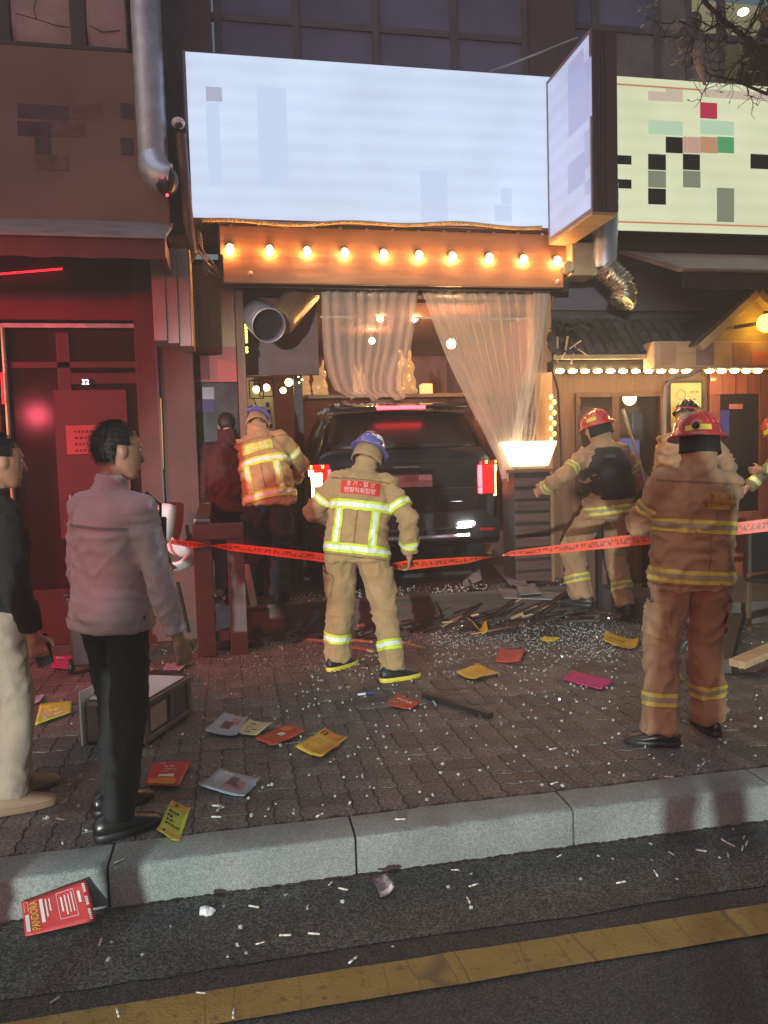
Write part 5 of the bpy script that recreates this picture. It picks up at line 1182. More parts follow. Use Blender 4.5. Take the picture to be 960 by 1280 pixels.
def hair(p, parent, kind=0):
    b = B(); b.ball(p.hc + p.Rh @ V((0, -.014, .026)), (.083, .103, .101), 20, 14, p.Rh); me = b.mesh('tmp')
    bm = bmesh.new(); bm.from_mesh(me)
    inv = p.Rh.transposed()
    kill = [v for v in bm.verts if (lambda q: (q.y > .035 and q.z < .062) or q.z < -.055 or (abs(q.x) > .055 and q.y > -.015 and q.z < .02))(inv @ (v.co - p.hc))]
    bmesh.ops.delete(bm, geom=kill, context='VERTS')
    for v in bm.verts: v.co += (v.co - p.hc).normalized() * .006 * noise.noise(v.co * 30)
    me2 = bpy.data.meshes.new('hair'); bm.to_mesh(me2); bm.free()
    for q in me2.polygons: q.use_smooth = True
    me2.materials.append(hairm); o = link('hair', me2, parent); s = o.modifiers.new('t', 'SOLIDIFY'); s.thickness = .014
    if kind:
        rnd = random.Random(kind); st = B(); pol = [q for q in me2.polygons]
        for _ in range(2600):
            q = rnd.choice(pol); vs_ = [me2.vertices[i].co for i in q.vertices]; w = [rnd.random() for _ in vs_]; c = sum((v * k for v, k in zip(vs_, w)), V()) / sum(w)
            out = (c - p.hc).normalized(); dn = p.Rh @ V((rnd.gauss(0, .35), rnd.gauss(.15, .5), -1)); tg = (dn - out * dn.dot(out)).normalized(); L = rnd.uniform(.014, .034); sd = out.cross(tg) * .0011
            st.add([c + sd + out * .004, c - sd + out * .004, c + tg * L + out * (.010 + rnd.random() * .006)], [(0, 1, 2)])
        tag(st.build('hair_strands', hairm, o, local=True), kind='stuff')
    return o
def trousers(p, parent, mat_, r=(.112, .096, .092), seat=(.19, .142), seed=1, vox=.014, hem=.05, wr=.030):
    b = B(); b.loft(torso_rings(p, [(-.12, .10, .09, 0), (-.06, seat[0], seat[1], 0), (.03, seat[0] * .98, seat[1] * .97, 0), (.13, seat[0] * .86, seat[1] * .86, .0), (.15, .1, .08, 0)]))
    for s in (-1, 1):
        f = Euler((0, 0, R(p.foot[s]))).to_matrix(); lowp = p.an[s] + f @ V((0, .01, -hem + .03))
        b.limb(p.hipj[s] + V((s * .005, 0, -.0)), p.kn[s], r[0], r[1], 16)
        d = (lowp - p.kn[s]).normalized(); b.tube([p.kn[s] - d * .06, p.kn[s], p.kn[s].lerp(lowp, .5), p.kn[s].lerp(lowp, .85), lowp], [r[1] * .8, r[1], r[2] * 1.02, r[2] * 1.03, r[2]], 16)
    return to_obj(b, 'trousers', vox, mat_, parent, 4, wr, seed, 8, .9)
def jacket(p, parent, mat_, name='jacket', ch=(.215, .155), hem=(.225, .165), hz=-.13, arm=(.078, .070, .060), collar=(.088, .15), seed=2, vox=.013, wr=.028, waist=None, cuff=.93, hood=False):
    waist = waist or ((ch[0] + hem[0]) / 2 * .98, (ch[1] + hem[1]) / 2)
    b = B(); b.loft(torso_rings(p, [(hz, hem[0], hem[1], 0), (hz + .05, hem[0] * 1.01, hem[1] * 1.01, 0), (.08, waist[0], waist[1], 0), (.25, ch[0], ch[1], .005), (.36, ch[0] * .95, ch[1] * .93, 0), (.43, ch[0] * .78, ch[1] * .76, -.005), (.49, collar[0] * 1.12, collar[0] * 1.12, -.008)], 24))
    q = p.T(0, -.012, .48); b.tube([q, p.T(0, -.006, .53), p.T(0, 0.0, .53 + collar[1] * .5)], [collar[0] * 1.05, collar[0], collar[0] * .97], 18)
    for s in (-1, 1):
        w = p.el[s].lerp(p.wr[s], cuff); b.limb(p.T(s * .05, -.005, .455), p.sh[s] + p.Rt @ V((s * .01, 0, -.004)), arm[0] * .86, arm[0] * .98, 14); b.limb(p.T(s * .09, 0, .36), p.sh[s] - p.Rt @ V((0, 0, .03)), arm[0] * 1.05, arm[0], 14)
        b.limb(p.sh[s], p.el[s], arm[0], arm[1], 14); d = (w - p.el[s]).normalized()
        b.tube([p.el[s] - d * .05, p.el[s], p.el[s].lerp(w, .5), w - d * .012, w], [arm[1] * .8, arm[1], (arm[1] + arm[2]) / 2, arm[2] * 1.03, arm[2]], 14)
    return to_obj(b, name, vox, mat_, parent, 4, wr, seed)
def seg_dist(c, a, b):
    ab = b - a; t = max(0, min(1, (c - a).dot(ab) / ab.length_squared)); return (c - (a + ab * t)).length
def which(p, c):
    ds = [(seg_dist(c, p.pel + V((0, 0, -.1)), p.T(0, 0, .33)) / .19, 't')]
    for s in (-1, 1):
        ds += [(seg_dist(c, p.sh[s].lerp(p.el[s], .25), p.el[s]) / .075, 'u%d' % s), (seg_dist(c, p.el[s], p.wr[s]) / .065, 'f%d' % s)]
    return min(ds)[1]
def slab(src, planes, keep, off, mats, name, parent, mi=0):
    """strip of cloth lying on a garment: the garment surface between planes (point, axis, lo, hi), lifted by off"""
    bm = bmesh.new(); bm.from_mesh(src.data)
    for o, ax, lo, hi in planes:
        for h, sgn in ((lo, -1), (hi, 1)):
            bmesh.ops.bisect_plane(bm, geom=bm.verts[:] + bm.edges[:] + bm.faces[:], plane_co=o + ax * h, plane_no=ax * sgn, clear_outer=True)
    kill = [f for f in bm.faces if not keep(f.calc_center_median(), f.normal)]
    bmesh.ops.delete(bm, geom=kill, context='FACES'); bm.normal_update()
    for v in bm.verts: v.co += v.normal * off
    me = bpy.data.meshes.new(name); bm.to_mesh(me); bm.free(); me.materials.clear(); me.materials.append(mats)
    for q in me.polygons: q.use_smooth = True; q.material_index = 0
    if not len(me.polygons): return None
    bm = bmesh.new(); bm.from_mesh(me); left = set(bm.faces); best = []           # keep the one connected strip
    while left:
        st = [left.pop()]; isl = list(st)
        while st:
            for e in st.pop().edges:
                for f in e.link_faces:
                    if f in left: left.discard(f); st.append(f); isl.append(f)
        if len(isl) > len(best): best = isl
    keepf = set(best); bmesh.ops.delete(bm, geom=[f for f in bm.faces if f not in keepf], context='FACES'); bm.to_mesh(me); bm.free()
    return link(name, me, parent)
def stripe(src, planes_f, keep, style, parent, w):
    """planes_f(half width) -> planes. lime/silver/lime, or yellow/grey/yellow"""
    outer, inner = (limestripe, silverstripe) if style == 'lime' else (dullstripe, greytrim)
    o = slab(src, planes_f(w), keep, .005, outer, 'reflective_stripe', parent)
    if o: slab(src, planes_f(w * (.46 if style == 'lime' else .36)), keep, .008, inner, 'silver_band' if style == 'lime' else 'grey_band', o if parent.parent is None else parent)
def project_patch(p, src, parent, cx_, cz, w, h, mpatch, lines, mtext, size, sx=1.0):
    bvh = BVHTree.FromPolygons([v.co.copy() for v in src.data.vertices], [tuple(q.vertices) for q in src.data.polygons])
    def snap(x, z, off):
        o = p.T(x, -.6, z); d = p.Rt @ V((0, 1, 0)); hit = bvh.ray_cast(o, d)
        return (hit[0] if hit[0] is not None else p.T(x, -.16, z)) - d * off
    n, m = 14, 6; vs = [snap(cx_ - w / 2 + w * i / n, cz - h / 2 + h * j / m, .007) for j in range(m + 1) for i in range(n + 1)]
    o = B().add(vs, [(j * (n + 1) + i, j * (n + 1) + i + 1, (j + 1) * (n + 1) + i + 1, (j + 1) * (n + 1) + i) for j in range(m) for i in range(n)]).build('back_patch', mpatch, parent, smooth='all', local=True)
    for k, t in enumerate(lines):
        me = text_mesh(t, size); zc = cz + h * (.24 - .48 * k)
        for v in me.vertices: v.co = snap(cx_ + v.co.x * sx, zc + v.co.y, .011)
        me.materials.clear(); me.materials.append(mtext); link('back_lettering', me, parent)
def helmet(p, parent, mat_, sticker=None, knob=False, guard=True, wide=1.0):
    H = lambda x, y, z: p.hc + p.Rh @ V((x, y, z))
    def dome(az, el, off=0):
        x, y, z = .118 * wide + off, .142 * wide + off, .128 + off
        return H(x * math.cos(el) * math.cos(az), y * math.cos(el) * math.sin(az) - .008, .012 + z * math.sin(el))
    b = B(); n = 28; rings = []
    for k, (o, z) in enumerate(((-.006, .0), (.016, -.004), (.022, .002), (.004, .016))):
        pass
    b.loft([[H((.118 * wide + o) * math.cos(a), (.142 * wide + o + (.022 if math.sin(a) < -.1 and o > .01 else 0)) * math.sin(a) - .008, .012 + z - (.016 if math.sin(a) < 0 and o > .01 else 0) * abs(math.sin(a))) for a in [2 * math.pi * i / n for i in range(n)]] for o, z in ((-.010, -.012), (.016, -.014), (.020, -.008), (.004, .004))]
           + [[dome(2 * math.pi * i / n, e) for i in range(n)] for e in (.12, .35, .6, .85, 1.1, 1.3, 1.46)])
    hm = b.build('helmet', mat_, parent, smooth='all', local=True)
    rd = B()
    for x in (-.035, 0, .035):
        pts = [dome(math.pi / 2 - x / .12 * (1 if True else 0), e, .003) for e in (.35, .6, .9, 1.2, 1.45)] + [dome(-math.pi / 2 + x / .12, e, .003) for e in (1.45, 1.2, .9, .6, .35)]
        rd.tube(pts, .006, 6)
    rd.build('helmet_ridge', mat_, hm, smooth='all', local=True)
    if sticker:
        for az0, az1, e0, e1 in sticker[1]:
            s_ = B(); vs = [dome(az0 + (az1 - az0) * i / 6, e0 + (e1 - e0) * j / 3, .004) for j in range(4) for i in range(7)]
            s_.add(vs, [(j * 7 + i, j * 7 + i + 1, (j + 1) * 7 + i + 1, (j + 1) * 7 + i) for j in range(3) for i in range(6)]).build('reflective_sticker', sticker[0], hm, smooth='all', local=True)
    if knob is not False:
        B().ball(dome(knob, .22, .01), .020, 10, 8).build('lamp_clip', blackrub, hm, smooth='all', local=True)
    if guard:
        g_ = B(); pts = []
        for z, k in ((.004, .95), (-.03, .97), (-.065, 1.0), (-.09, 1.03)):
            pts.append([H(.108 * k * math.cos(a), .128 * k * math.sin(a) - .012, z) for a in [math.pi * .98 + math.pi * 1.04 * i / 16 for i in range(17)]])
        vs = [q for r in pts for q in r]; g_.add(vs, [(j * 17 + i, j * 17 + i + 1, (j + 1) * 17 + i + 1, (j + 1) * 17 + i) for j in range(3) for i in range(16)])
        o = g_.build('neck_guard', guard if guard is not True else blackcloth, hm, smooth='all', local=True); so = o.modifiers.new('t', 'SOLIDIFY'); so.thickness = .008
    return hm
def shoes(p, parent, upper, sole, kind='shoe', big=1.0, topz=.10):
    for s in (-1, 1):
        f = Euler((0, 0, R(p.foot[s]))).to_matrix(); a = p.an[s]; gz = a.z - .085
        S = lambda x, y, z: V((a.x, a.y, gz)) + f @ V((x * big, y * big, z * big))
        def outline(y): return .030 + .018 * math.sin(max(0, min(1, (y + .08) / .26)) * math.pi) + (.006 if y > .05 else 0)
        ys = [-.085, -.075, -.05, -.01, .04, .09, .13, .16, .178, .184]; b = B(); rings = []
        for i, y in enumerate(ys):
            w = outline(y) * (.45 if i in (0, len(ys) - 1) else .8 if i in (1, len(ys) - 2) else 1); h = (.07, .085, .10, .10, .085, .065, .052, .042, .034, .026)[i]
            rings.append([S(w * math.cos(t), y, .022 + (h - .022) * max(0, math.sin(t)) if math.sin(t) > 0 else .020) for t in [2 * math.pi * k / 12 for k in range(12)]])
        sh_ = b.loft(rings).build(kind, upper, parent, smooth='all', local=True)
        b = B(); pts = []
        for z, k in ((.001, .96), (.012, 1.06), (.024, 1.06), (.028, 1.0)):
            loop = [(outline(y) * (.4 if i == 0 or i == len(ys) - 1 else .8 if i in (1, len(ys) - 2) else 1) * k, y) for i, y in enumerate(ys)]
            pts.append([S(x, y * (1.03 if k > 1 else 1), z) for x, y in loop] + [S(-x, y * (1.03 if k > 1 else 1), z) for x, y in reversed(loop)])
        b.loft(pts).build('sole', sole, sh_, smooth=True, local=True)
def axes(p): return p.Rt @ V((1, 0, 0)), p.Rt @ V((0, -1, 0)), p.Rt @ V((0, 0, 1))

# ---- firefighter in lime and silver stripes
def turnout(p, root, style, cloth, bands, vert=None, hz=-.13, seed=1, patch=None, tr_mat=None, leg=True, tseed=5):
    X_, BK, Z_ = axes(p)
    j = jacket(p, root, cloth, hz=hz, seed=seed)
    for z in bands:
        stripe(j, lambda w, z=z: [(p.T(0, 0, z), Z_, -w, w)], lambda c, n: which(p, c) == 't', style, j, .034)
    if vert:
        z0, z1 = vert
        for x in (-.125, .125):
            stripe(j, lambda w, x=x: [(p.T(x, 0, 0), X_, -w, w), (p.T(0, 0, 0), Z_, z0 + .034, z1 - .034)], lambda c, n: which(p, c) == 't' and n.dot(BK) > .25, style, j, .028)
    for s in (-1, 1):
        for a, b, t, cls in ((p.sh[s], p.el[s], .58, 'u%d' % s), (p.el[s], p.wr[s], .66, 'f%d' % s)):
            ax = (b - a).normalized(); o = a.lerp(b, t)
            stripe(j, lambda w, o=o, ax=ax: [(o, ax, -w, w)], lambda c, n, cls=cls: which(p, c) == cls or (which(p, c)[0] != 't' and which(p, c)[1:] == cls[1:]), style, j, .027)
    if patch: project_patch(p, j, j, *patch)
    t = trousers(p, root, tr_mat or cloth, seed=tseed)
    sm = M('cloth_seam', (.20, .12, .06), .9)
    slab(j, [(p.T(0, 0, 0), X_, -.004, .004), (p.T(0, 0, 0), Z_, -.02, .21)], lambda c, n: which(p, c) == 't' and n.dot(BK) > .3, .004, sm, 'back_seam', j)
    slab(j, [(p.T(0, 0, .425), Z_, -.004, .004)], lambda c, n: which(p, c) == 't' and n.dot(BK) > .2, .004, sm, 'yoke_seam', j)
    slab(j, [(p.T(0, 0, hz + .022), Z_, -.003, .003)], lambda c, n: which(p, c) == 't', .004, sm, 'hem_seam', j)
    for s in (-1, 1):
        ax = (p.kn[s] - p.hipj[s]).normalized(); o = p.hipj[s].lerp(p.kn[s], .62); side_ = V((s, -.35, 0)).normalized()
        slab(t, [(o, ax, -.085, .085), (o, ax.cross(side_).normalized(), -.07, .07)], lambda c, n, s=s, sd=side_: n.dot(sd) > .45 and seg_dist(c, p.hipj[s], p.kn[s]) < seg_dist(c, p.hipj[-s], p.kn[-s]), .014, tr_mat or cloth, 'cargo_pocket', t)
        slab(t, [(o, ax, -.098, -.035), (o, ax.cross(side_).normalized(), -.076, .076)], lambda c, n, s=s, sd=side_: n.dot(sd) > .45 and seg_dist(c, p.hipj[s], p.kn[s]) < seg_dist(c, p.hipj[-s], p.kn[-s]), .020, tr_mat or cloth, 'pocket_flap', t)
    if leg:
        for s in (-1, 1):
            ax = (p.an[s] - p.kn[s]).normalized(); o = p.kn[s].lerp(p.an[s], .62)
            stripe(t, lambda w, o=o, ax=ax: [(o, ax, -w, w)], lambda c, n, s=s: seg_dist(c, p.kn[s], p.an[s]) < .13 and seg_dist(c, p.kn[s], p.an[s]) < seg_dist(c, p.kn[-s], p.an[-s]), style, t, .034)
    return j, t

print('setting built')
# centre firefighter
fc = empty('person', (.88, 5.45, 0), 'firefighter with blue helmet and red back patch holding the barrier tape', 'person', None, R(-12))
fc.scale = (1.03,) * 3
p = make_pose(lean=10, side=8, twist=-4, head=(22, -8, 8), lw=(-.20, .36, 1.08), rw=(.34, .06, .84), la=(-.21, .17, .085), ra=(.20, -.16, .085), hip=(-.03, 0), lfoot=-38, rfoot=-62, lpole=(-1, -.6, -.3), rpole=(.7, -1, 0), lk=(0, 1, 0), rk=(.4, 1, 0))
body(p, fc)
turnout(p, fc, 'lime', tan, (.245, -.055), (-.055, .245), seed=3, patch=(.0, .365, .27, .095, M('red_back_patch', (.62, .035, .02), .6), ('경 기 - 일 산', '현장지휘팀장'), M('patch_white_letters', (.78, .66, .62), .6), .040))
helmet(p, fc, bluehelm, (silverstripe, [(-1.05, -.55, .35, .75)]), guard=tan)
shoes(p, fc, blackrub, yellowrub, 'boot', 1.12)
# left firefighter, bowed
fl = empty('person', (.24, 6.98, DK), 'bowed firefighter with blue helmet and lime back patch beside the car', 'person', None, R(-6))
fl.scale = (1.06,) * 3
p = make_pose(lean=18, side=-10, twist=-6, head=(34, 10, -4), lw=(-.30, .20, .80), rw=(.27, .38, 1.02), la=(-.11, .02, .085), ra=(.12, -.04, .085), hip=(.07, -.02), lpole=(-.6, -1, 0), rpole=(1, -.6, -.2))
body(p, fl)
turnout(p, fl, 'lime', tan, (.225, -.07), (-.07, .225), seed=8, patch=(-.01, .345, .27, .09, M('lime_back_patch', (.52, .60, .05), .6), ('경 기 - 일 산', '화정119안전센터'), M('patch_pale_letters', (.85, .88, .75), .6), .038), tr_mat=navy, leg=False)
helmet(p, fl, bluehelm, None, guard=tan); shoes(p, fl, blackrub, blackrub, 'boot', 1.05)
# firefighter in dark vest
bk = G(733, 790); fv = empty('person', (3.30, 6.48, .08), 'firefighter with red helmet and black vest leaning toward the light box', 'person', None, R(8))
fv.scale = (1.08,) * 3
p = make_pose(lean=6, side=-3, head=(12, 14, -6), lw=(-.44, .26, 1.08), rw=(.30, .16, .93), la=(-.17, .07, .16), ra=(.17, -.05, .085), hip=(.05, 0), lpole=(-1, -.6, -.6), rpole=(1, -.7, 0), lfoot=35, rfoot=-20, drop=.02, s=1, lk=(-.6, 1, 0))
body(p, fv)
j, t = turnout(p, fv, 'yellow', tan_dim, (-.055,), seed=12)
b = B(); b.loft(torso_rings(p, [(.03, .205, .17, 0), (.06, .222, .178, 0), (.2, .222, .178, .0), (.33, .215, .172, 0), (.42, .165, .145, 0), (.47, .14, .12, 0)], 24))
vest = to_obj(b, 'vest', .015, M('black_vest', (.020, .016, .017), .75, bump=.3, bscale=90), fv, 4, .006, 4)
lb_ = B(); a = p.T(-.07, -.188, .36); X_, BK, Z_ = axes(p); lb_.obox(p.T(-.055, -.172, .385), (.09, .012, .03), p.Rt); lb_.build('vest_label', M('grey_label', (.10, .09, .10), .6), vest, local=True)
helmet(p, fv, redhelm, (dullstripe, [(math.pi + .1, math.pi + .75, .18, .45)]), guard=True); shoes(p, fv, blackrub, blackrub, 'boot', 1.1)
# right foreground firefighter
fr_ = empty('person', (2.38, 3.63, 0), 'firefighter with red helmet standing with folded arms near the kerb', 'person', None, R(0))
p = make_pose(lean=1, side=5, head=(8, 6, 2), lw=(.02, .25, 1.17), rw=(.0, .27, 1.14), la=(-.20, .02, .085), ra=(.15, .12, .085), lfoot=62, rfoot=-8, lpole=(-1, .15, -.5), rpole=(1, .1, -.5), hip=(-.02, .03))
body(p, fr_)
turnout(p, fr_, 'yellow', tan_dim, (.20, -.06), seed=17, patch=(.06, .335, .20, .085, M('ochre_back_patch', (.44, .24, .055), .7), ('경 기 - 일 산', '일산119안전센터'), M('patch_brown_letters', (.10, .045, .012), .7), .033), tseed=9)
helmet(p, fr_, redhelm, (M('yellow_sticker', (.68, .55, .08), .5), [(-2.75, -1.75, .05, .27)]), knob=-2.35, guard=True, wide=1.02); shoes(p, fr_, leather, blackrub, 'shoe', 1.05)
# firefighter with black helmet behind
c = G(905, 742); fk = empty('person', (4.12, 6.45, .27), 'firefighter with black helmet standing behind the one with folded arms', 'person', None, R(-35))
p = make_pose(lean=4, head=(10, -10, 0), rw=(.34, .22, 1.02), s=1, la=(-.11, .03, .085), ra=(.12, -.02, .085))
body(p, fk, .011); jacket(p, fk, tan_dim, seed=21); trousers(p, fk, M('grey_work_trousers', (.10, .095, .09), .85), seed=22)
hm = helmet(p, fk, blackhelm, (redlens if False else M('red_helmet_band', (.40, .02, .025), .3), [(-2.9, -.2, .02, .18)]), guard=brownhelm, wide=1.0); shoes(p, fk, blackrub, blackrub, 'boot')
X2 = B(); vs = [p.hc + p.Rh @ V((.150 * math.cos(a), .165 * math.sin(a), z)) for z in (.03, -.07) for a in [-.7 + 1.9 * i / 8 for i in range(9)]]
X2.add(vs, [(i, i + 1, i + 10, i + 9) for i in range(8)]); o = X2.build('ear_flap', brownhelm, hm, smooth='all', local=True); o.modifiers.new('t', 'SOLIDIFY').thickness = .012
# firefighter reaching in from the right edge
c = G(1000, 760); fe = empty('person', (c.x + .12, c.y - .05, .2), 'firefighter at the right edge bending and reaching left with lime cuff', 'person', None, R(62))
p = make_pose(lean=28, head=(15, 0, 0), lw=(-.30, .52, 1.16), rw=(.02, .60, .98), la=(-.12, -.06, .085), ra=(.12, .06, .085), lpole=(-1, -.2, -.5), rpole=(1, -.2, -.5))
body(p, fe, .011); turnout(p, fe, 'lime', M('turnout_cloth_olive', (.22, .19, .11), .85, bump=.3, bscale=200), (.22,), seed=31, leg=False)
helmet(p, fe, redhelm, (limestripe, [(2.0, 2.9, .1, .4)])); shoes(p, fe, blackrub, blackrub, 'boot')
# dark figure beside the bowed firefighter
fd = empty('person', (-.02, 7.1, DK), 'person in dark red clothes half hidden left of the bowed firefighter', 'person', None, R(10))
p = make_pose(lean=8, head=(18, 0, 0)); body(p, fd, .011); jacket(p, fd, darkred, 'coat', ch=(.20, .14), hem=(.19, .14), arm=(.072, .058, .05), seed=41); trousers(p, fd, blackcloth, (.095, .075, .062), seed=42); hair(p, fd); shoes(p, fd, leather, blackrub)
# man in the denim jacket
c = G(153, 1040); jm = empty('person', (-.50, 3.46, 0), 'man in grey denim jacket and black trousers watching by the kerb', 'person', None, R(-42))
p = make_pose(lean=2, side=3, head=(4, -16, 0), lw=(-.25, .02, .83), rw=(.285, .06, .80), hip=(-.03, -.03), la=(-.165, .03, .085), ra=(.045, -.125, .085), lfoot=-12, rfoot=-22, lk=(0, 1, 0), rk=(0, 1, 0))
body(p, jm, .0075); eyes(p, jm); hair(p, jm, 3)
j = jacket(p, jm, denim, ch=(.185, .135), hem=(.19, .148), hz=-.10, arm=(.068, .058, .050), collar=(.070, .07), seed=44, waist=(.175, .13), wr=.015, vox=.011)
X_, BK, Z_ = axes(p)
slab(j, [(p.T(0, 0, -.075), Z_, -.022, .022)], lambda c, n: which(p, c) == 't', .006, denim, 'waistband', j)
slab(j, [(p.T(0, 0, .345), Z_, -.008, .004)], lambda c, n: which(p, c) == 't' and n.dot(BK) > .2, .006, M('denim_seam', (.24, .19, .22), .9), 'yoke_seam', j)
trousers(p, jm, blackcloth, (.090, .077, .068), (.150, .108), seed=45, vox=.013, wr=.016); shoes(p, jm, leather, blackrub, 'shoe', 1.08)
rc = empty('radio_microphone', (0, 0, 0)); rc.parent = jm
q = p.T(.13, .155, .34); B().obox(q, (.05, .035, .09), p.Rt).build('microphone', plasticblk, rc, bevel=.008, local=True)
w_ = [p.T(.10, .10, .49), p.T(.155, .13, .44), q, p.T(.17, .17, .20), p.T(.14, .16, .02), p.T(.16, .13, -.05)]
B().tube(w_, .007, 6).build('coiled_cord', plasticblk, rc, smooth=True, local=True)
# man in the black sweater
sm_ = empty('person', (-1.10, 3.80, 0), 'man in black sweater and cream trousers at the left edge holding a phone', 'person', None, R(-62))
sm_.scale = (.98,) * 3
p = make_pose(lean=3, head=(3, 6, 0), rw=(.26, .10, .80), la=(-.10, .06, .085), ra=(.11, -.02, .085), lfoot=0, rfoot=-12)
body(p, sm_, .0075, curl=.95); eyes(p, sm_); hair(p, sm_, 5)
jacket(p, sm_, knit, 'sweater', ch=(.195, .145), hem=(.185, .145), hz=-.06, arm=(.074, .064, .052), collar=(.068, .05), seed=51, waist=(.205, .15), wr=.016, vox=.013)
trousers(p, sm_, cream, (.092, .080, .074), (.160, .118), seed=52, vox=.013, wr=.016); shoes(p, sm_, M('tan_suede', (.26, .18, .115), .8, var=.1), M('tan_sole', (.20, .13, .08), .7), 'shoe', 1.1)
ph_o = empty('mobile_phone', (0, 0, 0)); bpy.context.view_layer.update()
mwm = sm_.matrix_world; d = (p.wr[1] - p.el[1]).normalized(); pw = mwm @ (p.wr[1] + d * .085 + V((-.028, .02, 0)))
ph_o.location = pw; ph_o.rotation_euler = (R(12), R(8), R(-62)); tag(ph_o, 'black mobile phone held in the hand of the man in the sweater', 'phone')
B().box((-.006, -.037, -.075), (.006, .037, .075)).build('case', plasticblk, ph_o, bevel=.006, local=True); B().obox((.0066, .018, .05), (.002, .02, .035)).build('lens_plate', blackrub, ph_o, bevel=.0008, local=True)
# unseen photographer and bystander, scaled up so their shadows cover the figures and kerb
def plain_person(loc, rz, lab, p, seed, sc=1.0):
    r_ = empty('person', loc, lab, 'person', None, rz); r_.scale = (sc,) * 3; body(p, r_, .012); hair(p, r_)
    jacket(p, r_, navy, seed=seed, ch=(.2, .14), hem=(.19, .14), arm=(.075, .06, .052), vox=.02); trousers(p, r_, blackcloth, (.095, .075, .066), seed=seed + 1, vox=.02); shoes(p, r_, leather, blackrub)
plain_person((.38, -.56, RZ), R(28), 'photographer in navy coat standing on the road with raised hands', make_pose(lw=(-.09, .30, 1.50), rw=(.09, .30, 1.50), lpole=(-1, 0, -1), rpole=(1, 0, -1), la=(-.20, 0, .085), ra=(.19, .05, .085), s=1), 61, 1.08)
plain_person((-1.57, .75, RZ), R(-22), 'bystander in navy coat standing on the road left of the photographer', make_pose(lw=(-.30, .05, .84), rw=(.30, .05, .84), la=(-.20, 0, .085), ra=(.19, 0, .085)), 65, 1.13)
# silhouettes in the lit upstairs room
for px, py, y, lab, sd0 in ((866, 33, 8.3, 'dark haired person standing in the lit upstairs window', 71), (957, 26, 8.0, 'larger dark figure at the right edge of the lit upstairs window', 75)):
    c = P(px, py, y); r_ = empty('person', (c.x, y, c.z - 1.64), lab, 'person', None, R(160)); p = make_pose(head=(8, 0, 0)); body(p, r_, .014); hair(p, r_)
    jacket(p, r_, blackcloth, 'coat', seed=sd0, ch=(.2, .14), hem=(.19, .14), arm=(.075, .06, .052), vox=.022)
    trousers(p, r_, blackcloth, seed=sd0 + 1, vox=.022)

# thin air volume added as the lens bloom veil around the lamps
hm_ = bpy.data.materials.new('bloom_veil_air'); hm_.use_nodes = True; hn = hm_.node_tree; hn.nodes.remove(hn.nodes['Principled BSDF'])
pv = hn.nodes.new('ShaderNodeVolumePrincipled'); pv.inputs['Color'].default_value = (.9, .88, .86, 1); pv.inputs['Density'].default_value = .0125; pv.inputs['Anisotropy'].default_value = .25
hn.links.new(pv.outputs[0], hn.nodes['Material Output'].inputs['Volume'])
tag(B().box((-62, -62, -1.2), (62, 62, 9.6)).build('bloom_veil', hm_), kind='stuff')
print('people built')

# ================================================================== TAPE
def tape_mat():
    m = M('orange_tape', (.80, .075, .022), .35, var=.1); n = m.node_tree.nodes; l = m.node_tree.links; b = n['Principled BSDF']; src = b.inputs['Base Color'].links[0].from_socket
    b.inputs['Alpha'].default_value = .93
    uvn = n.new('ShaderNodeUVMap'); mp = n.new('ShaderNodeMapping'); mp.inputs['Scale'].default_value = (26, 1, 1); l.new(uvn.outputs[0], mp.inputs[0])
    br_ = n.new('ShaderNodeTexBrick'); br_.inputs['Scale'].default_value = 1; br_.inputs['Mortar Size'].default_value = .16; br_.inputs['Brick Width'].default_value = .9; br_.inputs['Row Height'].default_value = .42
    nz = n.new('ShaderNodeTexNoise'); nz.inputs['Scale'].default_value = 2.2; l.new(mp.outputs[0], nz.inputs['Vector']); l.new(mp.outputs[0], br_.inputs['Vector'])
    sx = n.new('ShaderNodeSeparateXYZ'); l.new(uvn.outputs[0], sx.inputs[0])
    pp_ = n.new('ShaderNodeMath'); pp_.operation = 'COMPARE'; pp_.inputs[1].default_value = .5; pp_.inputs[2].default_value = .26; l.new(sx.outputs['Y'], pp_.inputs[0])
    gt = n.new('ShaderNodeMath'); gt.operation = 'GREATER_THAN'; gt.inputs[1].default_value = .5; l.new(nz.outputs['Fac'], gt.inputs[0])
    mu = n.new('ShaderNodeMath'); mu.operation = 'MULTIPLY'; l.new(pp_.outputs[0], mu.inputs[0]); l.new(gt.outputs[0], mu.inputs[1])
    mx = n.new('ShaderNodeMix'); mx.data_type = 'RGBA'; mx.inputs['B'].default_value = (.26, .022, .012, 1); l.new(mu.outputs[0], mx.inputs['Factor']); l.new(src, mx.inputs['A']); l.new(mx.outputs['Result'], b.inputs['Base Color']); return m
tpm = tape_mat()
bt = empty('barrier_tape', (0, 0, 0), 'orange printed barrier tape strung across the pavement in front of the shop', 'barrier tape')
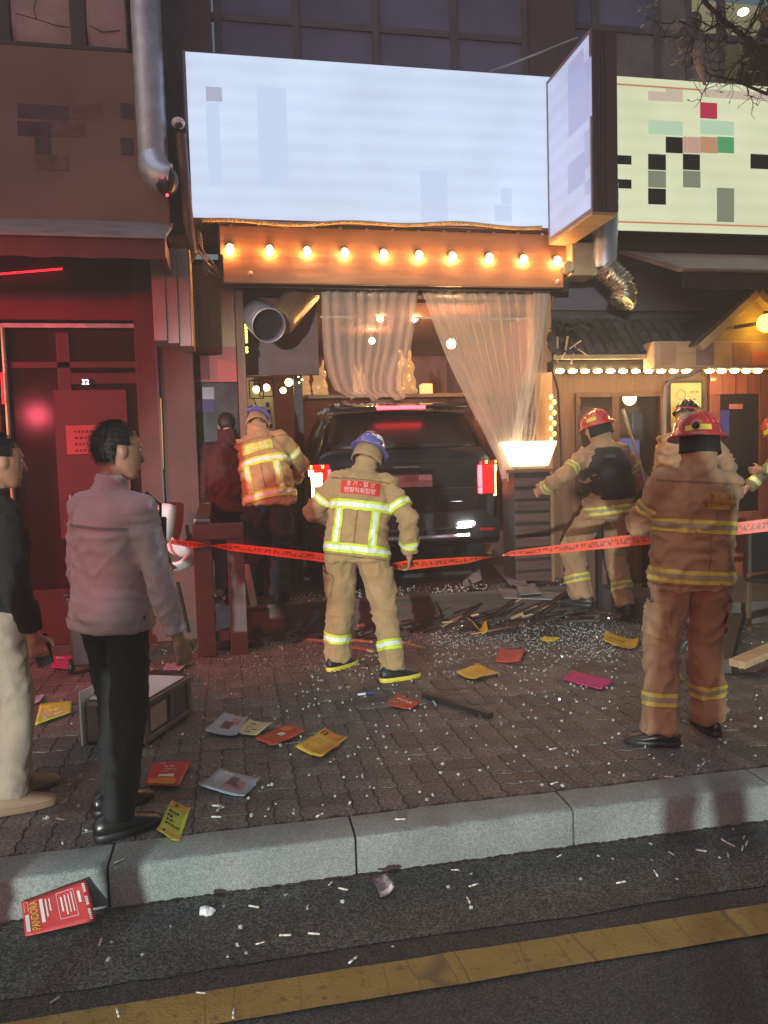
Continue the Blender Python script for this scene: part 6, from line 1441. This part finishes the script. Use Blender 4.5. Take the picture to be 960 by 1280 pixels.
def tape(ctrl, n=26, name='tape_run'):
    """ctrl: (point, half width, roll angle)"""
    L = []; 
    for (a, w0, t0), (b, w1, t1) in zip(ctrl[:-1], ctrl[1:]):
        for i in range(n):
            f = i / n; L.append((a.lerp(b, f), w0 + (w1 - w0) * f, t0 + (t1 - t0) * f))
    L.append(ctrl[-1]); vs = []; us = []; acc = 0
    for i, (c, w, t) in enumerate(L):
        if i: acc += (c - L[i - 1][0]).length
        d = (L[min(i + 1, len(L) - 1)][0] - L[max(i - 1, 0)][0]).normalized(); h = V((0, 0, 1)); h = (h - d * h.dot(d)).normalized(); k = d.cross(h)
        u = h * math.cos(t) + k * math.sin(t); wob = .004 * noise.noise(c * 6)
        vs += [c + u * w + k * wob, c - u * w + k * wob]; us += [(acc, 1), (acc, 0)]
    fs = [(2 * i, 2 * i + 1, 2 * i + 3, 2 * i + 2) for i in range(len(L) - 1)]
    me = bpy.data.meshes.new(name); me.from_pydata([tuple(v) for v in vs], [], fs); ul = me.uv_layers.new(name='UVMap')
    for l in me.loops: ul.data[l.index].uv = us[l.vertex_index]
    for q in me.polygons: q.use_smooth = True
    me.materials.append(tpm); return link(name, me, bt)
T_ = lambda px, py, y, w=.034, t=0: (P(px, py, y), w, R(t))
tape([T_(214, 677, 6.25, .02, 20), T_(240, 681, 6.27, .028, 0), T_(262, 682, 6.28, .012, 60), T_(290, 684, 6.25, .03, 0), T_(395, 696, 6.0, .034, -5), T_(470, 707, 5.72, .034, 5)])
tape([T_(484, 708, 5.50, .02, 30), T_(505, 707, 5.55, .036, 0), T_(585, 700, 5.55, .026, 15), T_(622, 695, 5.55, .007, 75), T_(640, 692, 5.5, .022, 150), T_(700, 686, 5.3, .030, 180), T_(775, 677, 5.05, .040, 176), T_(860, 668, 4.8, .04, 184), T_(962, 656, 4.5, .042, 180), T_(1060, 648, 4.2, .042, 180)])

# ================================================================== LITTER
def sheet(corners, m, lab, cat='flyer', curl=.012, prints=(), seed=0, z=.006, world=None, name='flyer', text=()):
    """corners: photo positions TL TR BR BL on the ground; prints: (u0,v0,u1,v1,material) on the sheet"""
    cs_ = world or [G(x, y, z) for x, y in corners]; rnd = random.Random(seed); c0 = sum(cs_, V()) / 4
    n = V((0, 0, 1)) if world is None else (cs_[1] - cs_[0]).cross(cs_[3] - cs_[0]).normalized() * -1
    ph = rnd.uniform(0, 6); fa, fc_ = rnd.uniform(0, 3.1), rnd.uniform(.35, .65); fk_ = (rnd.uniform(.004, .013) if world is None else 0)
    def at(u, v, off=0):
        p_ = (cs_[0].lerp(cs_[1], u)).lerp(cs_[3].lerp(cs_[2], u), v)
        off += fk_ * abs((u - .5) * math.cos(fa) + (v - .5) * math.sin(fa) - fc_ + .5) + (.0035 * noise.noise(V((u * 5, v * 5, seed))) + .002 * noise.noise(V((u * 11, v * 11, seed))) if world is None else 0) + (.003 if world is None else 0)
        return p_ + n * (off + curl * (math.sin(u * 4 + ph) * .5 + .5 + .6 * (abs(u - .5) * 2) ** 3 * abs(math.sin(v * 3 + ph)) ))
    o = empty(name, cs_[0].lerp(cs_[2], .5), lab, cat)
    NU, NV = 10, 8
    vs = [at(i / NU, j / NV) for j in range(NV + 1) for i in range(NU + 1)]
    fs = [(j * (NU + 1) + i, (j + 1) * (NU + 1) + i, (j + 1) * (NU + 1) + i + 1, j * (NU + 1) + i + 1) for j in range(NV) for i in range(NU)]
    pg = B().add(vs, fs).build('paper', m, o, smooth='all'); so = pg.modifiers.new('t', 'SOLIDIFY'); so.thickness = .001
    if prints:
        mats = []; b = B()
        for k, (u0, v0, u1, v1, pm) in enumerate(prints):
            if pm not in mats: mats.append(pm)
            b.mat(mats.index(pm)); a = 4; off = .0016 + .0006 * (mats.index(pm))
            q_ = [at(u0 + (u1 - u0) * i / a, v0 + (v1 - v0) * j / 3, off) for j in range(4) for i in range(a + 1)]
            b.add(q_, [(j * (a + 1) + i, (j + 1) * (a + 1) + i, (j + 1) * (a + 1) + i + 1, j * (a + 1) + i + 1) for j in range(3) for i in range(a)])
        if len(prints) > 4: tag(b.build('print', mats, o), kind='stuff')
        else:
            nf = len(b.f) // len(prints)
            for k in range(len(prints)): pb_ = B(); pb_.v = b.v[k * 20:k * 20 + 20]; pb_.f = [tuple(i - k * 20 for i in f) for f in b.f[k * nf:(k + 1) * nf]]; pb_.m = [0] * nf; pb_.build('print', mats[b.m[k * nf]], o)
    for (s_, u, v, sz, pm, ang, sx, sy) in text:           # lettering; sz relative to sheet height
        me = text_mesh(s_, 1.0); ca, sa = math.cos(R(ang)), math.sin(R(ang))
        for vtx in me.vertices:
            x, y = vtx.co.x * sz * sx, vtx.co.y * sz * sy; xr_, yr_ = x * ca - y * sa, x * sa + y * ca
            vtx.co = at(u + xr_, v - yr_, .0034) - origin_of(o)
        me.materials.clear(); me.materials.append(pm); link('lettering', me, o)
    return o
redpap = M('red_flyer', (.50, .030, .035), .5, var=.1); redor = M('red_orange_flyer', (.46, .055, .025), .55, var=.2); yelpap = M('yellow_flyer', (.60, .40, .03), .6, var=.1); limepap = M('lime_flyer', (.42, .58, .06), .6, rgb2=(.50, .56, .06))
yelor = M('yellow_orange_flyer', (.60, .46, .04), .6, rgb2=(.60, .25, .04), scale=5); bluepap = M('pale_blue_flyer', (.30, .34, .42), .55, var=.12); magpap = M('magenta_flyer', (.46, .012, .17), .55, var=.1); paleyel = M('pale_yellow_flyer', (.52, .50, .28), .6)
kink = M('black_print', (.02, .02, .015), .6); wink = M('white_print', (.72, .66, .62), .6); oink = M('orange_print', (.62, .20, .02), .6); yink = M('yellow_print', (.66, .52, .05), .6); pinkk = M('photo_pink_print', (.36, .17, .18), .6); dkphoto = M('photo_dark_print', (.07, .055, .06), .6); redink = M('red_print', (.55, .03, .03), .6); magink = M('magenta_print', (.60, .20, .36), .6)
def lines(rows, m, u0=.12, u1=.88, seed=0, h=.05, gap=.5):
    rnd = random.Random(seed); out = []
    for v in rows:
        u = u0 + rnd.uniform(0, .1)
        while u < u1 - .04:
            w = rnd.uniform(.03, .13); out.append((u, v, min(u + w, u1), v + h, m)); u += w + .035
            if rnd.random() < .12: break
    return out
w4 = [P(27, 1128, 3.06), P(108, 1101, 3.052), G(121, 1152, RZ + .016), G(32, 1171, RZ + .016)]
w4[0].y -= .0; 
def tick_row():
    return [(.925, .06 + .045 * i, .965, .06 + .045 * i + .026, wink) for i in range(20) if i not in (5, 6, 12, 13)]
sheet(None, redpap, 'red PANDORA flyer with yellow letters leaning on the kerb', world=w4, curl=.006, name='flyer',
      prints=tick_row() + [(.03, .06, .09, .07, wink), (.03, .06, .035, .34, wink), (.085, .06, .09, .34, wink), (.03, .42, .085, .90, wink), (.26, .10, .31, .74, wink), (.345, .14, .365, .62, wink), (.40, .16, .418, .50, wink),
                         (.52, .10, .525, .78, wink), (.78, .10, .785, .78, wink), (.52, .10, .785, .11, wink), (.52, .77, .785, .78, wink), (.57, .22, .595, .60, wink), (.63, .2, .65, .7, wink), (.685, .2, .70, .66, wink), (.735, .16, .75, .66, wink), (.83, .2, .87, .48, wink)],
      text=[('PANDORA', .175, .50, .17, yink, 90, 1.0, .95)])
sheet([(215, 1008), (239, 1014), (224, 1054), (196, 1046)], limepap, 'yellow green flyer with orange ends beside the black shoe', curl=.02, seed=1, prints=[(.0, .0, 1, .2, yelor), (0, .86, 1, 1, yelor)] + lines((.3, .42, .54, .66), kink, seed=1, h=.06) + lines((.05,), kink, seed=3, h=.1) + lines((.9,), kink, seed=2, h=.05))
sheet([(190, 956), (239, 955), (224, 986), (181, 985)], redpap, 'red flyer with orange title on the pavement near the kerb', seed=2, prints=lines((.04,), wink, .2, .95, 4, .05) + lines((.2, .32, .42), wink, .3, .7, 5, .03) + [(.3, .54, .72, .66, wink), (.08, .72, .84, .94, oink)])
sheet([(275, 966), (326, 975), (305, 999), (247, 987)], bluepap, 'pale blue flyer with dark figure, nearer the kerb of two', seed=3, prints=[(.38, .3, .8, .72, pinkk), (.42, .2, .6, .55, dkphoto), (.55, .45, .72, .62, dkphoto)] + lines((.1,), wink, .1, .6, 6, .06))
sheet([(281, 895), (311, 898), (296, 922), (255, 918)], bluepap, 'pale blue flyer with dark figure, farther from the kerb of two', seed=4, prints=[(.5, .15, .8, .5, pinkk), (.3, .35, .62, .7, dkphoto)])
sheet([(312, 901), (342, 909), (320, 923), (296, 918)], paleyel, 'pale yellow flyer wedged between blue and red flyers', seed=5, z=.004, prints=lines((.15, .35, .52, .7), kink, seed=7, h=.09))
sheet([(360, 906), (384, 917), (341, 936), (319, 925)], redor, 'red orange flyer lying right of the pale yellow flyer', seed=6, prints=[(.1, .1, .55, .32, oink), (.35, .4, .62, .56, wink)] + lines((.62, .75), oink, seed=8, h=.05))
sheet([(406, 914), (435, 924), (403, 949), (369, 938)], yelor, 'yellow and orange flyer in front of the centre firefighter', seed=7, prints=[(.06, .05, .9, .26, oink)] + lines((.08,), kink, .06, .95, 9, .16) + lines((.4, .52, .62, .74, .85), oink, seed=10, h=.045))
sheet([(497, 870), (526, 879), (515, 887), (482, 884)], redor, 'small red leaflet behind the black bar', seed=8, curl=.006, prints=lines((.3, .6), wink, seed=11, h=.06))
sheet([(598, 832), (625, 843), (593, 853), (570, 843)], yelpap, 'yellow flyer lying right of the firefighter boots', seed=9, prints=lines((.2, .35, .5, .65, .8), oink, seed=12, h=.05))
sheet([(625, 812), (657, 814), (650, 830), (619, 828)], redor, 'red leaflet on glass crumbs behind the yellow flyer', seed=10, prints=lines((.3, .6), pinkk, seed=13, h=.06))
sheet([(716, 840), (769, 852), (752, 864), (703, 851)], magpap, 'bright magenta flyer left of the firefighter with folded arms', seed=11, curl=.008, prints=lines((.4, .6), magink, seed=14, h=.03))
sheet([(578, 774), (607, 778), (610, 795), (597, 791)], yelpap, 'curled yellow flyer near the deck edge', seed=12, curl=.05, prints=lines((.3, .5), oink, seed=15, h=.05))
sheet([(757, 795), (799, 802), (796, 813), (753, 808)], yelpap, 'long yellow flyer near the right end of the deck', seed=13, curl=.03, prints=lines((.4,), kink, seed=16, h=.08))
sheet([(68, 822), (90, 820), (92, 838), (64, 838)], magpap, 'magenta flyer behind the hand holding the phone', seed=14, prints=lines((.15,), wink, .1, .9, 17, .14) + lines((.5, .75), magink, seed=18, h=.08))
sheet([(50, 882), (90, 878), (89, 893), (44, 909)], limepap, 'lime flyer by the cream trousers', seed=15, prints=lines((.45, .55, .65, .75, .85), wink, seed=19, h=.05))
sheet([(30, 872), (56, 870), (50, 880), (28, 882)], bluepap, 'small pale leaflet behind the cream trousers', seed=16)
sheet([(466, 1101), (481, 1097), (494, 1113), (476, 1125)], M('mottled_card', (.20, .13, .14), .5, rgb2=(.40, .36, .40), scale=60), 'small mottled card lying on the road', 'card', seed=17, z=RZ + .012, name='card', prints=[(.1, .75, .9, .95, wink), (.0, .0, .15, .3, redink)])
sheet([(440, 782), (456, 778), (468, 789), (450, 798)], bluepap, 'bluish leaflet between the boots of the centre firefighter', seed=18, prints=[(.3, .3, .7, .7, dkphoto)])
sheet([(210, 830), (238, 830), (223, 843), (202, 841)], M('pale_mauve_paper', (.36, .28, .31), .6), 'pale mauve leaflet beside the black bag', seed=19, prints=lines((.5, .7), pinkk, seed=20, h=.08))
def crumple(px, py, r, m, lab, z=0.0, sq=.5):
    c = G(px, py, z) + V((0, 0, r * sq * .6)); b = B(); b.ball(c, (r, r * .8, r * sq), 9, 6); o = b.build('crumpled_paper', m)
    for v in o.data.vertices: v.co += (v.co - c) * .8 * noise.noise(v.co * 41 + V((px, 0, 0)))
    return tag(o, lab, 'paper')
crumple(257, 1143, .028, whitepl, 'crumpled white tissue on the road below the kerb', RZ, .7)
crumple(686, 801, .07, yelpap, 'crumpled yellow paper on the glass crumbs', 0, .3); crumple(846, 850, .05, yelor, 'crumpled yellow paper behind the knees of the folded arms firefighter')
crumple(903, 867, .035, M('orange_scrap', (.50, .15, .05), .7), 'orange scrap right of the folded arms firefighter'); crumple(918, 768, .05, paleyel, 'pale scrap of paper near the red door chairs')
crumple(664, 769, .07, paleyel, 'pale paper scrap lying at the deck edge', 0, .25); crumple(520, 785, .06, yelor, 'torn yellow scrap left of the curled yellow flyer', 0, .4)
pk_ = empty('cigarette_packet', G(456, 868), 'small dark blue packet on the pavement', 'packet', None, R(5)); B().box((-.055, -.02, .001), (.055, .02, .02)).build('carton', M('blue_packet', (.05, .06, .16), .4), pk_, bevel=.003, local=True); B().box((-.054, -.0215, .004), (-.0, -.0202, .018)).build('label_print', wink, pk_, local=True)
def stick(a, b, m, lab, w=.03, h=.02, z=.012, name='wood_strip', cat='wood strip'):
    A, C_ = G(*a, z), G(*b, z); return tag(B().bar(A, C_, w, h).build(name, m, bevel=.003), lab, cat)
o = stick((530, 868), (614, 894), M('black_bar', (.014, .013, .013), .5), 'black square bar lying on the pavement', .045, .03, .018, 'black_bar', 'bar')
for a, b, lab in (((385, 773), (405, 776), 'short pale wood strip left of the centre firefighter, uppermost'), ((378, 787), (402, 790), 'short pale wood strip left of the centre firefighter, middle'), ((382, 799), (420, 803), 'short pale wood strip left of the centre firefighter, lowest'), ((436, 800), (466, 803), 'pale wood strip between the boots, upper'), ((440, 809), (467, 814), 'pale wood strip between the boots, lower'), ((505, 803), (532, 812), 'pale wood strip right of the centre firefighter boot')):
    stick(a, b, palewood, lab)
stick((545, 760), (735, 741), M('bent_trim', (.30, .23, .20), .4, .3), 'long thin metal trim lying along the deck edge', .018, .012, .06, 'metal_trim', 'trim')
stick((470, 766), (600, 770), blackwood, 'dark broken board below the deck edge', .10, .03, .02, 'broken_board', 'board')
stick((330, 762), (450, 745), blackwood, 'dark broken board left of the centre firefighter', .12, .04, .10, 'broken_board', 'board')
stick((520, 752), (575, 754), palewood, 'pale broken lath on the deck edge', .04, .02, .16, 'broken_lath', 'lath')
# smashed glass sheets on the deck
gsm = M('grey_glass_sheet', (.20, .20, .21), .3, var=.2, scale=12); rnd = random.Random(30)
for k, (pts, z, lab) in enumerate((([(617, 706), (652, 712), (660, 735), (636, 730)], .36, 'largest grey broken glass sheet under the tape'), ([(585, 722), (600, 712), (602, 725), (592, 730)], .42, 'small upright glass shard left of the largest sheet'), ([(578, 728), (585, 722), (588, 732), (580, 736)], .38, 'tiny glass shard farthest left on the deck'), ([(622, 736), (700, 742), (690, 750), (630, 748)], .33, 'flat crazed glass sheet at the front of the deck'), ([(645, 733), (668, 730), (676, 742), (650, 744)], .36, 'crazed glass sheet right of the largest sheet'))):
    vs = [G(x, y, z) for x, y in pts]; b = B(); b.add(vs + [v + V((0, 0, .008)) for v in vs], [(3, 2, 1, 0), (4, 5, 6, 7)] + [(i, (i + 1) % 4, (i + 1) % 4 + 4, i + 4) for i in range(4)]); tag(b.build('glass_sheet', gsm), lab, 'glass')
# right hand planks
def plank(a, b, w, h, m, lab, za=.02, zb=.02):
    return tag(B().bar(G(*a, za), G(*b, zb), w, h).build('plank', m, bevel=.004), lab, 'plank')
dkp = wood('dark_plank', (.045, .032, .024), (.08, .055, .04), .6, 3, 'X')
plank((898, 832), (915, 775), .17, .10, dkp, 'thick dark plank lying beside the folded arms firefighter', .06, .06)
plank((921, 830), (1010, 792), .12, .05, palewood, 'splintered pale plank at the right edge', .09, .16)
plank((918, 745), (950, 700), .05, .04, palewood, 'pale batten leaning near the right edge', .05, .30); plank((905, 720), (960, 712), .05, .03, palewood, 'pale batten lying flat near the red door', .2, .25)
# splintered frame and board pieces heaped against the deck: too many to count
rub = B(); rnd = random.Random(55)
for _ in range(85):
    x = rnd.uniform(-.3, 3.3); y = 6.92 - abs(rnd.gauss(0, .22)); z = max(.012, (y - 6.55) * .45 * rnd.random()) if y > 6.55 else .012
    L = rnd.uniform(.05, .34) * (1 if rnd.random() < .8 else 1.7); a = rnd.gauss(0, .55); pit = rnd.uniform(-.05, .45) * (1 if y > 6.6 else .1)
    d = V((math.cos(a) * math.cos(pit), math.sin(a) * math.cos(pit) * .6, abs(math.sin(pit)))) * L
    rub.mat(0 if rnd.random() < .72 else (1 if rnd.random() < .6 else 2)).bar(V((x, y, z)) - d * .5 + V((0, 0, abs(d.z) * .5)), V((x, y, z)) + d * .5 + V((0, 0, abs(d.z) * .5)), rnd.uniform(.010, .05), rnd.uniform(.008, .03))
tag(rub.build('splintered_debris', [blackwood, decm, palewood]), kind='stuff')
# toughened glass crumbs: too many to count
gc = B(); rnd = random.Random(77); tet = [V((1, 1, 1)), V((-1, -1, 1)), V((-1, 1, -1)), V((1, -1, -1))]
def crumb(x, y, z, r):
    m = Euler((rnd.random() * 6, rnd.random() * 6, rnd.random() * 6)).to_matrix()
    gc.obox((x, y, z + r * .7), (r * 2 * rnd.uniform(.6, 1), r * 1.6, r * 1.2 * rnd.uniform(.6, 1)), m)
for _ in range(1300):
    x = rnd.gauss(1.9, 1.5); y = 6.85 - abs(rnd.gauss(0, 1.0))
    if y > 3.3: crumb(x, y, 0, rnd.uniform(.003, .008))
for cx0, cy0, n, sx_, sy_ in ((2.9, 6.0, 700, .45, .28), (2.6, 6.35, 300, .7, .2), (1.75, 6.3, 200, .3, .2), (3.0, 5.55, 260, .3, .15), (.2, 6.1, 220, .5, .3)):
    for _ in range(n): crumb(rnd.gauss(cx0, sx_), min(6.86, rnd.gauss(cy0, sy_)), 0, rnd.uniform(.003, .007))
for _ in range(520): crumb(rnd.uniform(-.9, 3.2), 3.3 + 2.6 * rnd.random() ** 1.0, 0, rnd.uniform(.004, .009))
for _ in range(26): crumb(rnd.uniform(-.6, 2.2), rnd.uniform(2.55, 3.04), RZ, rnd.uniform(.004, .009))
for _ in range(320): crumb(rnd.uniform(.3, 3.2), rnd.uniform(6.9, 7.35), DK, rnd.uniform(.004, .009))
tag(gc.build('glass_crumbs', glassbit), kind='stuff')
# cigarette butts
cm = [M('cigarette_paper', (.70, .68, .64), .7), M('filter_paper', (.62, .54, .44), .8)]
cgm = B(); cgm.mat(0).tube([(-.022, 0, .005), (.014, 0, .005)], .0046, 8); cgm.mat(1).tube([(.0142, 0, .005), (.034, 0, .005)], .0048, 8); cg = cgm.mesh('cigarette_butt', mats=cm)
for q in cg.polygons: q.use_smooth = True
rnd = random.Random(5)
road_b = [(126, 1178), (292, 1267), (147, 1266), (316, 1134), (414, 1104), (428, 1112), (324, 1180), (358, 1170), (391, 1168), (440, 1202), (586, 1127), (570, 1088), (593, 1107), (700, 1070), (775, 1104), (905, 1052), (912, 1056), (930, 1047), (933, 1056), (928, 1062), (840, 1068), (875, 1064), (70, 1250), (250, 1242), (820, 1093), (910, 1070)]
ORD = 'first second third fourth fifth sixth seventh eighth ninth tenth eleventh twelfth thirteenth fourteenth fifteenth sixteenth seventeenth eighteenth nineteenth twentieth'.split() + ['twenty ' + w for w in 'first second third fourth fifth sixth seventh eighth'.split()]
for k, (x, y) in enumerate(sorted(road_b)):
    o = link('cigarette_butt', cg); o.location = G(x, y, RZ + .005); o.rotation_euler = (0, 0, rnd.uniform(0, 6.3)); o.scale = (.78 if k % 3 else .58,) * 3; tag(o, 'white cigarette butt on the asphalt below the kerb, %s from the left' % ORD[k], 'cigarette butt', 'cigarette butts on the road')
pav_b = [(269, 1022), (399, 1020), (499, 1025), (275, 1012), (692, 980), (835, 972), (545, 937), (75, 1025), (690, 937), (148, 1078), (880, 955), (270, 1008)]
for k, (x, y) in enumerate(sorted(pav_b)):
    o = link('cigarette_butt', cg); o.location = G(x, y, .001); o.rotation_euler = (0, 0, rnd.uniform(-.6, .8)); o.scale = (.8,) * 3; tag(o, 'white cigarette butt on the pavers above the kerb, %s from the left' % ORD[k], 'cigarette butt', 'cigarette butts on the pavement')
print('done')
